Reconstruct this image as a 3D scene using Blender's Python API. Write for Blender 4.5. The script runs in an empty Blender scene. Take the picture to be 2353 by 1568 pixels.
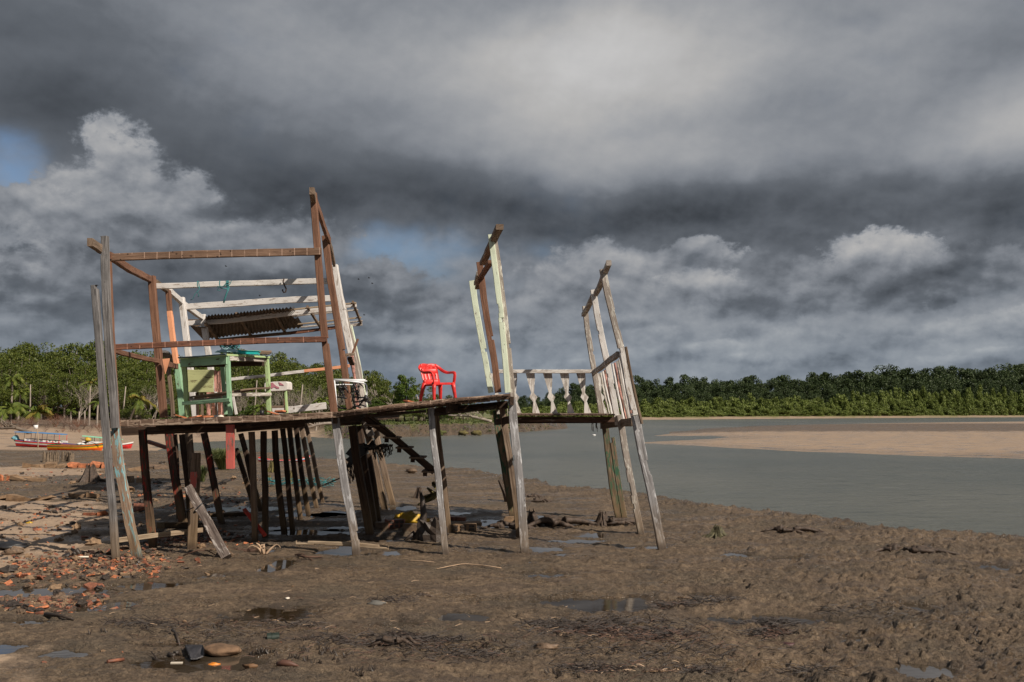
import bpy, math, random
import numpy as np
from mathutils import Vector, Matrix, noise as mnoise
rnd = random.Random(7)
# ---------------------------------------------------------------- camera, world, sun
FPX = 2288.0; CX, CY = 1176.5, 784.0; CAMH = 2.7; HORIZ = 940.0
PITCH = math.atan((HORIZ - CY) / FPX)
scene = bpy.context.scene
COL = scene.collection
cam_d = bpy.data.cameras.new("camera"); cam = bpy.data.objects.new("camera", cam_d); COL.objects.link(cam)
cam.location = (0, 0, CAMH); cam.rotation_euler = (math.pi / 2 + PITCH, 0, 0)
cam_d.sensor_width = 36; cam_d.lens = 36 * FPX / 2353.0; cam_d.clip_start = 0.1; cam_d.clip_end = 6000
scene.camera = cam
SUN_EL = math.radians(40); SUN_AZ = (0.80, -0.60)          # sun stands to the right, behind the camera
sd_ = bpy.data.lights.new("sun", 'SUN'); sun = bpy.data.objects.new("sun", sd_); COL.objects.link(sun)
sd_.energy = 4.2; sd_.angle = math.radians(0.6); sd_.color = (1.0, 0.90, 0.78)
sdir = Vector((SUN_AZ[0] * math.cos(SUN_EL), SUN_AZ[1] * math.cos(SUN_EL), math.sin(SUN_EL)))
sun.rotation_euler = sdir.to_track_quat('Z', 'Y').to_euler()
scene.view_settings.view_transform = 'Standard'; scene.view_settings.look = 'None'
scene.view_settings.exposure = 0.38; scene.view_settings.gamma = 1.0
scene.render.film_transparent = False

def pxdir(x, y):
    F = Vector((0, math.cos(PITCH), math.sin(PITCH))); U = Vector((0, -math.sin(PITCH), math.cos(PITCH)))
    return F * FPX + Vector((1, 0, 0)) * (x - CX) + U * (CY - y)
def P(x, y, Y):                                             # point of the place at depth Y
    d = pxdir(x, y); return Vector((0, 0, CAMH)) + d * (Y / d.y)
def G(x, y, z=0.0):                                         # point of the ground level z
    d = pxdir(x, y); t = (z - CAMH) / d.z; return Vector((0, 0, CAMH)) + d * t
FR = dict(A=(172.3, 402.1, .3847), B=(344.7, 718.1, .1832), C=(172.3, 919.2, .2930), D=(689.4, 746.9, .3482),
          E=(1034.1, 488.3, .3115), F=(1091.5, 890.5, .2747), G=(0, 746.9, .2199), H=(0, 1062.8, .3224),
          I=(574.5, 1149, .3662), J=(1436.3, 775.6, .3897), K=(1436.3, 1091.6, .3897), L=(746.9, 746.9, .2930),
          M=(344.7, 1436.3, .1465), N=(23, 965.2, .06348), O=(172.35, 976.65, .06348), T=(574.5, 1005.4, .0916),
          Z=(1149, 833, .1465), Q=(689.4, 718.1, .1649), W=(0, 0, 1.0))
def Q_(k, u, v):
    a = FR[k]; return a[0] + a[2] * u, a[1] + a[2] * v
def at(k, u, v, Y):
    x, y = Q_(k, u, v); return P(x, y, Y)
def gr(k, u, v, z=0.0):
    x, y = Q_(k, u, v); return G(x, y, z)

# ---- node helpers
class NT:
    def __init__(s, tree): s.t = tree; s.n = tree.nodes; s.l = tree.links
    def add(s, kind, **kw):
        n = s.n.new(kind)
        for k, v in kw.items(): setattr(n, k, v)
        return n
    def put(s, sock, v):
        if hasattr(v, 'is_output') or isinstance(v, bpy.types.NodeSocket): s.l.new(v, sock)
        else: sock.default_value = v
    def math(s, op, a, b=None, c=None, clamp=False):
        n = s.add('ShaderNodeMath', operation=op); n.use_clamp = clamp
        s.put(n.inputs[0], a)
        if b is not None: s.put(n.inputs[1], b)
        if c is not None: s.put(n.inputs[2], c)
        return n.outputs[0]
    def vmath(s, op, a, b=None, out=0):
        n = s.add('ShaderNodeVectorMath', operation=op)
        s.put(n.inputs[0], a)
        if b is not None: s.put(n.inputs[1], b)
        return n.outputs[out]
    def scale(s, a, f):
        n = s.add('ShaderNodeVectorMath', operation='SCALE'); s.put(n.inputs[0], a); s.put(n.inputs[3], f); return n.outputs[0]
    def noise(s, vec, scale, detail=4, rough=.5, dist=0.0, out=0):
        n = s.add('ShaderNodeTexNoise'); s.put(n.inputs['Vector'], vec)
        n.inputs['Scale'].default_value = scale; n.inputs['Detail'].default_value = detail
        n.inputs['Roughness'].default_value = rough; n.inputs['Distortion'].default_value = dist
        return n.outputs[out]
    def voro(s, vec, scale, feature='F1', rand=1.0):
        n = s.add('ShaderNodeTexVoronoi', feature=feature); s.put(n.inputs['Vector'], vec)
        n.inputs['Scale'].default_value = scale; n.inputs['Randomness'].default_value = rand
        return n.outputs[0]
    def mapr(s, v, a, b, c=0.0, d=1.0, smooth=True):
        n = s.add('ShaderNodeMapRange'); n.interpolation_type = 'SMOOTHSTEP' if smooth else 'LINEAR'
        s.put(n.inputs[0], v)
        for i, q in enumerate((a, b, c, d)): s.put(n.inputs[i + 1], q)
        return n.outputs[0]
    def mix(s, f, a, b, mode='MIX'):
        n = s.add('ShaderNodeMix', data_type='RGBA', blend_type=mode)
        s.put(n.inputs[0], f); s.put(n.inputs[6], c4(a)); s.put(n.inputs[7], c4(b)); return n.outputs[2]
    def ramp(s, v, stops):
        n = s.add('ShaderNodeValToRGB'); s.put(n.inputs[0], v); e = n.color_ramp.elements
        e[0].position = stops[0][0]; e[0].color = c4(stops[0][1]); e[1].position = stops[-1][0]; e[1].color = c4(stops[-1][1])
        for p, c in stops[1:-1]:
            q = e.new(p); q.color = c4(c)
        return n.outputs[0]
def c4(c):
    if isinstance(c, (tuple, list)) and len(c) == 3: return (*c, 1.0)
    return c

# ---- the sky: daylight sky texture seen through gaps of procedural cloud
world = bpy.data.worlds.new("World"); scene.world = world; world.use_nodes = True
w = NT(world.node_tree); w.n.clear()
sky = w.add('ShaderNodeTexSky'); sky.sky_type = 'NISHITA'; sky.sun_disc = False
sky.sun_elevation = SUN_EL; sky.sun_rotation = math.atan2(SUN_AZ[0], SUN_AZ[1]); sky.altitude = 0
tc = w.add('ShaderNodeTexCoord'); dirv = tc.outputs['Generated']
sep = w.add('ShaderNodeSeparateXYZ'); w.l.new(dirv, sep.inputs[0])
az = w.math('ARCTAN2', sep.outputs[0], sep.outputs[1]); el = w.math('ARCSINE', sep.outputs[2])
cmb = w.add('ShaderNodeCombineXYZ'); w.put(cmb.inputs[0], az); w.put(cmb.inputs[1], el)
ae = cmb.outputs[0]
# cloud-deck coordinates (a plane overhead, so cloud detail flattens towards the horizon)
zz = w.math('ADD', w.math('MAXIMUM', sep.outputs[2], 0.0), 0.22)
pl = w.add('ShaderNodeCombineXYZ'); w.put(pl.inputs[0], w.math('DIVIDE', sep.outputs[0], zz)); w.put(pl.inputs[1], w.math('DIVIDE', sep.outputs[1], zz))
plane = pl.outputs[0]
warpn = w.noise(w.vmath('ADD', ae, (2.0, 1.0, 0)), 4.5, 3, .5, out=1)
warp = w.scale(w.vmath('SUBTRACT', warpn, (0.5, 0.5, 0.5)), 0.10)
warpn2 = w.noise(ae, 13.0, 5, .55, out=1)
warp2 = w.scale(w.vmath('SUBTRACT', warpn2, (0.5, 0.5, 0.5)), 0.03)
aew = w.vmath('ADD', w.vmath('ADD', ae, warp), warp2)
def ang(x, y):
    d = pxdir(x, y).normalized(); return math.atan2(d.x, d.y), math.asin(d.z)
GAIN = 1.45
def blobs(lst, base):
    acc = base
    for (x, y, sx, sy, amp) in lst:
        a0, e0 = ang(x, y); sx_ = sx / FPX; sy_ = sy / FPX
        dlt = w.vmath('SUBTRACT', aew, (a0, e0, 0)); dlt = w.vmath('MULTIPLY', dlt, (1 / sx_, 1 / sy_, 1))
        r = w.vmath('LENGTH', dlt, out=1)
        acc = w.math('ADD', acc, w.mapr(r, 1.15, 0.0, 0.0, amp * GAIN))
    return acc
# brightness of the overcast (direction on the sky, half-widths, gain)
BR = [(1176, 830, 2600, 190, .034), (1380, 130, 560, 300, .105), (1150, 170, 640, 240, .045), (1420, 60, 210, 120, .05), (1230, 100, 200, 90, .03), (1600, 180, 260, 90, .025), (1980, 120, 560, 260, .07), (650, 90, 520, 170, .035),
      (60, 130, 460, 260, -.05), (150, 290, 420, 120, -.06), (560, 400, 420, 110, -.075), (950, 455, 520, 85, -.07), (1450, 490, 560, 75, -.065),
      (1950, 470, 620, 95, -.07), (1780, 570, 330, 90, -.06), (2250, 540, 360, 100, -.06), (1150, 340, 420, 80, .03), (1700, 350, 520, 70, .035),
      (2353, 330, 320, 120, .12), (2250, 130, 240, 110, -.035), (275, 360, 150, 120, .05), (110, 500, 260, 120, .05), (40, 640, 150, 100, .03), (260, 640, 360, 90, -.035),
      (1420, 605, 300, 70, .03), (2040, 590, 200, 70, .03), (1980, 690, 400, 60, -.03), (950, 780, 300, 60, -.01)]
GAPS = [(10, 390, 135, 100, 1.25), (950, 570, 220, 75, 1.2), (840, 525, 100, 50, .5), (1080, 640, 260, 60, .5), (1250, 560, 130, 45, .4), (640, 700, 320, 70, .2),
        (1700, 850, 1100, 110, .35), (800, 860, 1000, 100, .30), (2350, 690, 300, 60, .3), (100, 440, 120, 60, .4)]
bright = blobs(BR, 0.150)
GAIN = 1.0; gap = blobs(GAPS, 0.0)
lowm = w.mapr(el, 0.25, 0.14)
def nz(scale, det, off=(0, 0, 0), sy=1.5, rough=.52): return w.noise(w.vmath('ADD', w.vmath('MULTIPLY', ae, (1, sy, 1)), off), scale, det, rough, .1)
mass = nz(5.0, 6, (5.2, 2.2, 0)); mass1 = nz(5.0, 6, (5.192, 2.226, 0)); soft = nz(3.4, 4, (1.3, .4, 0))
fine = nz(15.0, 6, (2.1, 3.3, 0), 1.4, .55); fine1 = nz(15.0, 6, (2.096, 3.311, 0), 1.4, .55)
b = w.math('ADD', bright, w.math('MULTIPLY', w.math('SUBTRACT', soft, .5), .13))
cm_ = w.math('ADD', w.math('MULTIPLY', w.math('SUBTRACT', mass, mass1), .6), w.math('MULTIPLY', w.math('SUBTRACT', fine, fine1), .46))
cm_ = w.math('ADD', cm_, w.mapr(mass, .38, .62, -.025, .03))
b = w.math('ADD', b, w.math('MULTIPLY', cm_, w.math('MULTIPLY_ADD', lowm, .42, .22)))
# separate cumulus heads, crisp and lit at the top, grey at the base
pert = w.math('ADD', w.math('MULTIPLY', w.math('SUBTRACT', nz(21.0, 9, (.3, 7.1, 0), 1.3, .64), .5), 3.0), w.math('MULTIPLY', w.math('SUBTRACT', fine, .5), 1.2))
st0 = w.add('ShaderNodeCombineXYZ'); w.put(st0.inputs[0], b); w.put(st0.inputs[1], gap); state = st0.outputs[0]
CUM = [(1900, 650, 170, 55, .19, .12, .5), (2250, 615, 130, 60, .22, .13, .5), (1975, 575, 75, 40, .26, .14, .45), (2110, 575, 70, 35, .27, .15, .4), (1380, 600, 120, 50, .22, .13, .5), (700, 540, 120, 45, .19, .12, .5), (320, 520, 150, 60, .22, .12, .5), (180, 440, 90, 60, .24, .13, .5),
       (520, 700, 170, 40, 0.16, 0.1, 0.5), (760, 745, 161, 37.5, 0.21, 0.11, 0.5), (1080, 760, 149.5, 32.5, 0.2, 0.11, 0.5), (1420, 745, 161, 42.5, 0.2, 0.11, 0.4), (1800, 765, 149.5, 32.5, 0.22, 0.12, 0.4), (2200, 770, 138, 32.5, 0.22, 0.12, 0.4), (1720, 825, 115, 20, 0.23, 0.14, 0.4), (2320, 815, 138, 22.5, 0.23, 0.14, 0.4), (1480, 820, 103.5, 20, 0.22, 0.14, 0.4), (780, 690, 120, 45, 0.17, 0.11, 0.5), (160, 590, 120, 50, 0.23, 0.12, 0.5),
       (600, 560, 190, 60, 0.2, 0.11, 0.5), (430, 555, 130, 50, 0.19, 0.11, 0.5), (110, 520, 190, 85, 0.27, 0.13, 0.45), (275, 375, 95, 95, 0.33, 0.16, 0.45), (385, 460, 150, 85, 0.27, 0.12, 0.5), (35, 610, 120, 85, 0.3, 0.13, 0.5), (15, 705, 110, 42, 0.22, 0.12, 0.4),
       (230, 660, 260, 90, 0.12, 0.085, 0.6), (850, 650, 170, 60, 0.18, 0.12, 0.5), (1000, 715, 150, 45, 0.13, 0.1, 0.5), (600, 660, 200, 50, 0.15, 0.11, 0.5), (1290, 690, 150, 50, 0.17, 0.12, 0.4),
       (1450, 635, 230, 70, 0.26, 0.12, 0.4), (1600, 590, 120, 40, 0.28, 0.15, 0.4), (1625, 655, 115, 40, 0.29, 0.12, 0.4), (2040, 600, 130, 70, 0.33, 0.12, 0.35), (2170, 650, 150, 60, 0.18, 0.11, 0.4), (1750, 705, 200, 45, 0.16, 0.1, 0.4), (1930, 700, 270, 42, 0.12, 0.1, 0.4),
       (2320, 748, 126.5, 40, 0.25, 0.12, 0.4), (1650, 800, 80.5, 21.25, 0.27, 0.14, 0.4), (1520, 770, 115, 27.5, 0.21, 0.12, 0.4), (2080, 790, 92, 21.25, 0.24, 0.13, 0.4), (1860, 830, 172.5, 21.25, 0.22, 0.13, 0.4), (1200, 790, 126.5, 27.5, 0.2, 0.12, 0.4), (2200, 830, 126.5, 20, 0.22, 0.13, 0.4), (930, 800, 138, 25, 0.2, 0.12, 0.4), (1350, 840, 103.5, 18.75, 0.21, 0.13, 0.4)]
for (x, y, sx_, sy_, vt, vb, so) in CUM:
    a0, e0 = ang(x, y); ak = w.vmath('ADD', ae, w.vmath('MULTIPLY', state, (1e-6, 1e-6, 0))); dl = w.vmath('MULTIPLY', w.vmath('SUBTRACT', ak, (a0, e0, 0)), (FPX / sx_, FPX / sy_, 1))
    s3 = w.add('ShaderNodeSeparateXYZ'); w.l.new(dl, s3.inputs[0])
    r_ = w.math('ADD', w.vmath('LENGTH', dl, out=1), w.math('MULTIPLY', pert, .85))
    mk = w.math('MULTIPLY', w.mapr(r_, 1.05, 1.05 - so), w.mapr(s3.outputs[1], -1.1, .2, 0.0, .92))
    val = w.math('ADD', w.mapr(s3.outputs[1], -.8, .9, vb * 1.06, vt * .90), w.math('MULTIPLY', cm_, .95))
    vv = w.add('ShaderNodeCombineXYZ'); w.put(vv.inputs[0], val)
    mx_ = w.add('ShaderNodeMix', data_type='VECTOR'); w.put(mx_.inputs[0], mk); w.put(mx_.inputs[4], state); w.put(mx_.inputs[5], vv.outputs[0]); state = mx_.outputs[1]
s3 = w.add('ShaderNodeSeparateXYZ'); w.put(s3.inputs[0], state); b = s3.outputs[0]; gap = s3.outputs[1]
b = w.math('MAXIMUM', b, w.math('MULTIPLY_ADD', b, .5, .056))
tint = w.ramp(w.mapr(b, .06, .34, smooth=False), [(0.0, (.85, .96, 1.125)), (.45, (.91, .975, 1.085)), (1.0, (1.0, .99, .985))])
hzb = w.mapr(el, .14, .02)
cloud = w.scale(w.mix(hzb, tint, w.vmath('MULTIPLY', tint, (.93, 1.0, 1.05))), w.math('MULTIPLY', b, 10.0))
gm = w.mapr(w.math('SUBTRACT', gap, w.math('MULTIPLY', w.math('SUBTRACT', w.math('MULTIPLY_ADD', fine, .35, w.math('MULTIPLY', mass, .65)), .5), 3.0)), -.05, 2.0)
gm = w.math('MULTIPLY', w.mapr(gm, 0, .85), .90)
skyc = w.vmath('MULTIPLY', w.mix(w.mapr(el, .13, .03), sky.outputs[0], (1.55, 2.1, 2.75)), (.50, .56, .64))
fin = w.mix(gm, cloud, skyc)
bg = w.add('ShaderNodeBackground'); bg.inputs[1].default_value = 0.10; w.l.new(fin, bg.inputs[0])
wo = w.add('ShaderNodeOutputWorld'); w.l.new(bg.outputs[0], wo.inputs[0])
world.cycles.sampling_method = 'MANUAL'; world.cycles.sample_map_resolution = 512

# ---------------------------------------------------------------- materials
MATS = {}
def newmat(name):
    m = bpy.data.materials.new(name); m.use_nodes = True; t = NT(m.node_tree)
    bs = t.n['Principled BSDF']; MATS[name] = m; return m, t, bs
def bump(t, bs, h, strength=.4, dist=.01):
    b_ = t.add('ShaderNodeBump'); b_.inputs['Strength'].default_value = strength; b_.inputs['Distance'].default_value = dist
    t.put(b_.inputs['Height'], h); t.l.new(b_.outputs[0], bs.inputs['Normal'])
def wood(name, light, dark, paint=None, cover=.5, paint2=None, mud=True, grain=1.0, marks=False):
    m, t, bs = newmat(name)
    uv = t.add('ShaderNodeUVMap').outputs[0]
    oi = t.add('ShaderNodeObjectInfo').outputs['Random']
    geo = t.add('ShaderNodeNewGeometry')
    off = t.add('ShaderNodeCombineXYZ'); t.put(off.inputs[0], t.math('MULTIPLY', oi, 37.0)); t.put(off.inputs[2], t.math('MULTIPLY', oi, 11.0))
    v = t.vmath('ADD', uv, off.outputs[0])
    g1 = t.noise(t.vmath('MULTIPLY', v, (1.1, 26, 1)), 1.0, 6, .6, .8)
    g2 = t.noise(t.vmath('MULTIPLY', v, (5, 150, 1)), 1.0, 4, .6)
    bl = t.noise(v, 2.2, 5, .6)
    c = t.ramp(g1, [(.35, dark), (.49, tuple((a + b_) / 2 for a, b_ in zip(light, dark))), (.62, light)])
    c = t.mix(t.mapr(g2, .35, .62, .55, 0.0), c, dark)
    c = t.mix(t.mapr(bl, .35, .7, 0.0, .35), c, tuple(x * .55 for x in dark))
    if paint:
        pm = t.noise(t.vmath('MULTIPLY', v, (2.0, 9.0, 1)), 1.6, 8, .68, .4)
        pm = t.math('SUBTRACT', pm, t.math('MULTIPLY', t.math('SUBTRACT', g2, .5), .10))
        th = .5 + (0.5 - cover) * .36
        pmk = t.mapr(pm, th - .012, th + .012)
        pc = t.mix(t.mapr(g1, .35, .7, 0, .35), paint, paint2 or tuple(x * .72 for x in paint))
        pc = t.mix(t.mapr(bl, .45, .75, 0, .45), pc, tuple(x * .5 for x in paint))
        c = t.mix(pmk, c, pc)
    if marks:                                               # pale saw marks and dark nail holes where wall boards were fixed
        sv = t.add('ShaderNodeSeparateXYZ'); t.l.new(uv, sv.inputs[0])
        fu = t.math('FRACT', t.math('DIVIDE', sv.outputs[0], .235)); du = t.math('ABSOLUTE', t.math('SUBTRACT', t.math('ADD', fu, t.math('MULTIPLY', t.math('SUBTRACT', bl, .5), .10)), .5))
        ln = t.math('MULTIPLY', t.mapr(du, .022, .040, 1, 0), t.mapr(t.noise(v, 7.0, 3, .6), .38, .5)); c = t.mix(t.math('MULTIPLY', ln, .7), c, tuple(min(1, x * 1.6 + .08) for x in light))
        hl = t.voro(t.vmath('MULTIPLY', v, (8.5, 12.0, 1)), 1.0); c = t.mix(t.mapr(hl, .13, .22, .8, 0.0), c, (.02, .012, .008))
    # hammer marks, nail heads and rust spots
    sp = t.voro(t.vmath('MULTIPLY', v, (1.0, 3.0, 1)), 3.2)
    c = t.mix(t.mapr(sp, .035, .06, .85, 0.0), c, (.03, .018, .012))
    if mud:                                                 # tide stain of dried mud on the lowest metre
        sz = t.add('ShaderNodeSeparateXYZ'); t.l.new(geo.outputs['Position'], sz.inputs[0])
        zn = t.math('ADD', sz.outputs[2], t.math('MULTIPLY', t.math('SUBTRACT', t.noise(geo.outputs['Position'], 4, 5, .6), .5), .9))
        mk = t.mapr(zn, 1.15, .1, 0, .62)
        c = t.mix(mk, c, t.mix(g1, (.055, .035, .018), (.30, .20, .105)))
        c = t.mix(t.mapr(t.math('ADD', sz.outputs[2], t.math('MULTIPLY', t.math('SUBTRACT', bl, .5), .3)), .20, .0, 0, .7), c, (.045, .03, .02))
    t.l.new(c, bs.inputs['Base Color']); bs.inputs['Roughness'].default_value = .82
    bs.inputs['Specular IOR Level'].default_value = .25
    bump(t, bs, t.math('ADD', t.math('MULTIPLY', g1, .7), t.math('MULTIPLY', g2, .5)), .55 * grain, .012)
    return m
W_GREY = wood('weathered_grey_wood', (.30, .285, .28), (.075, .07, .068))
W_GREYB = wood('grey_brown_wood', (.34, .255, .19), (.10, .065, .042))
W_BROWN = wood('brown_wood', (.29, .155, .10), (.12, .058, .036), mud=False)
W_RUST = wood('reddish_wood', (.29, .13, .08), (.10, .042, .026), (.16, .08, .055), .45, mud=False, marks=True)
W_TOPB = wood('nail_marked_brown_wood', (.30, .19, .13), (.12, .07, .045), mud=False, marks=True)
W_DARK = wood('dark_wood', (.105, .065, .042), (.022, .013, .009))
W_DECK = wood('deck_edge_wood', (.26, .175, .125), (.055, .03, .02), (.36, .27, .20), .40, mud=False, marks=True)
W_WHITE = wood('whitewashed_wood', (.56, .50, .45), (.30, .25, .21), (.68, .65, .62), .72)
W_WORN = wood('worn_white_wood', (.46, .41, .365), (.24, .20, .17), (.60, .57, .51), .35)
W_LIME = wood('pale_green_painted_wood', (.36, .31, .27), (.14, .11, .09), (.68, .745, .58), .82, mud=False)
W_GREEN = wood('mint_painted_wood', (.20, .19, .12), (.07, .06, .04), (.28, .47, .29), .80, (.31, .50, .35), mud=False)
W_GREENL = wood('light_green_painted_wood', (.25, .23, .14), (.09, .08, .05), (.40, .52, .25), .80, (.32, .48, .26), mud=False)
W_YELLOWG = wood('yellow_green_board', (.28, .24, .12), (.12, .10, .05), (.47, .49, .24), .85, mud=False)
W_PEACH = wood('peach_painted_wood', (.42, .20, .12), (.20, .09, .05), (.78, .36, .20), .86, mud=False)
W_PINK = wood('peeling_pink_wood', (.30, .16, .12), (.10, .05, .04), (.66, .34, .28), .45, mud=False)
W_RED = wood('red_painted_wood', (.30, .15, .10), (.10, .05, .03), (.56, .065, .045), .72, mud=False)
W_FADED = wood('faded_pink_red_wood', (.36, .26, .22), (.14, .09, .075), (.50, .105, .085), .64, (.44, .15, .125), mud=False)
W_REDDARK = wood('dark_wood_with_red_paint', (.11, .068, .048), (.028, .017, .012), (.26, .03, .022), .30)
W_ROT = wood('rotten_beam_wood', (.16, .09, .06), (.03, .02, .015), (.30, .24, .19), .22, mud=False)
W_BLUE = wood('post_with_blue_paint', (.44, .32, .23), (.18, .12, .085), (.22, .42, .45), .38)
W_SILVER = wood('silver_grey_wood', (.44, .43, .43), (.16, .15, .15), (.55, .55, .56), .3)
W_MOSS = wood('mossy_wood', (.30, .22, .15), (.09, .065, .04), (.05, .12, .07), .42)
W_BAL = wood('bleached_baluster_wood', (.60, .56, .52), (.34, .30, .26), (.70, .67, .63), .5, mud=False)
W_OLD = wood('old_dark_grey_timber', (.235, .19, .165), (.05, .036, .03), (.38, .34, .31), .30, mud=False)
W_DRY = wood('pale_driftwood', (.50, .40, .28), (.24, .17, .11), mud=False)
def plain(name, col, rough=.6, var=.25, scale=6.0, bmp=0.0, spec=.5, metal=0.0, coords='Object', bscale=40):
    m, t, bs = newmat(name)
    tcn = t.add('ShaderNodeTexCoord').outputs[coords]
    n1 = t.noise(tcn, scale, 5, .6)
    c = t.mix(t.mapr(n1, .3, .7), tuple(x * (1 - var) for x in col), tuple(min(1, x * (1 + var)) for x in col))
    t.l.new(c, bs.inputs['Base Color']); bs.inputs['Roughness'].default_value = rough
    bs.inputs['Specular IOR Level'].default_value = spec; bs.inputs['Metallic'].default_value = metal
    if bmp: bump(t, bs, t.noise(tcn, bscale, 5, .6), bmp, .01)
    return m
M_REDPL = plain('red_plastic', (.62, .028, .024), .42, .28, 7, .15)
M_WHITEP = plain('white_enamel', (.78, .80, .82), .4, .06)
M_BLACK = plain('black_strap', (.012, .012, .013), .55, .2)
M_TARP = plain('black_plastic', (.014, .014, .016), .45, .3, 4, .5, bscale=9)
M_ROPET = plain('teal_rope', (.035, .16, .17), .8, .3, 12)
M_NETL = plain('pale_net', (.26, .40, .42), .85, .3, 14, .6)
M_CYAN = plain('turquoise_plastic', (.02, .42, .40), .4, .12)
M_SLATE = plain('dark_slate_sheet', (.05, .085, .09), .6, .3)
M_IRON = plain('rusty_iron', (.05, .03, .022), .75, .4, 20, .4)
M_TERRA = plain('terracotta', (.43, .15, .065), .85, .45, 9, .5)
M_TERRAD = plain('wet_terracotta', (.20, .075, .042), .6, .5, 9, .5)
M_STONE = plain('wet_stone', (.14, .092, .058), .6, .4, 7, .8)
M_STONED = plain('dark_stone', (.040, .029, .022), .5, .4, 7, .8)
M_STONEY = plain('ochre_stone', (.22, .14, .08), .8, .3, 7, .8)
M_SHELL = plain('pale_shell', (.62, .55, .45), .7, .15)
M_DRYB = plain('dry_straw', (.42, .29, .19), .85, .25)
M_LEAFO = plain('orange_husk', (.70, .22, .02), .5, .2)
M_YELBAG = plain('yellow_bag', (.48, .30, .03), .5, .35, 5, .5, bscale=12)
M_OLIVE = plain('olive_cloth', (.11, .09, .03), .9, .35, 6, .5)
M_ROOT = plain('wet_root_wood', (.058, .038, .026), .7, .5, 14, 1.0, bscale=30)
M_TWIG = plain('dark_twigs', (.026, .017, .013), .7, .4, 3)
M_TWIGR = plain('rust_brown_twigs', (.085, .045, .030), .8, .4, 3)
M_BARK = plain('pale_bark', (.29, .245, .205), .9, .25, 2, .4)
M_BARKD = plain('grey_bark', (.15, .12, .095), .9, .3, 2, .4)
M_SCRUB = plain('dry_scrub', (.20, .14, .11), .95, .35, .6)
M_SCRUBR = plain('rusty_scrub', (.19, .085, .05), .95, .35, .6)
M_ROOF = plain('stained_roof_sheet', (.115, .085, .062), .9, .45, 5, .4)
M_BLUEC = plain('blue_canopy', (.06, .22, .47), .6, .12)
M_GREENC = plain('mint_canopy', (.27, .62, .42), .6, .12)
M_BWHITE = plain('boat_white', (.76, .75, .73), .55, .08)
M_BRED = plain('boat_red', (.60, .03, .03), .5, .15)
M_BGREEN = plain('boat_green', (.03, .14, .05), .5, .15)
M_BORANGE = plain('boat_orange', (.80, .13, .015), .5, .12)
M_BYELLOW = plain('boat_yellow', (.85, .42, .01), .5, .1)
M_BBLUE = plain('boat_blue', (.03, .10, .30), .5, .12)
M_BTEAL = plain('pale_blue_cloth', (.18, .42, .50), .85, .15, 5, .4)
M_BBROWN = plain('boat_brown', (.13, .05, .035), .7, .3)
M_BDARK = plain('boat_dark_timber', (.03, .025, .022), .7, .3)
M_BIRD = plain('dark_feathers', (.02, .02, .022), .8, .2)
M_PIPE = plain('dark_green_pipe', (.02, .03, .022), .35, .2)
M_PINKP = plain('butterfly_print', (.42, .16, .20), .9, .2)
M_CLOTH = plain('printed_cloth', (.66, .62, .58), .9, .12, 8, .2)
def leafmat(name, c1, c2, c3, rough=.55):
    m, t, bs = newmat(name)
    geo = t.add('ShaderNodeNewGeometry'); oi = t.add('ShaderNodeObjectInfo')
    tco = t.add('ShaderNodeTexCoord').outputs['Object']
    f = t.math('ADD', t.math('MULTIPLY', geo.outputs['Random Per Island'], .5), t.math('MULTIPLY', t.noise(tco, .55, 3, .6), .6))
    c = t.ramp(f, [(.2, c1), (.52, c2), (.85, c3)])
    c = t.mix(t.math('MULTIPLY', oi.outputs['Random'], .45), c, tuple(x * .6 for x in c2))
    t.l.new(c, bs.inputs['Base Color']); bs.inputs['Roughness'].default_value = rough; bs.inputs['Specular IOR Level'].default_value = .3
    tr = t.add('ShaderNodeBsdfTranslucent'); t.l.new(c, tr.inputs[0])
    mx = t.add('ShaderNodeMixShader'); mx.inputs[0].default_value = .22
    t.l.new(bs.outputs[0], mx.inputs[1]); t.l.new(tr.outputs[0], mx.inputs[2]); t.l.new(mx.outputs[0], t.n['Material Output'].inputs[0])
    return m
L_LEFT = leafmat('forest_leaves', (.030, .048, .010), (.090, .120, .020), (.18, .195, .036))
L_LIGHT = leafmat('bright_leaves', (.035, .065, .012), (.085, .14, .022), (.155, .20, .035))
L_FAR = leafmat('far_forest_leaves', (.024, .042, .017), (.050, .078, .028), (.094, .125, .043))
L_BELT = leafmat('mangrove_scrub_leaves', (.10, .135, .030), (.17, .22, .050), (.26, .29, .085))
L_PALM = leafmat('palm_leaves', (.04, .07, .012), (.11, .15, .025), (.22, .22, .04))
L_PALMY = leafmat('yellowing_palm_leaves', (.09, .09, .015), (.20, .17, .03), (.30, .19, .04))
L_GRASS = leafmat('tuft_grass', (.04, .06, .015), (.10, .13, .04), (.20, .20, .07))

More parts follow.
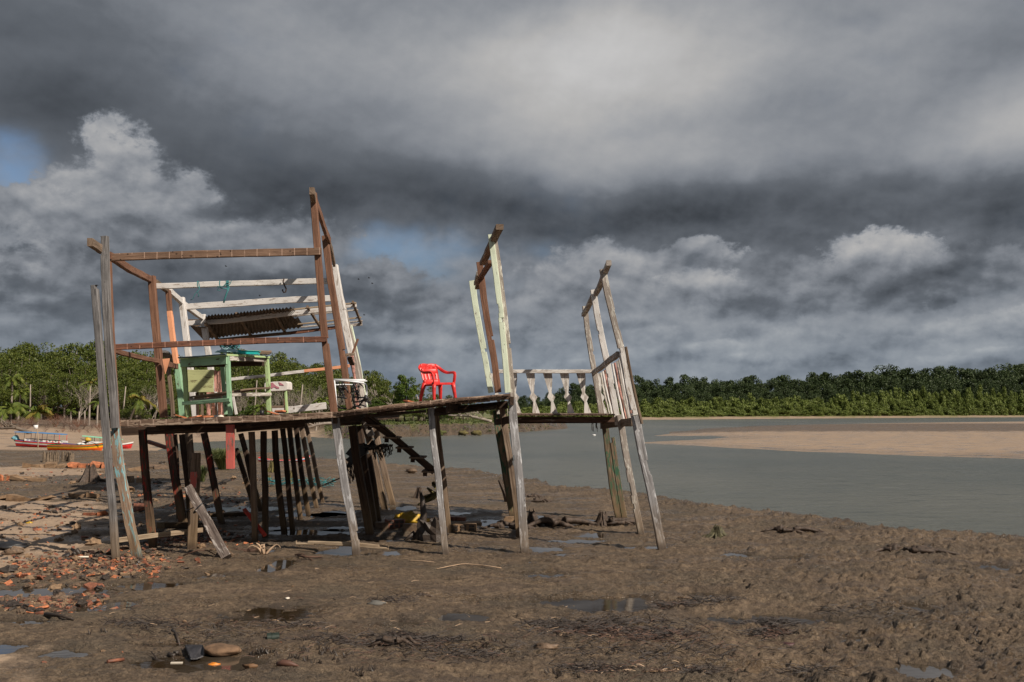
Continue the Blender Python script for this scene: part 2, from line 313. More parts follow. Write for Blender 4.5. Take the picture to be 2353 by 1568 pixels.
# ---------------------------------------------------------------- mesh builder
class MB:
    def __init__(s): s.v = []; s.f = []; s.m = []; s.uv = []; s.sm = []
    def face(s, idx, mi=0, uv=None, sm=False):
        s.f.append(idx); s.m.append(mi); s.uv.append(uv or [(0, 0)] * len(idx)); s.sm.append(sm)
    def ring_loft(s, rings, mi=0, smooth=False, lens=None, per=None, cap=True):
        n = len(rings[0]); base = len(s.v)
        for r in rings: s.v.extend([tuple(p) for p in r])
        if lens is None:
            lens = [0.0]
            for a, b_ in zip(rings, rings[1:]): lens.append(lens[-1] + (Vector(a[0]) - Vector(b_[0])).length)
        if per is None:
            per = [0.0]
            for i in range(n): per.append(per[-1] + (Vector(rings[0][i]) - Vector(rings[0][(i + 1) % n])).length)
        for k in range(len(rings) - 1):
            for i in range(n):
                j = (i + 1) % n; a = base + k * n
                s.face((a + i, a + j, a + n + j, a + n + i), mi,
                       [(lens[k], per[i]), (lens[k], per[i + 1]), (lens[k + 1], per[i + 1]), (lens[k + 1], per[i])], smooth)
        if cap:
            for k, rev in ((0, True), (len(rings) - 1, False)):
                idx = [base + k * n + i for i in range(n)]
                u = [(0.01 * math.cos(i), per[i] * .3) for i in range(n)]
                if rev: idx = idx[::-1]
                s.face(tuple(idx), mi, u)
    def plank(s, pts, w_, d_, hint=None, mi=0, taper=1.0, notches=(), jit=1.0, seg=.16, seed=None):
        r = random.Random(seed if seed is not None else rnd.random())
        pts = [Vector(p) for p in pts]
        L = [0.0]
        for a, b_ in zip(pts, pts[1:]): L.append(L[-1] + (b_ - a).length)
        tot = max(L[-1], 1e-4); n = max(2, int(tot / seg)); n = min(n, 60)
        ts = sorted(set([i / n for i in range(n + 1)] + [x for q in notches for x in (q[0], q[0] + .0015, q[1], q[1] + .0015)]))
        ax = (pts[-1] - pts[0]).normalized(); hint = Vector(hint) if hint else (Vector((1, 0, 0)) if abs(ax.z) > .6 else Vector((0, 0, 1)))
        side = (hint - ax * hint.dot(ax)).normalized(); dep = ax.cross(side).normalized()
        rings = []; lens = []; ph = r.random() * 9
        ofs = r.random() * 5
        for t in ts:
            q = t * tot; k = 0
            while k < len(L) - 2 and q > L[k + 1]: k += 1
            f = (q - L[k]) / max(1e-6, L[k + 1] - L[k]); c = pts[k].lerp(pts[k + 1], min(1, f))
            tw = 1 + (taper - 1) * t
            hw = w_ / 2 * tw * (1 + .05 * jit * mnoise.noise((q * 1.7, ph, 0))); hd = d_ / 2 * tw * (1 + .05 * jit * mnoise.noise((q * 1.7, ph, 5)))
            c = c + side * (.006 * jit * mnoise.noise((q * 1.1, ph, 9))) + dep * (.006 * jit * mnoise.noise((q * 1.1, ph, 13)))
            l, rr = -hw, hw
            for (a, b_, sd, fr) in notches:
                if a + .0007 <= t <= b_ + .0007:
                    if sd < 0: l += 2 * hw * fr
                    else: rr -= 2 * hw * fr
            ch = min(.008, hw * .3, hd * .3)
            e = [(l + ch, -hd), (rr - ch, -hd), (rr, -hd + ch), (rr, hd - ch), (rr - ch, hd), (l + ch, hd), (l, hd - ch), (l, -hd + ch)]
            e = [(x + .0025 * jit * r.uniform(-1, 1), y + .0025 * jit * r.uniform(-1, 1)) for x, y in e]
            rings.append([c + side * x + dep * y for x, y in e]); lens.append(q + ofs)
        s.ring_loft(rings, mi, False, lens, [0, w_, w_ + .01, w_ + d_, w_ + d_ + .01, 2 * w_ + d_, 2 * w_ + d_ + .01, 2 * (w_ + d_), 2 * (w_ + d_) + .01]); return s
    def tube(s, pts, rad, mi=0, n=7, flat=1.0, hint=None, smooth=True, cap=True):
        pts = [Vector(p) for p in pts]; rings = []
        if not isinstance(rad, (list, tuple)): rad = [rad] * len(pts)
        prev = None
        for i, p in enumerate(pts):
            a = (pts[min(i + 1, len(pts) - 1)] - pts[max(i - 1, 0)])
            a = a.normalized() if a.length > 1e-7 else Vector((0, 0, 1))
            if prev is None:
                h = Vector(hint) if hint else (Vector((0, 0, 1)) if abs(a.z) < .9 else Vector((1, 0, 0)))
            else: h = prev
            sd = (h - a * h.dot(a))
            sd = sd.normalized() if sd.length > 1e-5 else a.orthogonal().normalized()
            prev = sd; q = a.cross(sd)
            rings.append([p + sd * (rad[i] * math.cos(2 * math.pi * k / n)) + q * (rad[i] * flat * math.sin(2 * math.pi * k / n)) for k in range(n)])
        s.ring_loft(rings, mi, smooth, cap=cap); return s
    def plate(s, pts, ext, mi=0):                           # polygon extruded by the vector ext
        pts = [Vector(p) for p in pts]; ext = Vector(ext); n = len(pts); b0 = len(s.v)
        s.v.extend([tuple(p) for p in pts]); s.v.extend([tuple(p + ext) for p in pts])
        o = pts[0]; ux = Vector((0, 0, 1)) if abs((pts[1] - pts[0]).normalized().z) < 2 else None
        def uvp(p): d = p - o; return (d.z + .3 * d.y, d.x)
        nrm = (pts[1] - pts[0]).cross(pts[2] - pts[1])
        uvs = [uvp(p) for p in pts]
        s.face(tuple(range(b0, b0 + n)), mi, uvs); s.face(tuple(range(b0 + 2 * n - 1, b0 + n - 1, -1)), mi, uvs[::-1])
        for i in range(n):
            j = (i + 1) % n; l = (pts[i] - pts[j]).length
            s.face((b0 + i, b0 + n + i, b0 + n + j, b0 + j), mi, [(0, 0), (0, .03), (l, .03), (l, 0)])
        return s
    def box(s, c, size, rot=(0, 0, 0), mi=0, jit=0.0):
        from mathutils import Euler
        R = Euler(rot).to_matrix(); c = Vector(c); b0 = len(s.v); h = Vector(size) / 2
        for x, y, z in ((-1, -1, -1), (1, -1, -1), (1, 1, -1), (-1, 1, -1), (-1, -1, 1), (1, -1, 1), (1, 1, 1), (-1, 1, 1)):
            p = Vector((x * h.x, y * h.y, z * h.z)) + Vector((rnd.uniform(-1, 1), rnd.uniform(-1, 1), rnd.uniform(-1, 1))) * jit
            s.v.append(tuple(c + R @ p))
        sx, sy, sz = size
        for q, (a, b_) in (((0, 3, 2, 1), (sx, sy)), ((4, 5, 6, 7), (sx, sy)), ((0, 1, 5, 4), (sx, sz)), ((2, 3, 7, 6), (sx, sz)), ((1, 2, 6, 5), (sy, sz)), ((3, 0, 4, 7), (sy, sz))):
            s.face(tuple(b0 + i for i in q), mi, [(0, 0), (a, 0), (a, b_), (0, b_)])
        return s
    def blob(s, c, r3, seed=0, amp=.25, mi=0, n=10, fr=1.6, flatb=None, smooth=True):
        c = Vector(c); b0 = len(s.v); rows = n // 2 + 1
        for i in range(rows + 1):
            th = math.pi * i / rows
            for j in range(n):
                ph = 2 * math.pi * j / n; d = Vector((math.sin(th) * math.cos(ph), math.sin(th) * math.sin(ph), math.cos(th)))
                k = 1 + amp * mnoise.noise(d * fr + Vector((seed * 3.1, seed, 0))) * 1.6
                q = Vector((d.x * r3[0], d.y * r3[1], d.z * r3[2])) * k
                if flatb is not None and q.z < flatb: q.z = flatb
                s.v.append(tuple(c + q))
        for i in range(rows):
            for j in range(n):
                k = (j + 1) % n; s.face((b0 + i * n + j, b0 + (i + 1) * n + j, b0 + (i + 1) * n + k, b0 + i * n + k), mi, None, smooth)
        return s
    def build(s, name, mats, parent=None, org=None, label=None, cat=None, group=None, kind=None):
        if not isinstance(mats, (list, tuple)): mats = [mats]
        if parent is not None: o_ = ORG[parent.name]
        else: o_ = Vector(org) if org is not None else Vector((0, 0, 0))
        me = bpy.data.meshes.new(name)
        me.from_pydata([(x - o_.x, y - o_.y, z - o_.z) for x, y, z in s.v], [], s.f)
        for m in mats: me.materials.append(m)
        me.polygons.foreach_set('material_index', s.m); me.polygons.foreach_set('use_smooth', s.sm)
        ul = me.uv_layers.new(name='UVMap'); ul.data.foreach_set('uv', [c for f in s.uv for q in f for c in q])
        me.update()
        return link(name, me, parent, o_, label, cat, group, kind)
ORG = {}
def link(name, me, parent=None, o_=Vector((0, 0, 0)), label=None, cat=None, group=None, kind=None):
    ob = bpy.data.objects.new(name, me); COL.objects.link(ob)
    if parent is not None: ob.parent = parent
    else: ob.location = o_
    ORG[ob.name] = Vector(o_)
    tag(ob, label, cat, group, kind); return ob
def tag(ob, label=None, cat=None, group=None, kind=None):
    if label: ob['label'] = label
    if cat: ob['category'] = cat
    if group: ob['group'] = group
    if kind: ob['kind'] = kind
def thing(name, loc, label, cat, group=None):
    return link(name, None, None, Vector(loc), label, cat, group)
def dup(o, loc, rz=0.0, sc=1.0, label=None, group=None, parent=None):
    c = o.copy(); COL.objects.link(c)
    if parent is None:
        c.location = loc; c.rotation_euler = (0, 0, rz); c.scale = (sc, sc, sc) if not isinstance(sc, tuple) else sc
        if label: c['label'] = label
        if group: c['group'] = group
    else: c.parent = parent
    for ch in list(o.children): dup(ch, None, parent=c)
    return c
# ---------------------------------------------------------------- ground
PERM = {}
def perlin(x, y, seed=0):
    if seed not in PERM:
        q = np.random.RandomState(seed).permutation(256); PERM[seed] = np.concatenate([q, q])
    pt = PERM[seed]
    gx = np.cos(np.arange(256) * 2.399963); gy = np.sin(np.arange(256) * 2.399963)
    xi = np.floor(x).astype(np.int64); yi = np.floor(y).astype(np.int64); xf = x - xi; yf = y - yi
    u = xf * xf * xf * (xf * (xf * 6 - 15) + 10); v = yf * yf * yf * (yf * (yf * 6 - 15) + 10)
    xi &= 255; yi &= 255; x1 = (xi + 1) & 255; y1 = (yi + 1) & 255
    def g(a, b_, fx, fy):
        h = pt[pt[a] + b_]; return gx[h] * fx + gy[h] * fy
    n0 = g(xi, yi, xf, yf) * (1 - u) + g(x1, yi, xf - 1, yf) * u
    n1 = g(xi, y1, xf, yf - 1) * (1 - u) + g(x1, y1, xf - 1, yf - 1) * u
    return (n0 * (1 - v) + n1 * v) * 1.5
def fbm(x, y, f, octv=4, seed=0, gain=.5, ridge=False):
    a = 1.0; s = 0; t = 0
    for i in range(octv):
        n = perlin(x * f, y * f, seed + i)
        if ridge: n = 1 - 2 * np.abs(n)
        s = s + a * n; t += a; a *= gain; f *= 2.03
    return s / t
def cells(x, y, f, seed=0):                                 # worley cells: distance to the border between cells
    x = x * f; y = y * f; xi = np.floor(x).astype(np.int64); yi = np.floor(y).astype(np.int64); f1 = np.full(x.shape, 9.0); f2 = np.full(x.shape, 9.0)
    for i in (-1, 0, 1):
        for j in (-1, 0, 1):
            a = xi + i; b_ = yi + j; h = (a * 374761393 + b_ * 668265263 + seed * 974711) & 0x7fffffff; h = ((h ^ (h >> 13)) * 1274126177) & 0x7fffffff
            d = np.hypot(a + (h & 1023) / 1023.0 - x, b_ + ((h >> 10) & 1023) / 1023.0 - y); f2 = np.minimum(f2, np.maximum(f1, d)); f1 = np.minimum(f1, d)
    return f2 - f1
def sst(a, b_, x):
    t = np.clip((x - a) / (b_ - a), 0, 1); return t * t * (3 - 2 * t)
def sdist(px, py, poly):
    n = len(poly); best = np.full(px.shape, 1e18); ins = np.zeros(px.shape, bool)
    for i in range(n):
        x0, y0 = poly[i]; x1, y1 = poly[(i + 1) % n]; dx, dy = x1 - x0, y1 - y0
        t = np.clip(((px - x0) * dx + (py - y0) * dy) / (dx * dx + dy * dy + 1e-12), 0, 1)
        best = np.minimum(best, (px - x0 - t * dx) ** 2 + (py - y0 - t * dy) ** 2)
        c = (y0 > py) != (y1 > py)
        with np.errstate(divide='ignore', invalid='ignore'):
            ins ^= c & (px < (x1 - x0) * (py - y0) / (y1 - y0 if y1 != y0 else 1e-9) + x0)
    return np.where(ins, 1, -1) * np.sqrt(best)
def pp(lst, z=0.0): return [tuple(G(x, y, z)[:2]) for x, y in lst]
WATER = -0.15
LAND = [(90, -12), (60, 4), (34, 12), (18, 17)] + pp([(2353, 1252), (2200, 1240), (2100, 1238), (2020, 1224), (1950, 1212), (1870, 1196), (1790, 1190), (1700, 1180), (1640, 1172), (1580, 1163), (1500, 1148), (1400, 1136), (1290, 1130), (1250, 1115), (1200, 1109), (1150, 1100), (1100, 1088),
      (1000, 1082), (900, 1076), (820, 1070), (740, 1066), (640, 1056), (520, 1045), (440, 1036), (425, 1030), (470, 1020), (560, 1014), (640, 1010), (720, 1006), (800, 1009), (876, 1006), (1000, 1002), (1136, 998), (1220, 992), (1305, 985),
      (1290, 980), (1200, 975), (1150, 973), (1170, 969), (1260, 967), (1360, 966), (1480, 965), (1750, 963), (2000, 961), (2353, 959), (2900, 957)], WATER) + [(900, 330), (900, 2500), (-1200, 2500), (-1200, -12)]
BAR = pp([(1512, 1002), (1560, 993), (1631, 984), (1750, 979), (1865, 976), (2100, 972), (2353, 969), (3000, 966), (3300, 1090), (2600, 1066), (2353, 1055), (2150, 1049), (1982, 1041), (1850, 1037), (1709, 1030), (1600, 1024), (1490, 1018), (1560, 1013), (1650, 1009), (1700, 1004), (1640, 1002), (1570, 1002)], WATER)
PUD = [(1254, 1261, 32, 6), (1284, 1273, 18, 3), (1380, 1386, 105, 13), (1790, 1423, 120, 10), (1690, 1273, 26, 4), (1810, 1283, 45, 3), (1487, 1306, 20, 3.5), (2099, 1392, 30, 6), (2290, 1302, 34, 6),
       (2122, 1540, 60, 12), (1970, 1469, 34, 4), (1248, 1321, 36, 5), (1061, 1416, 44, 7), (937, 1431, 24, 5), (622, 1412, 85, 13), (780, 1264, 36, 8), (1135, 1203, 48, 7), (1256, 1193, 32, 6),
       (1330, 1193, 32, 4), (1352, 1227, 42, 4), (1333, 1242, 52, 3), (1500, 1257, 50, 3), (641, 1298, 27, 11), (484, 1321, 28, 5), (350, 1343, 62, 7), (113, 1360, 120, 10), (250, 1390, 50, 8), (8, 1490, 36, 13),
       (130, 1500, 52, 8), (470, 1517, 110, 15), (930, 1166, 32, 4), (770, 1178, 34, 5), (632, 1212, 34, 4), (795, 1212, 44, 4), (870, 1240, 36, 3), (700, 1182, 60, 4), (560, 1168, 80, 5), (720, 1222, 90, 5),
       (1040, 1178, 30, 3), (2080, 1330, 30, 3), (1620, 1365, 50, 4), (1030, 1330, 20, 2), (1230, 1290, 24, 2.5), (890, 1268, 26, 4), (400, 1480, 40, 5), (600, 1265, 30, 3), (1240, 1152, 24, 2.5), (60, 1425, 50, 4)]
PW = []
for (x, y, rx, ry) in PUD:
    c = G(x, y); e = G(x + rx, y); n_ = G(x, y - ry); s_ = G(x, y + ry); PW.append((c.x, (n_.y + s_.y) / 2, 1.12 * (e.x - c.x), 1.25 * (n_.y - s_.y) / 2))
SANDP = [pp([(-300, 1146), (0, 1146), (120, 1150), (215, 1165), (238, 1200), (225, 1255), (150, 1290), (60, 1310), (0, 1325), (-300, 1345)]),
         pp([(-300, 1500), (0, 1515), (70, 1528), (90, 1545), (40, 1565), (-300, 1640)]), pp([(-200, 1085), (60, 1082), (220, 1090), (240, 1100), (100, 1106), (-200, 1108)])]
def terrain(X, Y):
    d1 = sdist(X, Y, LAND); nz = fbm(X, Y, .9, 4, 3); d1 = d1 + nz * np.clip(Y / 60, .25, 2.0) * .9
    d2 = sdist(X, Y, BAR) + fbm(X, Y, .10, 4, 8) * 1.4
    A = X / np.maximum(Y, 1)
    # open mud
    near = 1 - sst(60, 67, Y)
    rough = .35 + .65 * sst(-2, 6, X - (Y - 14) * .25)      # churned clods towards the river edge
    rough = np.maximum(rough, sst(4.5, .5, d1))
    lump = fbm(X, Y, 1.1, 5, 21, .6) * .040 + fbm(X, Y, 3.0, 4, 31, .62, True) * .045 * rough + fbm(X, Y, .22, 3, 41) * .035
    clod = np.maximum(0, fbm(X * 1.0, Y * 1.0, 3.4, 4, 51, .68)) * .17 * rough
    wx, wy = X + fbm(X, Y, 2.5, 3, 111) * .16, Y + fbm(X, Y, 2.5, 3, 121) * .16
    pt1 = sst(-.15, .25, fbm(X, Y, .45, 3, 131)); pt2 = sst(-.1, .3, fbm(X, Y, .7, 3, 141))
    crack = sst(.13, .0, cells(wx, wy, 2.3, 3)) * pt1 * .030 + sst(.22, .0, cells(wx + 5, wy, 5.5, 4)) * (.3 + .7 * pt2) * .018 * (.5 + .8 * rough)
    pits = sst(.30, .62, fbm(X, Y, 4.6, 3, 151, .6)) * .050 + sst(.25, .6, fbm(X, Y, 9.0, 2, 161, .6)) * .022
    lump = lump - crack - pits * (.4 + .8 * rough) + np.maximum(0, fbm(X, Y, 7.0, 3, 171, .6)) * .022 * (.4 + rough)
    zmud = -.42 + .42 * sst(-.9, .6, d1) + (lump + clod) * sst(-.5, .3, d1) + .06 * sst(1.6, .5, d1) * sst(-.1, .6, d1)
    zmud = zmud + .10 * sst(33.0, 33.6, Y + fbm(X, Y, .5, 3, 61) * 1.5) * sst(-5, -7.5, X) + .06 * sst(-8, -12, X) * sst(12, 20, Y)
    zb = np.clip(-.2 + d1 * .022, -.5, .9) + fbm(X, Y, .25, 3, 71) * .04 + .35 * sst(-25, -60, X) * sst(75, 105, Y)
    wb = sst(-.20, -.165, A) * sst(70, 84, Y) * (1 - sst(.075, .095, A)) * (1 - sst(175, 205, Y))
    zbank = -.4 + 1.45 * sst(-.6, 2.6, d1 + fbm(X, Y, .6, 3, 81) * 1.6) + fbm(X, Y, .8, 4, 91) * .12
    far = sst(175, 205, Y)
    zfar = np.clip(-.20 + d1 * .06, -.5, .8)
    z = zmud * near + (1 - near) * (zb * (1 - far) + zfar * far)
    z = z * (1 - wb) + zbank * wb
    zbar = np.clip(-.14 + d2 * .022, -.6, .08) + fbm(X, Y, .05, 3, 95) * .03
    z = np.where(d2 > -20, np.maximum(z, zbar), z)
    wet = np.zeros_like(X)
    for (cx, cy, rx, ry) in PW:
        k = (np.abs(X - cx) < 2.2 * rx) & (np.abs(Y - cy) < 2.2 * ry)
        if k.any():
            r = np.sqrt(((X[k] - cx) / rx) ** 2 + ((Y[k] - cy) / ry) ** 2) + fbm(X[k], Y[k], 2.0, 5, 99, .62) * 1.25
            c = sst(1.9, .75, r); z[k] = z[k] * (1 - .93 * c) - .012 * c - .040 * sst(1.4, .7, r); wet[k] = np.maximum(wet[k], sst(1.9, .9, r))
    return z, d1, d2, wb, near, wet
def gz(x, y):
    return float(terrain(np.array([float(x)]), np.array([float(y)]))[0][0])
def on(k, u, v, dz=0.0):                                    # where that spot of the ground lies
    x, y = Q_(k, u, v); z = 0.0
    for _ in range(4):
        p = G(x, y, z); z = gz(p.x, p.y)
    return Vector((p.x, p.y, z + dz))
def grid_mesh(name, X, Y, Z):
    r, c = X.shape; me = bpy.data.meshes.new(name)
    co = np.stack([X, Y, Z], -1).reshape(-1, 3).astype(np.float32)
    i = np.arange(r * c).reshape(r, c)
    q = np.stack([i[:-1, :-1], i[:-1, 1:], i[1:, 1:], i[1:, :-1]], -1).reshape(-1, 4)
    me.vertices.add(len(co)); me.vertices.foreach_set('co', co.ravel())
    me.loops.add(q.size); me.loops.foreach_set('vertex_index', q.ravel().astype(np.int32))
    me.polygons.add(len(q)); me.polygons.foreach_set('loop_start', (np.arange(len(q)) * 4).astype(np.int32)); me.polygons.foreach_set('loop_total', np.full(len(q), 4, np.int32))
    me.polygons.foreach_set('use_smooth', np.ones(len(q), bool)); me.update(calc_edges=True); return me
nr, nc = 860, 1000
inv = np.linspace(1 / 6.0, 1 / 1800.0, nr); Yv = 1 / inv
tv = np.linspace(-.80, .80, nc)
Yg, Tg = np.meshgrid(Yv, tv, indexing='ij'); Xg = Tg * (Yg + 3.0)
Zg, d1g, d2g, wbg, nearg, wetg = terrain(Xg, Yg)
me = grid_mesh('ground', Xg, Yg, Zg)
nzg = fbm(Xg, Yg, .8, 5, 5)
sand = np.zeros_like(Xg)
for sp in SANDP: sand = np.maximum(sand, sst(-.35, .35, sdist(Xg, Yg, sp) + nzg * 1.6))
sand *= .95
sand = np.maximum(sand, (1 - nearg) * (1 - wbg) * (1 - .0 * d1g))
sand = np.maximum(sand, (d2g > -3) * 1.0)
grass = wbg * sst(2.6, 3.6, d1g + nzg * 1.0)
grass = np.maximum(grass, sst(9, 13, d1g + nzg * 3) * sst(185, 200, Yg))
leafl = sst(-38, -52, Xg + nzg * 4) * sst(100, 112, Yg) + sst(112, 122, Yg + nzg * 6) * (1 - wbg) * sst(185, 175, Yg)
wet2 = np.clip(np.maximum(wetg, sst(.9, .2, d1g) * nearg), 0, 1)
wet2 = np.maximum(wet2, wbg * sst(3.4, 2.2, d1g + nzg) * .9)
wet2 = np.maximum(wet2, (.25 + .4 * np.clip(nzg, -.4, .6)) * (d2g > -3))
wet2 = np.maximum(wet2, .75 * (d2g > -3) * sst(.0, -.12, Zg))
ca = me.color_attributes.new('mask', 'FLOAT_COLOR', 'POINT')
arr = np.stack([sand, grass, wet2, np.clip(leafl, 0, 1)], -1).reshape(-1).astype(np.float32); ca.data.foreach_set('color', arr)
m, t, bs = newmat('ground_mud_and_sand')
at_ = t.add('ShaderNodeAttribute', attribute_name='mask'); sp_ = t.add('ShaderNodeSeparateColor'); t.l.new(at_.outputs['Color'], sp_.inputs[0])
geo = t.add('ShaderNodeNewGeometry').outputs['Position']
n1 = t.noise(geo, .55, 6, .65); n2 = t.noise(geo, 7.5, 8, .72, .4); n3 = t.noise(geo, 34, 7, .75, .3)
n4 = t.noise(t.vmath('MULTIPLY', geo, (.6, 1.6, 1)), 1.3, 6, .62, .8)
mud = t.ramp(t.math('ADD', t.math('MULTIPLY', n2, .6), t.math('MULTIPLY', n3, .4)), [(.38, (.036, .022, .013)), (.455, (.132, .089, .054)), (.535, (.198, .140, .088)), (.66, (.285, .208, .134))])
mud = t.mix(t.mapr(n4, .44, .66, 0, .65), mud, (.085, .060, .044))
mud = t.mix(t.mapr(n1, .45, .7, 0, .45), mud, (.115, .098, .070))
snd = t.ramp(t.math('ADD', t.math('MULTIPLY', n4, .5), t.math('MULTIPLY', n3, .5)), [(.35, (.27, .19, .128)), (.5, (.345, .248, .17)), (.66, (.40, .298, .21))])
grs = t.ramp(n2, [(.35, (.07, .075, .018)), (.5, (.14, .15, .035)), (.68, (.23, .21, .065))])
col = t.mix(sp_.outputs[0], mud, snd); col = t.mix(sp_.outputs[1], col, grs)
col = t.mix(t.math('MULTIPLY', at_.outputs['Alpha'], t.mapr(n2, .35, .6, .4, 1.0)), col, (.075, .05, .032))
# cracks and pits in the mud with their shade painted in, dark debris specks
vc = t.voro(t.vmath('ADD', geo, t.scale(t.noise(geo, 3, 3, .6, out=1), .5)), 5.5, 'DISTANCE_TO_EDGE')
vc2 = t.voro(t.vmath('ADD', geo, t.scale(t.noise(geo, 7, 4, .65, out=1), .35)), 11.0, 'DISTANCE_TO_EDGE')
hole_shade = t.noise(t.vmath('MULTIPLY', geo, (1, 1.3, 1)), 16.0, 6, .7, .8); pit = t.math('MULTIPLY', t.mapr(hole_shade, .425, .36, 0, 1), t.mapr(t.noise(geo, 1.7, 5, .65), .36, .56, .25, 1.0))
crk = t.mapr(vc, .0, .035, 1, 0)
crkm = t.math('MULTIPLY', crk, t.math('MULTIPLY', t.mapr(n1, .42, .6), t.math('SUBTRACT', 1.0, sp_.outputs[0])))
crkm = t.math('MAXIMUM', crkm, t.math('MULTIPLY', t.math('MULTIPLY', t.mapr(vc2, 0, .05, 1, 0), t.mapr(n1, .38, .52)), t.math('SUBTRACT', 1.0, sp_.outputs[0])))
pit = t.math('MULTIPLY', pit, t.math('SUBTRACT', 1.0, t.math('MULTIPLY', sp_.outputs[0], .9)))
vs = t.voro(geo, 9.0); spk = t.math('MULTIPLY', t.mapr(vs, .10, .17, 1, 0), t.mapr(t.noise(geo, 2.1, 4, .6), .48, .6))
col = t.mix(t.math('MULTIPLY', pit, .35), col, (.04, .028, .019)); col = t.mix(t.math('MULTIPLY', crkm, .30), col, (.035, .024, .016)); col = t.mix(t.math('MULTIPLY', spk, .75), col, (.035, .022, .016))
wet = sp_.outputs[2]
col = t.mix(t.math('MULTIPLY', wet, .55), col, t.mix(.5, col, (.02, .012, .007), 'MULTIPLY'))
t.l.new(col, bs.inputs['Base Color'])
gl = t.math('ADD', t.mapr(t.noise(t.vmath('MULTIPLY', geo, (.5, 1.2, 1)), .9, 5, .6), .44, .62, 0, .52), t.math('MULTIPLY', wet, .25))
t.l.new(t.math('SUBTRACT', .78, gl), bs.inputs['Roughness']); bs.inputs['Specular IOR Level'].default_value = .45
hh = t.math('ADD', t.math('MULTIPLY', n2, .8), t.math('MULTIPLY', n3, .55)); hh = t.math('SUBTRACT', hh, t.math('MULTIPLY', crkm, .35)); hh = t.math('SUBTRACT', hh, t.math('MULTIPLY', pit, .30)); hh = t.math('ADD', hh, t.math('MULTIPLY', spk, .2))
hh = t.math('MULTIPLY', hh, t.math('SUBTRACT', 1.0, t.math('MULTIPLY', sp_.outputs[0], .75)))
bump(t, bs, hh, .9, .075)
me.materials.append(m); link('ground', me, kind='structure')
# river
m, t, bs = newmat('river_water')
geo = t.add('ShaderNodeNewGeometry').outputs['Position']
v = t.vmath('MULTIPLY', geo, (.7, 2.1, 1.0))
w1 = t.noise(v, 1.0, 5, .65, .6); w2 = t.noise(v, 4.5, 4, .6, .4); w3 = t.noise(geo, .035, 4, .55)
col = t.mix(t.mapr(w3, .35, .65), (.078, .085, .074), (.118, .118, .098))
col = t.mix(t.mapr(w1, .57, .64, 0, .6), col, (.045, .052, .045)); col = t.mix(t.mapr(w1, .42, .36, 0, .35), col, (.15, .15, .13))  # wave shading painted into the colour: dark ripple flecks, paler troughs
t.l.new(col, bs.inputs['Base Color']); bs.inputs['Roughness'].default_value = .24; bs.inputs['IOR'].default_value = 1.33
bs.inputs['Specular IOR Level'].default_value = .42
bump(t, bs, t.math('ADD', t.math('MULTIPLY', w1, .8), t.math('MULTIPLY', w2, .30)), .9, .20)
b_ = MB(); b_.v = [(-1500, -10, WATER), (2500, -10, WATER), (2500, 3000, WATER), (-1500, 3000, WATER)]; b_.face((0, 1, 2, 3))
b_.build('river_water', m, kind='structure')
# puddles in the mud
m, t, bs = newmat('puddle_water')
geo = t.add('ShaderNodeNewGeometry').outputs['Position']
col = t.mix(t.mapr(t.noise(geo, 1.2, 4, .6), .35, .65), (.030, .020, .010), (.062, .050, .038))
t.l.new(col, bs.inputs['Base Color']); bs.inputs['Roughness'].default_value = .04; bs.inputs['IOR'].default_value = 1.5; bs.inputs['Specular IOR Level'].default_value = .9
bump(t, bs, t.noise(t.vmath('MULTIPLY', geo, (1, 2.2, 1)), 6.0, 3, .5), .10, .01)
for (cx, cy, rx, ry) in PW:
    b_ = MB(); z = -.024
    ring = [(cx + 1.5 * rx * math.cos(a), cy + 1.5 * ry * math.sin(a), z) for a in [2 * math.pi * i / 20 for i in range(20)]]
    b_.v = ring; b_.face(tuple(range(20))); b_.build('puddle', m, org=(cx, cy, z), kind='structure')
# ---------------------------------------------------------------- the ruined stilt house
house = thing('stilt_house', G(700, 1262), 'ruined wooden stilt house, open weathered frame with tilted deck and leaning posts over mud', 'stilt house')
def bm(name, frame, pts, wpx, d, mat, notches=(), hint=None, label=None, taper=1.0, parent=None, jit=1.0, buried=.35):
    """pts: (u, v, Y) in a crop frame; wpx: width in display pixels"""
    parent = parent or house
    W3 = [at(frame, u, v, Y) for u, v, Y in pts]
    if name in ('stilt', 'post') and W3[-1].z < .25:
        a = (W3[-1] - W3[-2]).normalized(); W3[-1] = W3[-1] + a * buried
    w_ = wpx * pts[0][2] / FPX
    return MB().plank(W3, w_, d, hint, notches=notches, taper=taper, jit=jit).build(name, mat, parent, label=label)
# --- left room, outer corner: two boards and the painted foot post
bm('post', 'A', [(117, 660, 18.05), (143, 1000, 18.05), (168, 1344, 18.05), (183, 1496, 18.05), (200, 1725, 18.05), (221, 1953, 18.05), (244, 2285, 18.05)], 15, .10, W_GREY, [(.0, .012, 1, .3), (.60, .72, 1, .06)])
bm('post', 'A', [(176, 368, 18.2), (186, 700, 18.2), (205, 1050, 18.2), (228, 1300, 18.2), (238, 1512, 18.2)], 16, .12, W_GREY, [(0, .10, -1, .12)])
bm('post', 'A', [(205, 520, 18.42), (222, 950, 18.42), (240, 1250, 18.42), (256, 1505, 18.42)], 8, .10, W_BROWN)
bm('stilt', 'C', [(318, 215, 18.35), (340, 480, 18.35), (385, 720, 18.35), (425, 950, 18.35), (490, 1235, 18.35)], 19, .13, W_BLUE, [(0, .02, -1, .15)], label='foot post with flaking light blue paint')
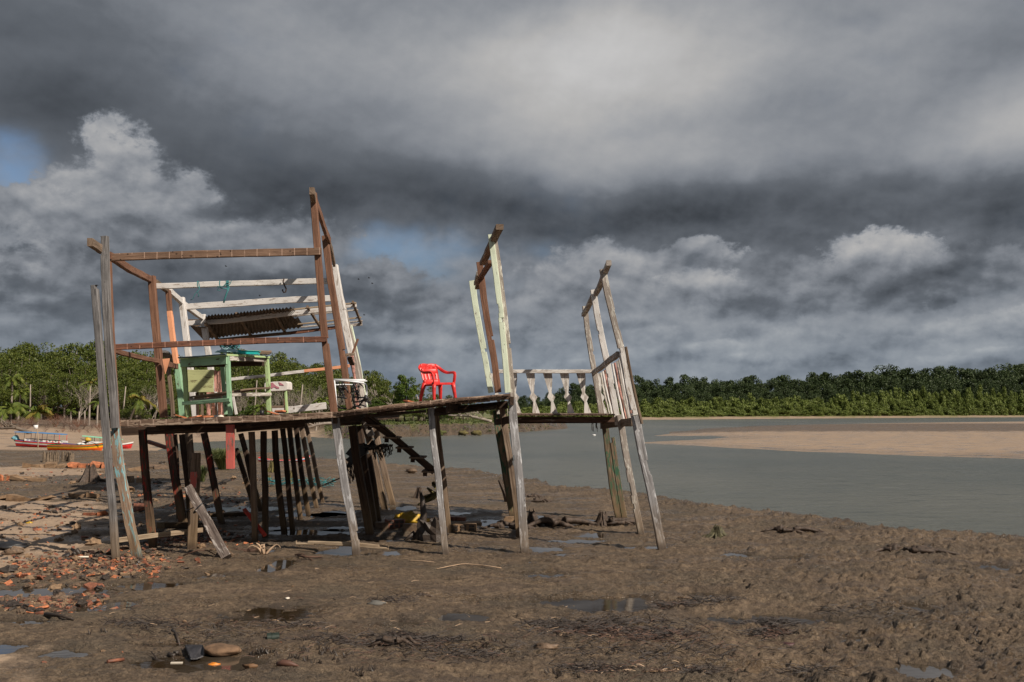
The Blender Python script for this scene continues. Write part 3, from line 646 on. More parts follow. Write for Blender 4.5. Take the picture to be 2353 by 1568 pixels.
# --- front right corner post of the room and its foot
bm('post', 'A', [(1424, 110, 18.7), (1450, 460, 18.7), (1482, 880, 18.7), (1508, 1100, 18.7), (1548, 1425, 18.7)], 14.5, .14, W_BROWN, [(.66, .685, 1, .25)])
bm('stilt', 'C', [(2040, 140, 18.75), (2075, 400, 18.75), (2115, 650, 18.75), (2165, 900, 18.75), (2198, 1110, 18.75), (2205, 1200, 18.75)], 17, .13, W_SILVER, [(.74, .80, 1, .16)])
# --- side posts running back
bm('post', 'A', [(459, 605, 22.4), (475, 830, 22.4), (497, 1060, 22.4), (515, 1280, 22.4), (531, 1450, 22.4)], 14.5, .16, W_BROWN)
bm('post', 'A', [(556, 690, 24.3), (566, 815, 24.3)], 9.5, .14, W_BROWN)
bm('post', 'A', [(566, 815, 24.3), (590, 1020, 24.3), (605, 1130, 24.3)], 10.5, .14, W_PEACH, label='post painted peach orange')
bm('post', 'A', [(609, 1130, 24.35), (630, 1300, 24.35), (645, 1440, 24.35)], 13, .14, W_GREEN, label='lower post painted mint green')
bm('post', 'A', [(636, 733, 26.3), (656, 900, 26.3), (680, 1085, 26.3), (720, 1450, 26.3)], 12.5, .16, W_WHITE)
bm('post', 'A', [(763, 835, 29.2), (780, 960, 29.2), (801, 1085, 29.2), (850, 1450, 29.2)], 12, .16, W_WHITE)
# --- right side of the room, running back
bm('post', 'A', [(1494, 365, 22.4), (1525, 620, 22.4), (1560, 830, 22.4), (1598, 1060, 22.4), (1640, 1400, 22.4)], 14, .16, W_BROWN, [(.66, .665, 1, .4), (.665, .70, 1, .18)])
bm('post', 'A', [(1552, 540, 27.0), (1585, 740, 27.0), (1620, 930, 27.0), (1652, 1070, 27.0)], 13, .22, W_WHITE, [(.5, .505, 1, .3)])
bm('post', 'A', [(1655, 1065, 27.0), (1690, 1230, 27.0), (1740, 1480, 27.0), (1770, 1560, 27.0)], 15, .22, W_WORN)
bm('post', 'A', [(1588, 700, 27.4), (1650, 950, 27.4), (1700, 1150, 27.4), (1735, 1400, 27.4)], 6, .10, W_WORN)
bm('post', 'A', [(1612, 830, 27.2), (1640, 950, 27.2), (1655, 1080, 27.2)], 3.5, .10, W_RUST)
bm('post', 'A', [(1650, 900, 27.6), (1700, 1130, 27.6), (1745, 1390, 27.6)], 4.5, .10, W_LIME)
bm('post', 'A', [(1655, 1070, 26.8), (1668, 1200, 26.8), (1690, 1400, 26.8)], 6, .08, W_PINK)
# --- top plates and cross beams
bm('beam', 'A', [(90, 402, 17.5), (160, 450, 18.3)], 19, .10, W_GREYB, hint=(0, 0, 1), label='end of the left wall plate sticking out')
bm('beam', 'A', [(200, 480, 18.5), (330, 565, 20.3), (445, 622, 22.3)], 17, .10, W_BROWN, hint=(0, 0, 1))
bm('beam', 'A', [(478, 640, 22.6), (552, 690, 24.4)], 12, .10, W_GREYB, hint=(0, 0, 1))
bm('beam', 'A', [(566, 695, 24.4), (632, 755, 26.2), (680, 797, 27.4), (760, 855, 29.2)], 13, .10, W_WHITE, hint=(0, 0, 1))
bm('beam', 'A', [(1415, 95, 18.0), (1428, 170, 18.9)], 12, .14, W_GREYB, hint=(1, 0, 0))
bm('beam', 'A', [(1428, 130, 18.9), (1462, 235, 19.9), (1500, 350, 21.8), (1520, 395, 22.5)], 8, .16, W_BROWN, hint=(1, 0, 0))
bm('beam', 'A', [(1510, 375, 22.5), (1532, 450, 24.2), (1548, 535, 26.8)], 7, .14, W_GREYB, hint=(1, 0, 0))
bm('beam', 'A', [(200, 494, 18.6), (700, 476, 18.6), (1200, 465, 18.6), (1472, 458, 18.6)], 17, .08, W_TOPB, label='top front beam with nail marks')
bm('beam', 'A', [(480, 666, 22.5), (900, 652, 22.5), (1515, 633, 22.5)], 12.5, .09, W_WHITE)
bm('beam', 'A', [(638, 790, 26.4), (1000, 766, 26.4), (1300, 746, 26.4), (1535, 738, 26.4)], 14, .09, W_WHITE)
bm('beam', 'A', [(668, 888, 29.3), (900, 873, 29.3), (1200, 838, 29.3), (1545, 800, 29.3)], 11, .10, W_WHITE)
bm('beam', 'A', [(850, 988, 32.5), (1100, 962, 32.5), (1290, 945, 32.5)], 7, .08, W_GREYB)
bm('beam', 'A', [(1285, 945, 32.5), (1560, 912, 32.5)], 7, .08, W_RUST)
bm('beam', 'A', [(226, 1030, 18.6), (700, 1008, 18.6), (1100, 992, 18.6), (1505, 983, 18.6)], 13.5, .08, W_RUST, label='lower front beam, charred reddish')
bm('beam', 'A', [(232, 1050, 18.8), (350, 1083, 20.4), (495, 1113, 22.3)], 11.5, .08, W_BROWN, hint=(0, 0, 1))
bm('beam', 'A', [(550, 1130, 23.0), (608, 1146, 24.2)], 12, .08, W_BROWN, hint=(0, 0, 1))
bm('beam', 'A', [(930, 1222, 29.0), (1150, 1200, 29.0), (1370, 1173, 29.0)], 7, .07, W_WHITE)
bm('beam', 'A', [(1370, 1172, 29.0), (1520, 1158, 29.0), (1640, 1142, 29.0)], 7, .07, W_PEACH)
# gusset and loose boards on the right posts
MB().plate([at('A', 522, 1100, 22.2), at('A', 563, 1096, 22.2), at('A', 562, 1110, 22.2), at('A', 538, 1190, 22.2)], (0, .03, 0)).build('gusset', W_PEACH, house)
bm('brace', 'A', [(1690, 980, 26.6), (1655, 1075, 26.6)], 5, .06, W_BROWN)
bm('brace', 'A', [(1608, 1080, 22.4), (1658, 1070, 24.5)], 6, .12, W_GREYB)
bm('brace', 'A', [(1640, 1095, 24.5), (1655, 1130, 25.0)], 6, .12, W_DARK)
bm('brace', 'A', [(515, 1055, 24.0), (560, 1080, 25.0), (605, 1105, 26.0)], 5, .25, W_GREY)
bm('brace', 'A', [(548, 1075, 26.4), (608, 1120, 27.4)], 5, .25, W_GREY)
bm('post', 'A', [(555, 1120, 27.5), (575, 1300, 27.5), (585, 1445, 27.5)], 7, .12, W_GREYB)
# --- corrugated roof remnant: sheet above purlins and rafters
ra, rb_, rc, rd = at('A', 780, 846, 28.6), at('A', 1300, 791, 28.6), at('A', 1362, 912, 33.0), at('A', 765, 982, 33.0)
roof = MB(); nu, nv = 216, 6
for s_ in range(2):
    for j in range(nv + 1):
        for i in range(nu + 1):
            u_, v_ = i / nu, j / nv
            p = (ra.lerp(rb_, u_)).lerp(rd.lerp(rc, u_), v_)
            rag = .22 * mnoise.noise((u_ * 9, v_ * 2, 3)) * (1 if u_ > .9 else 0)
            p = p + Vector((rag, 0, .024 * math.cos(u_ * 2 * math.pi * 27) + .03 * mnoise.noise((u_ * 5, v_ * 2, 0)) + (.008 if s_ else 0)))
            roof.v.append(tuple(p))
for s_ in range(2):
    o = s_ * (nu + 1) * (nv + 1)
    for j in range(nv):
        for i in range(nu):
            if i > nu * .955 and j < 3 and (i + j) % 2 == 0: continue
            a = o + j * (nu + 1) + i; q = (a, a + 1, a + nu + 2, a + nu + 1)
            roof.face(q if s_ == 0 else q[::-1], 0, None, False)
sheet = roof.build('roof_sheet', M_ROOF, house)
roof2 = MB()
p0, p1, p2 = at('A', 690, 905, 29.0), at('A', 785, 915, 29.0), at('A', 765, 984, 33.0)
roof2.plate([p0, p1, p2], (0, 0, .02)).build('roof_sheet', M_ROOF, house)
for (u0, v0, u1, v1, w_) in ((965, 828, 1052, 962, 6.5), (1180, 805, 1256, 942, 6.5), (1388, 788, 1472, 920, 5.5), (780, 890, 852, 982, 7), (1660, 760, 1708, 885, 5), (1618, 850, 1640, 905, 3)):
    bm('rafter', 'A', [(u0, v0, 28.8), (u1, v1, 32.9)], w_, .08, W_GREYB, hint=(1, 0, 0))
for (u0, v0, u1, v1, Y, w_, mt) in ((1290, 806, 1680, 766, 29.0, 4, W_DRY), (1300, 845, 1690, 806, 30.2, 3.5, W_WORN), (1330, 893, 1710, 852, 31.6, 3.5, W_DRY), (1350, 910, 1718, 872, 32.4, 3.5, W_WORN), (1600, 788, 1682, 780, 29.4, 8, W_WHITE),
                                   (1642, 900, 1716, 892, 32.8, 7, W_WORN), (668, 868, 760, 868, 29.4, 4, W_GREYB), (700, 905, 790, 895, 30.2, 3.0, W_GREYB)):
    bm('purlin', 'A', [(u0, v0, Y), (u1, v1, Y)], w_, .05, mt)
# --- main deck: edge beam with nailed plank ends, planks, joists
bm('deck_beam', 'A', [(250, 1487, 18.5), (700, 1474, 18.5), (1150, 1456, 18.5), (1543, 1434, 18.5)], 14, .10, W_DECK)
bm('deck_beam', 'D', [(218, 596, 18.55), (600, 545, 18.6), (1000, 503, 18.7), (1388, 472, 18.8)], 13, .10, W_DECK)
def deck_z(x, Y):                                           # top of the planks, measured along the front edge
    xs = [(268, 967.5), (470, 960), (767, 948.5), (1000, 926), (1172, 905.5)]
    px = CX + x / Y * FPX
    x18 = x
    pts = [P(a, b_2, 18.6) for a, b_2 in xs]
    if x18 <= pts[0].x: return pts[0].z
    for a, b_2 in zip(pts, pts[1:]):
        if x18 <= b_2.x: return a.z + (b_2.z - a.z) * (x18 - a.x) / (b_2.x - a.x)
    return pts[-1].z
dk = MB(); x0, x1 = P(268, 960, 18.5).x, P(1170, 906, 18.8).x
n = 62
for i in range(n):                                          # planks run towards the back, each with its own end and level
    a = x0 + (x1 - x0) * i / n; b2 = x0 + (x1 - x0) * (i + 1) / n - .012; c = (a + b2) / 2
    back = 29.0 if c < P(790, 950, 18.6).x else (22.3 if c < x1 - 2.2 else 24.9)
    if i in (9, 17, 18, 33): back = 20.6
    zt = deck_z(c, 19) ; fr = 18.44 + rnd.uniform(0, .05); jz = rnd.uniform(-.008, .008)
    lean = rnd.uniform(-.02, .02)
    zb2 = zt + rnd.uniform(-.01, .01)
    dk.plank([(c, fr, zt - .012 + jz), (c + lean, (fr + back) / 2, zt - .014), (c + lean, back + rnd.uniform(-.15, .15), zb2 - .012)], (b2 - a), .026, (1, 0, 0), seg=.6)
dk.build('deck_planking', W_DECK, house)
for (f, u0, v0, Y0, u1, v1, Y1, w_) in (('C', 355, 250, 20.5, 1200, 218, 20.5, 18), ('C', 1265, 228, 20.3, 1800, 182, 20.8, 16), ('C', 2070, 175, 21.5, 2240, 165, 21.5, 17), ('D', 250, 638, 21.5, 400, 632, 21.5, 14),
                                       ('C', 360, 235, 24.5, 1300, 210, 24.5, 10), ('C', 500, 232, 28.6, 1500, 205, 28.6, 8), ('D', 840, 575, 21.8, 1370, 520, 21.8, 14), ('D', 900, 562, 24.6, 1360, 540, 24.6, 12),
                                       ('F', 190, 150, 21.3, 275, 150, 21.3, 15)):
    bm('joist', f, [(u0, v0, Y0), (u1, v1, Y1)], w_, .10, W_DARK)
for (u0, v0, u1, v1) in ((520, 575, 1270, 490), (1190, 560, 1360, 520), (900, 590, 1300, 545), (450, 600, 820, 570)):
    bm('joist', 'D', [(u0, v0, 18.8), (u1, v1, 24.6)], 7, .09, W_DARK)
for x in (-6.6, -4.9, -3.3, -1.2, .0):
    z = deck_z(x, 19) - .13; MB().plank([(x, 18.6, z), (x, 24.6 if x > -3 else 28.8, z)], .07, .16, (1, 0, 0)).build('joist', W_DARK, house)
# --- stilts below
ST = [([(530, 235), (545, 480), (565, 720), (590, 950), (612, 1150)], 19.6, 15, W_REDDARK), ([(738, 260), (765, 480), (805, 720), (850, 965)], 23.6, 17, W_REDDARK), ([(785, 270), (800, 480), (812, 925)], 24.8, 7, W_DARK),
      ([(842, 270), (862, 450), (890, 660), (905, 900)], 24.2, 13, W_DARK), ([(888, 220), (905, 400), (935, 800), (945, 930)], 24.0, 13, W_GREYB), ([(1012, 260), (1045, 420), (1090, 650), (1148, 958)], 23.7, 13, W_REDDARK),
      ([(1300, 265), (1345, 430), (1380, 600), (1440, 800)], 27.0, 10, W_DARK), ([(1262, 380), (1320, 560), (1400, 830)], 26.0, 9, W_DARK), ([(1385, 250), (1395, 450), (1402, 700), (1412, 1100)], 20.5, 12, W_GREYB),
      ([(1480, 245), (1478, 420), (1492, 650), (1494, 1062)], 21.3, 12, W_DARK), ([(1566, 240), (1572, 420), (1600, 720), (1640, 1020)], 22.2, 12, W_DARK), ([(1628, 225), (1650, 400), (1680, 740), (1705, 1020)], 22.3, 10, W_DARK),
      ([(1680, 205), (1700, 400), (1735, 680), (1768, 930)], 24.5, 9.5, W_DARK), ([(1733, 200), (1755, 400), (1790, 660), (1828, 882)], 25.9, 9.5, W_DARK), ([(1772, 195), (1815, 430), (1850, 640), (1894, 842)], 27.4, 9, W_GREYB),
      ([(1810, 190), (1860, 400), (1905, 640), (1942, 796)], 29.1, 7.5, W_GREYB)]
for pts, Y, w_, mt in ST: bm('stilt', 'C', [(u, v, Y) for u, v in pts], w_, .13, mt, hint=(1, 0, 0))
bm('stilt', 'D', [(345, 665, 21.5), (375, 900, 21.5), (420, 1140, 21.5), (462, 1380, 21.5)], 17, .2, W_DARK)
bm('stilt', 'D', [(388, 665, 23.0), (425, 900, 23.0), (462, 1120, 23.0), (495, 1325, 23.0)], 13, .2, W_DARK)
bm('stilt', 'D', [(452, 850, 24.1), (490, 1060, 24.1), (520, 1290, 24.1)], 11, .14, W_DARK)
bm('stilt', 'D', [(420, 620, 27.2), (455, 750, 27.2), (490, 900, 27.2), (558, 1205, 27.2)], 14, .2, W_GREYB)
bm('stilt', 'D', [(490, 640, 28.2), (520, 800, 28.2), (560, 980, 28.2), (612, 1180, 28.2)], 12, .2, W_GREYB)
bm('stilt', 'D', [(866, 550, 18.9), (880, 760, 18.9), (905, 950, 18.9), (935, 1250, 18.9), (960, 1495, 18.9)], 13.5, .16, W_SILVER, [(0, .04, -1, .0), (.58, .62, 1, .06)])
bm('stilt', 'D', [(900, 590, 21.9), (915, 760, 21.9), (945, 980, 21.9), (985, 1365, 21.9)], 10.5, .14, W_GREYB)
bm('stilt', 'C', [(1218, 195, 18.62), (1220, 540, 18.62)], 20, .06, W_FADED, [(0, .22, 1, .0)], label='broken hanging board with bright red paint')
bm('stilt', 'C', [(950, 415, 19.6), (942, 700, 19.5), (930, 900, 19.5), (918, 1150, 19.5)], 18, .12, W_GREYB, [(0, .06, -1, .1)])
MB().plank([at('C', 931, 565, 19.38), at('C', 929, 690, 19.38)], .125, .03, (1, 0, 0)).build('board', W_FADED, house, label='short red painted board nailed to a stilt')
bm('board', 'C', [(345, 1100, 19.0), (640, 1060, 19.3), (1002, 1020, 19.7)], 11, .05, W_DRY, label='pale low rail board nailed across the stilts')
# --- stair hanging below the deck
bm('stair_stringer', 'D', [(425, 612, 21.2), (600, 735, 21.2), (740, 850, 21.2), (885, 972, 21.2)], 13, .05, W_DARK)
bm('stair_stringer', 'D', [(470, 612, 22.0), (620, 735, 22.0), (760, 850, 22.0), (885, 952, 22.0)], 9, .05, W_GREYB)
for (u, v) in ((500, 662), (610, 742), (692, 808), (780, 872), (860, 962)):
    c = at('D', u, v, 21.6); MB().box(c, (.30, .95, .035), (0, .05, 0)).build('stair_tread', W_GREYB, house)
    MB().box(c + Vector((-.09, -.28, -.06)), (.09, .04, .08), (0, .05, 0)).build('tread_block', W_DARK, house)
# --- gallery on the right: three leaning frames, balustrade, low floor
bm('post', 'E', [(162, 505, 25.2), (190, 700, 25.2), (230, 920, 25.2), (262, 1080, 25.2), (305, 1330, 25.2)], 14, .13, W_LIME, [(.61, .64, 1, .35), (.64, 1.0, 1, .10)], label='post painted pale lime green')
bm('post', 'E', [(218, 368, 22.2), (250, 640, 22.2), (285, 860, 22.2), (325, 1080, 22.2), (355, 1330, 22.2)], 15, .15, W_BROWN, [(.57, .60, 1, .28)])
bm('post', 'E', [(300, 165, 18.9), (330, 400, 18.9), (372, 720, 18.9), (395, 960, 18.9), (425, 1330, 18.9)], 13, .10, W_LIME, [(.44, .50, -1, .2), (.53, .56, 1, .45), (.5, .53, -1, .1)], label='tall post painted lime green on its left')
bm('post', 'E', [(322, 165, 19.0), (358, 400, 19.0), (398, 720, 19.0), (425, 960, 19.0), (460, 1330, 19.0), (470, 1470, 19.0)], 13, .12, W_WORN, [(.62, .645, 1, .3)])
bm('stilt', 'F', [(306, 100, 18.9), (330, 380, 18.9), (350, 560, 18.9), (385, 900, 18.9), (415, 1362, 18.9)], 19, .15, W_SILVER, [(0, .07, -1, .1), (.33, .36, -1, .12)])
bm('stilt', 'F', [(325, 100, 19.02), (333, 250, 19.02)], 9, .14, W_WORN)
bm('stilt', 'F', [(175, 190, 25.0), (210, 440, 25.0), (262, 760, 25.0), (318, 1080, 25.0)], 16, .15, W_MOSS)
bm('stilt', 'F', [(225, 160, 21.4), (262, 420, 21.4), (300, 640, 21.4), (330, 860, 21.4), (368, 1228, 21.4)], 14, .15, W_GREYB, [(.38, .42, 1, .15)])
bm('beam', 'E', [(366, 108, 17.4), (320, 205, 19.0), (285, 285, 20.0), (240, 375, 21.6)], 17, .10, W_GREYB, hint=(1, 0, 0))
bm('beam', 'E', [(212, 450, 22.4), (192, 525, 24.8)], 11, .10, W_WORN, hint=(1, 0, 0))
bm('beam', 'E', [(300, 365, 19.4), (235, 470, 21.8), (200, 560, 24.6)], 13, .07, W_BROWN, hint=(1, 0, 0))
bm('post', 'E', [(994, 692, 24.9), (1012, 860, 24.9), (1042, 1040, 24.9), (1065, 1180, 24.9), (1118, 1492, 24.9)], 12, .14, W_WORN, [(.42, .45, 1, .2)])
bm('post', 'E', [(1056, 572, 21.9), (1085, 760, 21.9), (1120, 930, 21.9), (1160, 1110, 21.9), (1210, 1400, 21.9), (1240, 1568, 21.9)], 13.5, .14, W_WHITE, [(.30, .33, -1, .15), (.62, .65, -1, .18), (.70, .74, 1, .15)])
bm('post', 'E', [(1125, 420, 19.45), (1165, 620, 19.45), (1215, 820, 19.45), (1258, 1000, 19.45)], 15, .14, W_WORN, [(.52, .78, 1, .12)])
bm('post', 'E', [(1262, 1000, 19.4), (1305, 1220, 19.4), (1360, 1495, 19.4)], 15, .14, W_WHITE, [(0, .08, -1, .25), (.92, .97, -1, .3)], label='post with thick peeling white paint')
bm('post', 'E', [(1296, 992, 19.2), (1340, 1230, 19.2), (1380, 1420, 19.2), (1415, 1560, 19.2)], 5.5, .10, W_GREYB)
bm('beam', 'E', [(1172, 372, 18.4), (1145, 440, 19.5), (1100, 555, 20.8), (1075, 605, 21.8)], 12, .10, W_WORN, hint=(1, 0, 0))
bm('beam', 'E', [(1052, 625, 22.0), (1018, 700, 24.0), (985, 755, 25.0)], 11, .10, W_WORN, hint=(1, 0, 0))
bm('stilt', 'F', [(1085, 300, 24.9), (1115, 560, 24.9), (1150, 840, 24.9), (1198, 1085, 24.9)], 14, .16, W_MOSS, label='stilt stained dark green')
bm('stilt', 'F', [(1145, 420, 24.0), (1175, 640, 24.0), (1215, 900, 24.0), (1255, 1122, 24.0)], 12, .14, W_MOSS, [(0, .05, -1, .4), (.29, .32, 1, .1)])
bm('stilt', 'F', [(1210, 230, 21.8), (1250, 500, 21.8), (1300, 760, 21.8), (1345, 1000, 21.8), (1386, 1215, 21.8)], 14, .14, W_WORN, [(.39, .41, -1, .12), (.5, .6, -1, .2), (.66, .70, -1, .22)])
bm('stilt', 'F', [(1340, 235, 19.4), (1400, 560, 19.4), (1455, 800, 19.4), (1505, 1040, 19.4), (1562, 1342, 19.4)], 18, .15, W_SILVER, [(.30, .375, 1, .2), (.375, .40, 1, .12)])
# low floor
lf = MB(); xa, xb = at('F', 350, 240, 21.6).x, at('F', 1165, 240, 21.6).x
for i in range(22):
    a = xa + (xb - xa) * i / 22; c = a + (xb - xa) / 44; zt = at('F', 350 + 815 * (i + .5) / 22, 230, 21.6).z
    lf.plank([(c, 21.45 + rnd.uniform(-.06, .04), zt), (c, 25.1, zt + .01)], (xb - xa) / 22 - .01, .03, (1, 0, 0), seg=.8)
lf.build('gallery_floor', W_DECK, house)
bm('gallery_beam', 'F', [(355, 268, 21.7), (700, 266, 21.7), (1165, 270, 21.7)], 13, .10, W_ROT, label='rotten dark edge beam of the gallery')
bm('gallery_beam', 'F', [(340, 285, 24.6), (1180, 280, 24.6)], 10, .10, W_DARK)
bm('gallery_beam', 'F', [(1060, 320, 24.8), (1200, 300, 22.6), (1325, 290, 19.6)], 15, .08, W_GREYB, hint=(0, 0, 1))
bm('gallery_beam', 'F', [(180, 290, 24.0), (300, 270, 19.2)], 14, .08, W_DARK, hint=(0, 0, 1))
# balustrade across the back of the gallery
rail = bm('rail', 'Z', [(-20, 143, 24.8), (700, 143, 24.8), (1450, 143, 24.8)], 8.6, .09, W_BAL)
prof = [(400, 172), (540, 172), (545, 250), (528, 480), (583, 545), (553, 612), (628, 812), (505, 812), (517, 622), (458, 545), (485, 480), (425, 270)]
for k, (du, sh) in enumerate(((-555, 0), (-278, -12), (0, 0), (276, 12), (540, 10), (798, 14), (1052, 14))):
    j = rnd.uniform(-4, 4)
    pts = [at('Z', u + du + j + sh * (v - 172) / 640, v, 24.85) for u, v in prof]
    MB().plate(pts, (0, .035, 0)).build('baluster', W_BAL, house)
# side rail and upright slats
bm('rail', 'E', [(1062, 1180, 24.9), (1120, 1140, 22.8), (1170, 1095, 21.4), (1240, 1048, 19.4)], 11, .07, W_WORN, hint=(0, 0, 1))
SL = [(1575, 160, 1712, 805, 24.3), (1608, 140, 1755, 805, 23.8), (1640, 120, 1795, 805, 23.3), (1672, 100, 1830, 850, 22.8), (1762, 20, 1935, 885, 21.3), (1800, 5, 1975, 880, 20.9), (1838, -20, 2012, 875, 20.5), (1872, -45, 2045, 868, 20.1), (1905, -60, 2070, 860, 19.8)]
for k, (u0, v0, u1, v1, Y) in enumerate(SL):
    MB().plank([at('Z', u0, v0, Y), at('Z', (u0 + u1) / 2 - 8, (v0 + v1) / 2, Y), at('Z', u1, v1, Y)], .10, .03, (.35, 1, 0), jit=1.5).build('slat', [W_WORN, W_WHITE, W_PINK][k % 3], house)
# --- remnants of a wall behind the counter
MB().plank([at('B', 462, 860, 22.9), at('B', 798, 862, 22.9)], 1.35 * .0 + 283 * .1832 * 22.9 / FPX, .03, (0, 0, 1)).build('wall_board', W_YELLOWG, house, label='faded yellow green boards')
for (u0, v0, u1, v1, w_, mt) in ((815, 730, 835, 995, 7, W_PINK), (850, 735, 860, 1000, 7, W_PINK), (880, 730, 895, 1010, 6, W_PINK), (915, 760, 925, 1000, 5, W_RUST), (905, 735, 940, 900, 4, W_WHITE),
                                 (590, 1005, 600, 1290, 7, W_DARK), (650, 1005, 655, 1290, 7, W_GREYB), (735, 1000, 735, 1290, 9, W_PINK), (785, 1000, 795, 1290, 8, W_RUST), (865, 1050, 875, 1290, 7, W_RUST), (905, 1000, 912, 1290, 7, W_PINK), (830, 1060, 832, 1290, 4, W_DARK),
                                 (1040, 1050, 1085, 1280, 6, W_WHITE), (700, 1110, 745, 1290, 5, W_GREYB)):
    bm('wall_board', 'B', [(u0, v0, 23.1), (u1, v1, 23.1)], w_, .03, mt)
# ---------------------------------------------------------------- things on the deck
# green counter table
T0 = at('B', 960, 1300, 19.8)
table = thing('work_table', T0, 'tall peeling green wooden table standing on the tilted deck', 'table')
def tb(name, pts, wpx, d, mat, hint=None, **k): return bm(name, 'B', pts, wpx, d, mat, hint=hint, parent=table, **k)
YL, YN, YR, YB = 20.3, 19.6, 21.0, 21.7
tb('leg', [(432, 640, YL), (450, 980, YL), (468, 1318, YL)], 9.5, .09, W_GREENL)
tb('leg', [(970, 530, YN), (985, 900, YN), (1010, 1292, YN)], 9.5, .10, W_GREEN)
tb('leg', [(1462, 555, YR), (1480, 900, YR), (1497, 1268, YR)], 9.0, .10, W_GREENL)
tb('leg', [(905, 640, YB), (930, 1000, YB), (955, 1280, YB)], 8, .09, W_GREEN)
tb('apron', [(388, 635, YL - .03), (962, 592, YN - .07)], 20, .03, W_GREEN, hint=(0, 0, 1))
tb('apron', [(995, 575, YN), (1448, 595, YR - .03)], 11, .03, W_WORN, hint=(0, 0, 1))
tb('apron', [(450, 660, YL + .4), (1440, 640, YR + .4)], 12, .03, W_DARK, hint=(0, 0, 1))
tb('stretcher', [(412, 1143, YL - .07), (1005, 1098, YN - .09)], 8.5, .05, W_GREEN, hint=(0, 0, 1))
tb('stretcher', [(1000, 1035, YN + .05), (1512, 1030, YR - .06)], 8.5, .05, W_WORN, hint=(0, 0, 1))
tb('stretcher', [(480, 1085, YL + .6), (640, 1105, YL + .5), (900, 1060, YL + .6)], 7, .04, W_WORN, hint=(0, 0, 1))
ctr = MB(); c_ = [at('B', 362, 563, YL - .1), at('B', 962, 520, YN - .12), at('B', 1508, 552, YR), at('B', 905, 585, YB)]
ctr.plate(c_, (0, 0, -.035)).build('table_top', W_GREENL, table)
tb('edge_strip', [(358, 570, YL - .14), (955, 527, YN - .16)], 3.0, .04, M_SLATE, hint=(0, 0, 1))
sh = MB()
sh.plank([at('B', 500, 1065, YL + .1), at('B', 960, 1005, YN + .4), at('B', 1250, 965, YN + .9), at('B', 1505, 945, YR)], .035, .16, (0, 0, 1))
sh.plank([at('B', 560, 1075, YL + .2), at('B', 960, 1030, YN + .6), at('B', 1300, 975, YR - .2)], .04, .30, (0, 0, 1))
sh.build('shelf', W_GREYB, table)
# stuff on the table
rr = random.Random(3)
rp = MB(); c = at('B', 1000, 470, 20.3)
for k in range(9):
    rad = rr.uniform(.07, .15); ph = rr.random() * 6; zc = rr.uniform(0, .12); ex = rr.uniform(.9, 1.6)
    rp.tube([c + Vector((rad * ex * math.cos(a + ph) + rr.uniform(-.01, .01), rad * math.sin(a + ph), zc + .05 * math.sin(2 * a + ph) + .015)) for a in [i * 6.2 / 22 for i in range(23)]], .0095, n=5)
rp.build('rope_heap', M_ROPET, org=c, label='tangled heap of dark teal rope on the green table', cat='rope')
nt = MB(); c = at('B', 985, 500, 19.95)
nx, ny = 22, 12
for i in range(nx):
    for j in range(ny):
        u_, v_ = i / (nx - 1) - .5, j / (ny - 1) - .5
        h = .085 * max(0, 1 - (4 * u_ * u_ + 4 * v_ * v_)) * (1 + .9 * mnoise.noise((u_ * 9, v_ * 9, 1))) + .012 + .02 * abs(mnoise.noise((u_ * 14, v_ * 14, 4)))
        ang_ = .12 * mnoise.noise((u_ * 3, v_ * 3, 8))
        nt.v.append(tuple(c + Vector((u_ * .42 + ang_, v_ * .28 + ang_, h - .02))))
for i in range(nx - 1):
    for j in range(ny - 1):
        a = i * ny + j; nt.face((a, a + ny, a + ny + 1, a + 1), 0, None, True)
nt.build('fishing_net', M_NETL, org=c, label='crumpled pale blue net lying on the table beside the rope heap', cat='net')
MB().box(at('B', 1210, 509, 20.2), (.50, .24, .055), (0, .03, .1)).box(at('B', 1210, 503, 20.2) + Vector((0, 0, .03)), (.54, .27, .012), (0, .03, .1)).build('plastic_tray', M_CYAN, org=at('B', 1210, 515, 20.2), label='flat turquoise plastic tray on the table', cat='tray')
MB().plank([at('B', 1140, 492, 20.9), at('B', 1520, 500, 21.1)], .055, .2, (0, 0, 1)).plank([at('B', 1300, 512, 20.8), at('B', 1500, 520, 20.9)], .04, .2, (0, 0, 1)).build('loose_board', W_GREYB, org=at('B', 1400, 500, 21), label='loose split board lying across the back right of the green table', cat='board')
# stool with padded printed cover
S0 = at('B', 1600, 1262, 22.3); stool = thing('stool', S0, 'small stool with butterfly printed cover behind the green table', 'stool')
def sb(name, pts, wpx, d, mat, **k): return bm(name, 'B', pts, wpx, d, mat, parent=stool, **k)
sb('leg', [(1700, 975, 22.3), (1716, 1262, 22.3)], 5.5, .07, W_GREENL); sb('leg', [(1462, 985, 22.4), (1478, 1262, 22.4)], 5.5, .07, W_GREENL)
sb('leg', [(1685, 985, 22.8), (1698, 1250, 22.8)], 4.5, .06, W_BROWN); sb('leg', [(1470, 985, 22.9), (1482, 1250, 22.9)], 4.5, .06, W_BROWN)
sb('rung', [(1465, 1190, 22.3), (1722, 1183, 22.3)], 5.5, .04, W_GREYB, hint=(0, 0, 1))
pad = MB(); q = [at('B', u, v, 22.2) for u, v in ((1440, 885), (1560, 868), (1700, 866), (1718, 885), (1720, 965), (1705, 978), (1560, 985), (1445, 990), (1436, 930))]
pad.plate(q, (0, .52, 0)); pd = pad.build('padded_seat', M_CLOTH, stool)
def wing(pts, Y, mat, par, nm): MB().plate([at('B', u, v, Y) for u, v in pts], (0, .006, 0)).build(nm, mat, par)
wing([(1512, 885), (1540, 882), (1560, 905), (1585, 925), (1618, 938), (1620, 955), (1590, 955), (1560, 935), (1530, 955), (1512, 945), (1520, 915)], 22.19, M_PINKP, pd, 'butterfly_print')
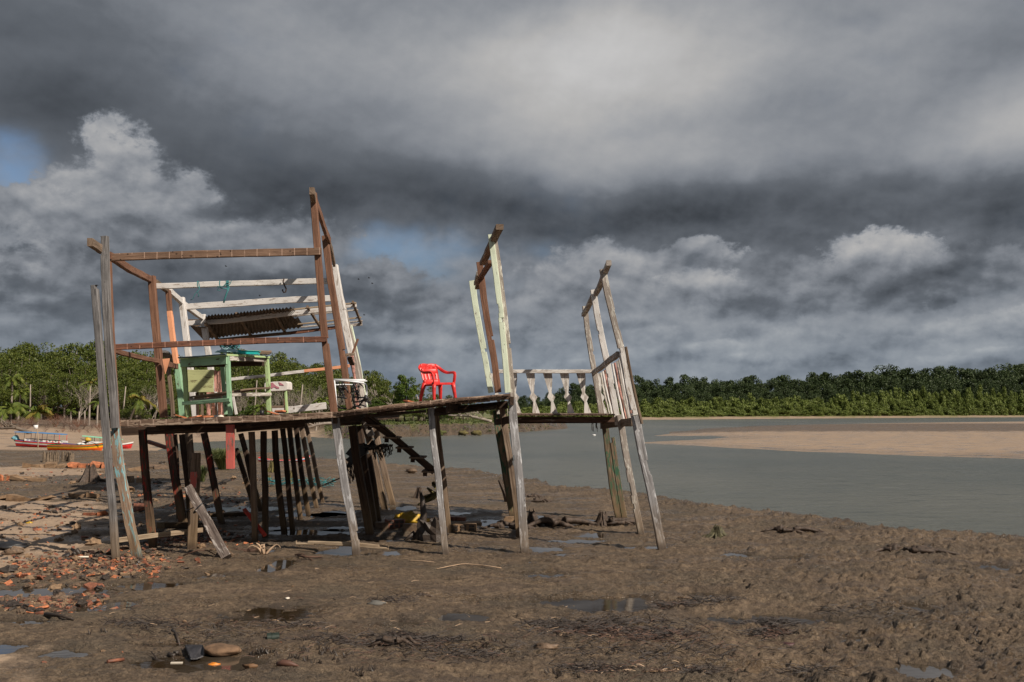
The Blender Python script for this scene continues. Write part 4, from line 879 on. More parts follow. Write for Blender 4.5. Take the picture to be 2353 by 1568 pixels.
wing([(1612, 875), (1640, 885), (1670, 905), (1680, 918), (1655, 915), (1625, 915), (1620, 895)], 22.19, M_PINKP, pd, 'butterfly_print')
# white tube frame basket tangled with black straps
B0 = at('Q', 850, 1320, 20.2); bask = thing('tube_frame_basket', B0, 'white metal tube frame wrapped in tangled black straps beside the brown posts', 'metal frame')
fr = MB()
Yb, Yf = 21.4, 20.0
fr.tube([at('Q', 478, 940, Yf), at('Q', 690, 960, Yf), at('Q', 880, 985, Yf), at('Q', 912, 998, Yf), at('Q', 930, 1030, Yf), at('Q', 925, 1180, Yf), at('Q', 915, 1325, Yf)], .016, n=8)
fr.tube([at('Q', 470, 935, Yb), at('Q', 700, 940, Yb), at('Q', 910, 942, Yb)], .015, n=8); fr.tube([at('Q', 480, 952, 20.7), at('Q', 700, 960, 20.9), at('Q', 930, 958, 21.2)], .015, n=8)
fr.tube([at('Q', 488, 1012, Yf), at('Q', 600, 1005, 20.6), at('Q', 780, 1010, 21.0)], .012, n=8); fr.tube([at('Q', 478, 940, Yf), at('Q', 500, 1150, Yf), at('Q', 515, 1330, Yf)], .014, n=8)
fr.build('tube_frame', M_WHITEP, bask)
stp = MB()
def qd(u, v, Y): return at('Q', u, v, Y)
for k in range(75):
    u0 = rr.uniform(500, 640) if k < 42 else rr.uniform(720, 830); v0 = rr.uniform(965, 1100)
    u1 = u0 + rr.uniform(-60, 70); v1 = v0 + rr.uniform(40, 240); v1 = min(v1, 1335); Y0, Y1 = rr.uniform(20.1, 21), rr.uniform(20.1, 21)
    if k % 3 == 0: u1 = max(505, min(u1, 830)); v1 = v0 + rr.uniform(-20, 60)
    mid = ((u0 + u1) / 2 + rr.uniform(-25, 25), (v0 + v1) / 2 + rr.uniform(-20, 20))
    stp.tube([qd(u0, v0, Y0), qd(*mid, (Y0 + Y1) / 2), qd(u1, v1, Y1)], rr.uniform(.010, .019), n=4, flat=.35, smooth=False)
for (a, b2, c) in (((735, 1175), (830, 1190), (940, 1185)), ((735, 1250), (830, 1248), (915, 1200)), ((740, 1320), (820, 1300), (900, 1215)), ((730, 1180), (760, 1300), (850, 1330)), ((900, 1190), (940, 1220), (925, 1170)), ((500, 1180), (600, 1190), (650, 1200)),
                   ((910, 1210), (960, 1255), (985, 1245)), ((985, 1265), (940, 1250), (905, 1180)), ((505, 1290), (580, 1340), (650, 1340)), ((905, 1180), (950, 1200), (915, 1235)), ((735, 1330), (850, 1290), (920, 1310))):
    stp.tube([qd(*a, 20.0), qd(*b2, 20.0), qd(*c, 19.95)], .017, n=5, flat=.5)
stp.blob(qd(915, 1200, 19.9), (.055, .05, .06), 4, .5).build('straps', M_BLACK, bask)
# white board lying at the back of the deck
bm2 = MB().plank([at('A', 1180, 1412, 24.0), at('A', 1500, 1380, 24.0)], .16, .05, (0, 0, 1), notches=[(.38, .42, 1, .5)]).plank([at('A', 1200, 1398, 24.1), at('A', 1500, 1368, 24.1)], .03, .06, (0, 0, 1))
bm2.build('loose_board', W_WHITE, org=at('A', 1350, 1400, 24), label='long whitewashed board lying at the back of the deck beside the brown corner post', cat='board')
# roof tile shards, cup and block on the deck edge
def shard_mb(c, s, seed, th=.02, tilt=.2):
    r = random.Random(seed); n = r.randint(4, 6); a0 = r.random() * 6
    R = Matrix.Rotation(r.uniform(-tilt, tilt), 3, 'X') @ Matrix.Rotation(r.uniform(-tilt, tilt), 3, 'Y')
    pts = [c + R @ Vector((s * r.uniform(.6, 1.1) * math.cos(a0 + 6.283 * i / n), .7 * s * r.uniform(.6, 1.1) * math.sin(a0 + 6.283 * i / n), 0)) for i in range(n)]
    return MB().plate(pts, R @ Vector((0, 0, th)))
for k, (u, v, s_, lab) in enumerate(((380, 1312, .17, 'pointed terracotta tile shard at the left end of the deck edge'), (575, 1316, .15, 'flat terracotta tile shard on the deck below the table'), (715, 1316, .12, 'small terracotta tile shard right of another shard on the deck edge'),
                                     (1640, 1252, .16, 'curved terracotta tile shard on the deck below the stool'), (1530, 1268, .18, 'long flat terracotta shard on the deck right of the table leg'))):
    Yd = 18.9 if u < 1000 else 19.3; c = at('B', u, v, Yd); shard_mb(c, s_, 50 + k, .025, .35).build('tile_shard', M_TERRA, org=c, label=lab, cat='tile shard', group='tile shards on the deck')
c = at('Q', 1020, 1318, 19.5)
shard_mb(at('L', 660, 606, 19.3), .14, 77, .025, .25).build('tile_shard', M_TERRA, org=c, label='terracotta shard on the deck left of the red chair', cat='tile shard', group='tile shards on the deck')
c = at('B', 888, 1318, 18.8); MB().blob(c, (.065, .06, .05), 3, .1, flatb=-.02).build('shell', M_SHELL, org=c, label='small cream white shell on the deck edge under the table', cat='shell')
c = at('B', 1404, 1262, 19.0); cm = MB(); cm.tube([c + Vector((0, 0, -.05)), c + Vector((0, 0, .05))], [.038, .042], n=14, cap=True); cm.build('cup', M_TARP, org=c, label='short black cup on the deck edge beside the table leg', cat='cup')
# hook and ropes on the white beam
hk = MB(); hk.tube([at('A', u, v, 22.38) for u, v in ((1248, 620), (1243, 640), (1252, 662), (1262, 682), (1258, 700), (1247, 703), (1240, 692), (1241, 684))], .017, n=6)
hk.build('iron_hook', M_IRON, org=at('A', 1250, 620, 22.38), label='rusty iron hook hanging from the whitewashed beam', cat='hook')
rp = MB()
for off in (0, 6, 12, -40):
    rp.tube([at('A', 905 + off, 632, 22.36), at('A', 903 + off, 655, 22.34), at('A', 910 + off, 676, 22.36), at('A', 916, 684, 22.33)], .012, n=5)
rp.tube([at('A', u, v, 22.33) for u, v in ((916, 684), (905, 710), (895, 740), (888, 765))], .02, n=6); rp.tube([at('A', u, v, 22.33) for u, v in ((934, 632), (925, 655), (860, 672), (850, 690), (870, 694))], .009, n=5)
rp.tube([at('A', u, v, 22.33) for u, v in ((848, 668), (885, 668), (905, 645), (925, 645))], .012, n=5)
rp.build('rope', M_ROPET, org=at('A', 915, 640, 22.3), label='thick knotted teal rope hanging from the middle of the white beam', cat='rope')
rp = MB()
rp.tube([at('A', u, v, 22.36) for u, v in ((738, 636), (742, 660), (743, 680), (730, 700), (740, 718), (735, 730))], .010, n=5); rp.tube([at('A', u, v, 22.36) for u, v in ((743, 682), (715, 715), (705, 740), (690, 748))], .008, n=5); rp.tube([at('A', u, v, 22.36) for u, v in ((732, 634), (731, 655), (735, 672), (745, 672))], .012, n=5)
rp.build('rope', M_ROPET, org=at('A', 738, 640, 22.3), label='thin frayed teal string hanging from the left part of the white beam', cat='rope')
# ---------------------------------------------------------------- red armchair
CH = at('L', 885, 580, 20.6); CH.z = deck_z(CH.x, 20.6) + .012
chair = thing('plastic_chair', CH, 'bright red plastic armchair standing alone on the tilted deck', 'chair')
cang = math.radians(-52); tiltm = Matrix.Rotation(cang, 3, 'Z')
dirz = Matrix.Rotation(-.028, 3, 'Y')
KS = .98
def cl(x, y, z): return CH + dirz @ (tiltm @ (Vector((x, y, z)) * KS))
def curvep(c, n=5):
    out = []
    for i in range(len(c) - 1):
        p0 = Vector(c[max(i - 1, 0)]); p1 = Vector(c[i]); p2 = Vector(c[i + 1]); p3 = Vector(c[min(i + 2, len(c) - 1)])
        for k in range(n):
            t = k / n; out.append(.5 * ((2 * p1) + (p2 - p0) * t + (2 * p0 - 5 * p1 + 4 * p2 - p3) * t * t + (3 * p1 - p0 - 3 * p2 + p3) * t ** 3))
    out.append(Vector(c[-1])); return out
seatm = MB()
ng = 10
for s_ in (0, 1):
    for i in range(ng + 1):
        for j in range(ng + 1):
            x = -.21 + .46 * i / ng; y = (-.235 + .47 * j / ng) * (1 - .10 * (1 - i / ng))
            z = .435 - .02 * math.sin(math.pi * j / ng) * math.sin(math.pi * i / ng)
            if i == ng: z -= .045
            if j in (0, ng): z -= .035
            seatm.v.append(tuple(cl(x, y, z - .010 * s_)))
for s_ in (0, 1):
    o = s_ * (ng + 1) ** 2
    for i in range(ng):
        for j in range(ng):
            a = o + i * (ng + 1) + j; q = (a, a + ng + 1, a + ng + 2, a + 1); seatm.face(q if s_ == 0 else q[::-1], 0, None, True)
seatm.build('seat', M_REDPL, chair)
def backp(s, y):                                            # s 0..1 up the back
    bow = .05 * (1 - (y / .22) ** 2)
    return (-.205 - .13 * s - bow * (.4 + .6 * s), y, .42 + .40 * s)
bk = MB()
def bar(pts, w_, th): bk.tube([cl(*p) for p in pts], w_, n=8, flat=th)
for y, wd_ in ((-.170, .040), (-.088, .042), (0, .044), (.088, .042), (.170, .040)):
    bk.tube([cl(*backp(s / 5, y * (1 + .12 * s / 5))) for s in range(6)], wd_, n=8, flat=.20, hint=tiltm @ Vector((0, 1, 0)))
for s_, w_ in ((.05, .07), (.62, .085), (.92, .06)):
    bk.tube([cl(*backp(s_, y)) for y in np.linspace(-.2, .2, 9)], w_, n=8, flat=.26, hint=(0, 0, 1))
bk.build('backrest', M_REDPL, chair)
for sg in (-1, 1):
    path = curvep([(-.375, .0, .815), (-.36, sg * .12, .82), (-.335, sg * .21, .80), (-.29, sg * .265, .745), (-.20, sg * .285, .69), (-.06, sg * .295, .65), (.08, sg * .295, .645), (.19, sg * .29, .64), (.245, sg * .28, .60), (.25, sg * .268, .52), (.24, sg * .255, .42)], 4)
    MB().tube([cl(*p) for p in path], [.036] * 6 + [.034] * (len(path) - 6), n=10, flat=.42, hint=(0, 0, 1)).build('armrest', M_REDPL, chair)
    MB().tube([cl(.225, sg * .235, .43), cl(.24, sg * .25, .3), cl(.262, sg * .268, .12), cl(.275, sg * .275, 0)], [.048, .040, .032, .027], n=8, flat=.7).build('leg', M_REDPL, chair)
    MB().tube([cl(-.19, sg * .195, .43), cl(-.23, sg * .225, .3), cl(-.27, sg * .25, .12), cl(-.285, sg * .26, 0)], [.050, .042, .033, .027], n=8, flat=.7).build('leg', M_REDPL, chair)
# ---------------------------------------------------------------- things under the house and on the mud
c0, c1 = at('C', 888, 690, 18.9), at('C', 1188, 1240, 18.25)
lg = MB().plank([c0, c0.lerp(c1, .5) + Vector((0, 0, .02)), c1], .165, .15, (1, 0, 0), jit=2.2); lg.build('leaning_timber', W_OLD, org=c1, label='thick square weathered timber leaning against the short stilt with red paint', cat='timber')
st = MB(); cc = c0.lerp(c1, .29); ax = (c1 - c0).normalized(); s1 = ax.cross(Vector((0, 1, 0))).normalized()
st.tube([cc + s1 * .12 * math.cos(a) + Vector((0, .11 * math.sin(a), .03 * math.cos(a))) for a in [i * 6.283 / 14 for i in range(15)]], .012, n=5)
st.tube([cc + Vector((-.10, -.02, 0)), at('C', 880, 865, 19.0), at('C', 868, 890, 18.95)], .010, n=5); st.tube([at('C', 900, 880, 19), at('C', 870, 870, 18.95), at('C', 862, 900, 18.95)], .012, n=5)
st.build('black_strap', M_TARP, org=cc, label='thin black strap tied round the leaning timber and stilt', cat='strap')
def boardthing(name, f, pts, wpx, d, mat, label, cat, hint=None, **k):
    W3 = [at(f, *p) for p in pts]; return MB().plank(W3, wpx * pts[0][2] / FPX, d, hint, **k).build(name, mat, org=W3[0], label=label, cat=cat)
boardthing('red_board', 'C', [(1328, 858, 21.0), (1490, 1062, 20.4)], 8.5, .05, W_RED, 'red painted board leaning low between the dark stilts', 'board', (1, 0, 0))
boardthing('fallen_board', 'I', [(290, 268, 18.95), (560, 275, 18.85), (700, 283, 18.8), (868, 300, 18.75)], 9, .06, W_DRY, 'long pale splintered board lying across the foot of a stilt on wet mud', 'board', (0, 0, 1), notches=[(0, .13, 1, .5), (.9, 1.0, 1, .5), (.2, .32, -1, .25)])
boardthing('dark_timber', 'C', [(672, 985, 21.8), (1060, 985, 23.5)], 14, .2, W_DARK, 'dark heavy timber lying in the shade under the deck', 'timber', (0, 0, 1))
boardthing('fallen_board', 'C', [(1050, 905, 25.0), (1340, 893, 25.5)], 8, .2, W_DARK, 'dark board lying on the mud behind the low rail board', 'board', (0, 0, 1))
boardthing('fallen_board', 'C', [(565, 325, 33.0), (720, 375, 33.0)], 7, .3, M_BBROWN, 'dark red brown plank seen sloping behind the stilts above the sand', 'board', (0, 0, 1))
# black plastic and roots caught on the stilts
tp = MB(); base = [(300, 850), (330, 812), (370, 800), (425, 790), (450, 812), (438, 850), (400, 870), (375, 905), (350, 915), (320, 945), (305, 935), (318, 905), (300, 890), (325, 868)]
tp.plate([at('D', u, v, 22.4) for u, v in base], (0, .25, 0)); tp.build('plastic_sheet', M_TARP, org=at('D', 370, 860, 22.4), label='torn black plastic sheet caught on the stilts under the deck', cat='plastic sheet')
tp = MB()
for i in range(13):
    for j in range(7):
        u_, v_ = i / 12, j / 6; p = at('D', 420 + 75 * u_, 775 + 45 * v_ + 14 * math.sin(u_ * 5), 21.2); p.y += .30 * mnoise.noise((u_ * 4, v_ * 4, 2)); tp.v.append(tuple(p + Vector((0, 0, .05 * mnoise.noise((u_ * 6, v_ * 5, 5))))))
for i in range(12):
    for j in range(6): a = i * 7 + j; tp.face((a, a + 1, a + 8, a + 7), 0, None, True)
for k in range(6): tp.tube([at('D', 425 + 12 * k, 780 + rr.uniform(0, 20), 21.15), at('D', 440 + 12 * k, 800 + rr.uniform(0, 20), 21.1)], .03, n=6)
tp.build('plastic_bag', M_TARP, org=at('D', 450, 800, 21.2), label='shiny black plastic bag wound round the brown stilt below the stairs', cat='bag')
rt = MB()
for k in range(46):
    u, v = rr.uniform(470, 605), 0; v = 810 - (u - 470) * .17 + rr.uniform(-12, 12); pts = [(u, v)]
    for q in range(4): u += rr.uniform(-9, 12); v += rr.uniform(4, 30); pts.append((u, v))
    rt.tube([at('D', a, b2, 21.2 + .05 * k % .5) for a, b2 in pts], rr.uniform(.004, .010), n=4)
for k in range(22): u = rr.uniform(430, 560); rt.tube([at('D', u, 822 - (u - 430) * .1 + rr.uniform(-9, 9), 21.2), at('D', u + 45, 812 - (u - 430) * .12, 21.2), at('D', min(u + 100, 612), 790 + rr.uniform(-10, 14), 21.2)], rr.uniform(.006, .014), n=4)
rt.build('root_tangle', M_TWIG, org=at('D', 530, 820, 21.2), label='tangle of dark thin roots hanging beside the stairs', cat='roots')
rt = MB()
for k in range(34):
    u, v = rr.uniform(300, 390), rr.uniform(900, 960); pts = [(u, v)]; dx = rr.uniform(-5, 7)
    for q in range(4): u += dx + rr.uniform(-5, 5); v += rr.uniform(12, 32); pts.append((u, v))
    rt.tube([at('D', a, b2, 22.3) for a, b2 in pts], rr.uniform(.004, .011), n=4)
rt.build('root_tangle', M_TWIG, org=at('D', 340, 950, 22.3), label='bundle of dark fibres hanging under the torn black plastic', cat='roots')
rt = MB(); rt.tube([at('D', 265, 1010, 20.5), at('D', 200, 1040, 23), at('D', 130, 1068, 26)], .014, n=5); rt.build('rope', M_TWIG, org=at('D', 200, 1040, 23), label='thin dark rope stretched low from the grey stilt to the back', cat='rope')
cl_ = MB(); cb = [(905, 1118), (895, 1150), (860, 1165), (820, 1180), (780, 1195), (770, 1188), (800, 1165), (812, 1150), (808, 1130), (840, 1128), (862, 1112), (834, 1080), (842, 1072), (878, 1108), (895, 1105), (898, 1090), (870, 1060), (868, 1040), (885, 1032), (900, 1060)]
cl_.plate([at('D', u, v, 21.5 + .15 * math.sin(u)) for u, v in cb], (0, .05, 0)); cl_.build('olive_rag', M_OLIVE, org=at('D', 880, 1120, 21.5), label='ragged olive cloth snagged on the post below the stairs', cat='rag')
for (u, v, Y, lab) in ((1000, 965, 24.6, 'a few dry roots hanging from the floor edge of the gallery'),):
    rt = MB()
    for k in range(9):
        a = 985 + rr.uniform(-8, 40); rt.tube([at('F', a, 295, 24.5), at('F', a + rr.uniform(-4, 4), 320, 24.5), at('F', a + rr.uniform(-10, 6), 340 + rr.uniform(0, 35), 24.5)], .006, n=4)
    rt.build('root_tangle', M_TWIG, org=at('F', 1000, 295, 24.5), label=lab, cat='roots')
# stumps
def stump(f, u, v, hpx, wpx, label, mat=None, seed=1, spikes=7, roots=6, flare=1.7, scale=1.0):
    p = on(f, u, v); h = hpx * p.y / FPX; R = wpx / 2 * p.y / FPX; r = random.Random(seed); m_ = MB(); n = 22; rings = []
    ph = [r.random() for _ in range(n)]
    for k, t in enumerate((-.15, 0, .15, .4, .7, 1.0)):
        ring = []
        for i in range(n):
            a = 2 * math.pi * i / n; lob = 1 + .28 * math.cos(a * 5 + ph[0] * 6) * (1 - min(1, max(t, 0)) * .6) + .14 * math.cos(a * 9 + ph[1] * 6)
            rad = R * (.42 + (.58) * (1 - max(t, 0)) ** 1.8) * lob * (1 + .1 * (ph[i] - .5))
            zz_ = h * (t if t < 1 else .72 + .28 * ph[i] * 1.0)
            ring.append(p + Vector((rad * math.cos(a), rad * math.sin(a), zz_)))
        rings.append(ring)
    rings.append([p + (q - p) * .6 + Vector((0, 0, -h * .18)) + Vector((0, 0, .35 * (p.z - q.z))) * .2 for q in rings[-1]])
    m_.ring_loft(rings, 0, False)
    for k in range(spikes):
        a = r.random() * 6.28; d = R * r.uniform(.15, .42); hh_ = h * r.uniform(.75, 1.12)
        b0 = p + Vector((d * math.cos(a), d * math.sin(a), h * .3)); m_.tube([b0, b0 + Vector((r.uniform(-.02, .02), 0, hh_ * .45)), p + Vector((d * math.cos(a), d * math.sin(a), hh_))], [R * .12, R * .09, R * .02], n=5, smooth=False)
    for k in range(roots):
        a = 2 * math.pi * (k + r.random() * .5) / roots; L_ = R * r.uniform(1.1, flare); dr = Vector((math.cos(a), math.sin(a), 0))
        m_.tube([p + dr * R * .4 + Vector((0, 0, h * .35)), p + dr * R * .85 + Vector((0, 0, h * .12)), p + dr * L_ + Vector((.05 * r.random(), 0, .01)), p + dr * L_ * 1.3 + Vector((0, 0, -.06))], [R * .2, R * .17, R * .10, R * .03], n=6)
    return m_.build('tree_stump', mat or M_ROOT, org=p, label=label, cat='stump')
stump('F', 1065, 1150, 30, 34, 'ribbed brown stump on the mud between the balcony stilts', seed=2, spikes=10)
stump('F', 480, 1150, 34, 34, 'dark orange brown stump just behind the white front stilt', seed=3)
stump('K', 545, 368, 26, 44, 'squat greenish ribbed stump alone on the mud right of the house', plain('mossy_root_wood', (.07, .062, .03), .75, .5, 14, 1.0, bscale=30), seed=4, spikes=12, roots=9)
stump('H', 640, 140, 40, 44, 'jagged broken stump on the mud flat left of the house', M_ROOT, seed=5, spikes=16)
p = on('G', 605, 1430); sn = MB(); r = random.Random(6)
for k in range(34): a = r.random() * 3.14; q = p + Vector((.72 * math.cos(a) * r.uniform(.75, 1), .35 * math.sin(a), 0)); sn.tube([q + Vector((0, 0, -.1)), q + Vector((r.uniform(-.02, .02), 0, r.uniform(.32, .52)))], [r.uniform(.05, .09), r.uniform(.03, .06)], n=5, smooth=False)
sn.build('rotten_stakes', plain('rotten_stakes', (.15, .11, .075), .9, .4, 10, .8), org=p, label='wide row of rotten broken stakes on the mud near the boats', cat='stakes')
stump('D', 788, 1140, 26, 24, 'small dark split stump behind the middle stilt', seed=7)
stump('T', 560, 880, 28, 22, 'mossy fibrous stump seen through the thin back stilts', M_OLIVE, seed=8, spikes=12)
stump('T', 1040, 1160, 33, 18, 'second fibrous stump seen through the back stilts, above a blue net', M_OLIVE, seed=9, spikes=12)
stump('T', 480, 1100, 15, 12, 'tiny mossy stump low between the back stilts', M_OLIVE, seed=10, spikes=6)
# thin charred snag and black block under the middle
p = on('I', 1080, 248); sn = MB(); sn.tube([p + Vector((-.10, 0, -.05)), p + Vector((0, 0, .25)), p + Vector((.03, 0, .5)), p + Vector((0, 0, .82)), p + Vector((-.05, 0, 1.0))], [.14, .075, .07, .05, .02], n=8)
for a in (-.5, -.2, .1, .35): sn.tube([p + Vector((a * .3, 0, .15)), p + Vector((a * .8, -.03, -.05))], [.05, .025], n=6)
sn.build('burnt_snag', M_STONED, org=p, label='thin charred snag standing left of the middle grey stilt', cat='snag')
p = on('I', 1150, 258); MB().blob(p + Vector((0, 0, .14)), (.30, .18, .30), 14, .6, n=14, fr=2.4, smooth=False).build('dark_block', M_STONED, org=p, label='blackened broken block behind the middle grey stilt', cat='block')
def rootlog(f, u, v, L_, r_, lab, seed, mat=None, rz=0.0, n_=7):
    p = on(f, u, v); r = random.Random(seed); m_ = MB(); d = Vector((math.cos(rz), math.sin(rz), 0)); s_ = Vector((-d.y, d.x, 0))
    for k in range(n_):
        o = p + s_ * r.uniform(-r_, r_) * 2.2 + d * L_ * r.uniform(-.3, .15); l = L_ * r.uniform(.35, .75) * r.choice((1, 1, -1)); h = r.uniform(.4, 1.6) * r_
        pts = [o + Vector((0, 0, h)), o + d * l * .35 + s_ * r.uniform(-.5, .5) * r_ * 2 + Vector((0, 0, h * r.uniform(.8, 1.3))), o + d * l * .7 + s_ * r.uniform(-1, 1) * r_ * 2 + Vector((0, 0, h * .4)), o + d * l + s_ * r.uniform(-1, 1) * r_ * 3 + Vector((0, 0, -.03))]
        m_.tube(curvep(pts, 4), [r_ * (1.0 - .8 * i / 12) * r.uniform(.8, 1.1) for i in range(13)], n=7)
    m_.blob(p + d * (-.25 * L_) + Vector((0, 0, r_)), (r_ * 1.9, r_ * 1.5, r_ * 1.5), seed, .5, n=12, fr=2.5)
    return m_.build('root_log', mat or M_ROOT, org=p, label=lab, cat='driftwood')
rootlog('F', 760, 1160, 1.35, .10, 'twisted root log lying left of the ribbed stump', 11)
rootlog('F', 1230, 1150, .8, .06, 'short roots spread at the foot of the mossy balcony stilts', 12)
rootlog('K', 990, 335, 1.1, .055, 'forked dark root log near the water edge', 13, rz=-.1)
rootlog('K', 1680, 455, 1.15, .06, 'long black root log half buried in the mud at the far right', 14, rz=-.25)
rootlog('F', 300, 1180, 1.0, .06, 'low dark root lying left of the white front stilt', 15)
rootlog('F', 560, 960, .7, .05, 'small claw shaped root on the mud beyond the gallery', 16)
rootlog('F', 470, 920, .6, .045, 'thin black root lying near the shore beyond the gallery', 17)
rootlog('I', 920, 905, .42, .035, 'dark brown root lump lying in the foreground mud', 18)
rootlog('I', 1100, 600, .3, .018, 'thin dark curved root in the middle foreground mud', 19)
rootlog('C', 1340, 1190, .55, .03, 'brown roots beside the foot of the leaning timber', 20, M_TWIGR)
p = on('F', 255, 950); sn = MB(); sn.tube([p + Vector((.1, 0, -.1)), p + Vector((0, 0, .25)), p + Vector((-.18, 0, .62))], [.12, .10, .05], n=7, smooth=False)
for a in range(5): sn.tube([p + Vector((-.12, 0, .45)), p + Vector((-.2 + .05 * a, 0, .62 + .05 * (a % 2)))], [.04, .012], n=5)
sn.build('tree_stump', M_ROOT, org=p, label='narrow leaning snapped stump behind the dark green stilt', cat='stump')
p = on('C', 1480, 1215); sn = MB(); r = random.Random(4)
for k in range(9): a = r.uniform(-1.2, 1.2); sn.tube(curvep([p + Vector((a * .04, 0, 0)), p + Vector((a * .12, r.uniform(-.05, .05), .10)), p + Vector((a * .22, r.uniform(-.1, .1), .13 + .05 * r.random())), p + Vector((a * .30, 0, .10 + .12 * r.random()))], 3), [.022] * 4 + [.014] * 3 + [.006] * 3, n=5)
sn.build('root_branch', M_DRYB, org=p, label='small branching pale pink brown root at the foot of the house', cat='driftwood')
# bricks and blocks
def brick(f, u, v, size, rz, mat, lab, holes=True, tilt=0.0):
    p = on(f, u, v); sx, sy, sz = size; m_ = MB()
    if f == 'H':
        r = random.Random(int(u)); nb_ = max(1, int(sx / .45))
        for k in range(nb_):
            t_ = (k + .5) / nb_ - .5; m_.box(p + Vector((math.cos(rz) * sx * t_, sy * r.uniform(-.3, .3), sz * r.uniform(.15, .4))), (sx / nb_ * r.uniform(.7, 1.05), sy * r.uniform(.6, 1), sz * r.uniform(.5, .95)), (r.uniform(-.15, .15), r.uniform(-.15, .15), rz + r.uniform(-.3, .3)), 0, .05)
    else: m_.box(p + Vector((0, 0, sz * .45)), (sx * (.98 if holes else 1), sy, sz), (tilt, tilt * .5, rz), 0, .012)
    ob = m_.build('hollow_brick' if holes else 'block', mat, org=p, label=lab, cat='brick' if holes else 'block')
    if holes:
        Rz = Matrix.Rotation(rz, 3, 'Z')
        for i in range(3):
            for j in range(2):
                MBh = MB(); MBh.box(p + Rz @ Vector((-sx * .3 + sx * .3 * i, -sy / 2 - .004, sz * .45 + sz * (.22 if j else -.22))), (sx * .2, .012, sz * .3), (tilt, tilt * .5, rz)); MBh.build('hole_shade', M_STONED, ob)  # dark slabs on the brick face stand for the shade inside its holes
    return ob
brick('D', 545, 1345, (.30, .2, .14), -.1, M_STONE, 'dark wet brick under the deck left of the orange brick', False)
brick('D', 625, 1345, (.42, .22, .19), .5, M_TERRAD, 'large orange brick lying under the deck near the yellow bag')
brick('D', 740, 1362, (.36, .24, .18), -.2, M_STONE, 'muddy brown block below the yellow bag', False)
brick('D', 1078, 1358, (.60, .24, .15), .06, M_STONEY, 'ochre hollow brick with square holes beside the middle stilts')
brick('D', 1090, 1318, (.75, .3, .10), .12, M_STONEY, 'flat ochre slab resting on the hollow brick', False)
brick('D', 1040, 1290, (.40, .2, .10), -.1, M_TERRAD, 'reddish block behind the ochre slab', False)
brick('D', 880, 1300, (.4, .2, .10), .1, M_TERRAD, 'reddish flat block left of the middle stilts', False)
brick('D', 1395, 1296, (.36, .2, .13), 0, M_STONEY, 'yellowish mossy block at the foot of the dark green stilt', False)
p = on('D', 735, 1315); bg_ = MB(); bg_.blob(p + Vector((0, 0, .10)), (.36, .18, .15), 5, .45, n=18, fr=3.0); bg_.blob(p + Vector((-.28, 0, .16)), (.12, .1, .06), 8, .5, n=10, fr=3)
bg_.build('yellow_bag', M_YELBAG, org=p, label='crumpled yellow plastic bag lying on bricks under the deck', cat='bag')
for (f, u, v, s_, mt, rz, lab) in (('H', 320, 40, (1.9, .5, .28), M_STONEY, .0, 'long low ochre rubble slab on the far mud flat'), ('H', 680, 38, (2.4, .5, .25), M_TERRA, .05, 'long pinkish slab behind the jagged stump'), ('H', 955, 145, (1.15, .35, .28), M_STONEY, -.05, 'ochre block on the mud right of the blue painted post'),
                                   ('H', 620, 250, (.9, .4, .22), M_STONEY, .1, 'ochre rock block on the sand left of the grey corner posts'), ('H', 150, 268, (1.7, .5, .16), M_STONEY, .0, 'flat ochre slab on the sand at the left'), ('H', 975, 60, (.7, .3, .2), M_STONEY, .1, 'small ochre block behind the blue painted post'),
                                   ('H', 1160, 42, (1.6, .7, .16), M_STONE, .1, 'flat grey slab on the mud behind the room'), ('H', 40, 132, (1.0, .3, .25), M_TERRA, 0, 'orange brick block at the left edge of the mud flat'), ('H', 130, 122, (.9, .3, .2), M_STONEY, .2, 'ochre brick block on the mud flat near the left edge'),
                                   ('H', 205, 135, (1.3, .3, .14), M_STONEY, -.1, 'low ochre brick row on the mud flat left of the jagged stump'), ('H', 665, 378, (.55, .3, .12), M_TERRAD, .1, 'reddish flat brick on the sand left of the corner posts'), ('H', 1010, 350, (.5, .3, .25), M_TERRAD, 0, 'reddish brick at the foot of the room behind the painted post'),
                                   ('H', 724, 378, (.3, .25, .12), M_TERRA, .2, 'small terracotta block beside the corner posts')):
    brick(f, u, v, s_, rz, mt, lab, False)
# foreground: slab stone, black sheet, sticks, husk, pipe
p = on('M', 1130, 500); sb_ = MB(); sb_.blob(p + Vector((0, 0, .075)), (.215, .15, .062), 3, .16, n=28, fr=1.2, flatb=-.05); sb_.build('flat_stone', plain('sandstone', (.155, .092, .052), .85, .35, 9, .6, bscale=60), org=p, label='flat oval tan stone in the puddle at the front', cat='stone')
p = on('M', 700, 520); z_ = Vector((0, 0, .035))
MB().plate([gr('M', 550, 330, p.z + .09), gr('M', 820, 330, p.z + .11), gr('M', 845, 400, p.z + .10), gr('M', 838, 500, p.z + .03), gr('M', 730, 540, p.z + .02), gr('M', 640, 545, p.z + .02)], (0.0, .01, .012)).plate([gr('M', 548, 330, p.z + .09), gr('M', 640, 545, p.z + .02), gr('M', 625, 545, p.z - .02), gr('M', 545, 360, p.z + .02)], (.006, 0, .006)).build('slate_sheet', plain('black_slate', (.035, .033, .036), .4, .5, 8, .5), org=p, label='dark slate sheet leaning on the flat oval stone', cat='sheet')
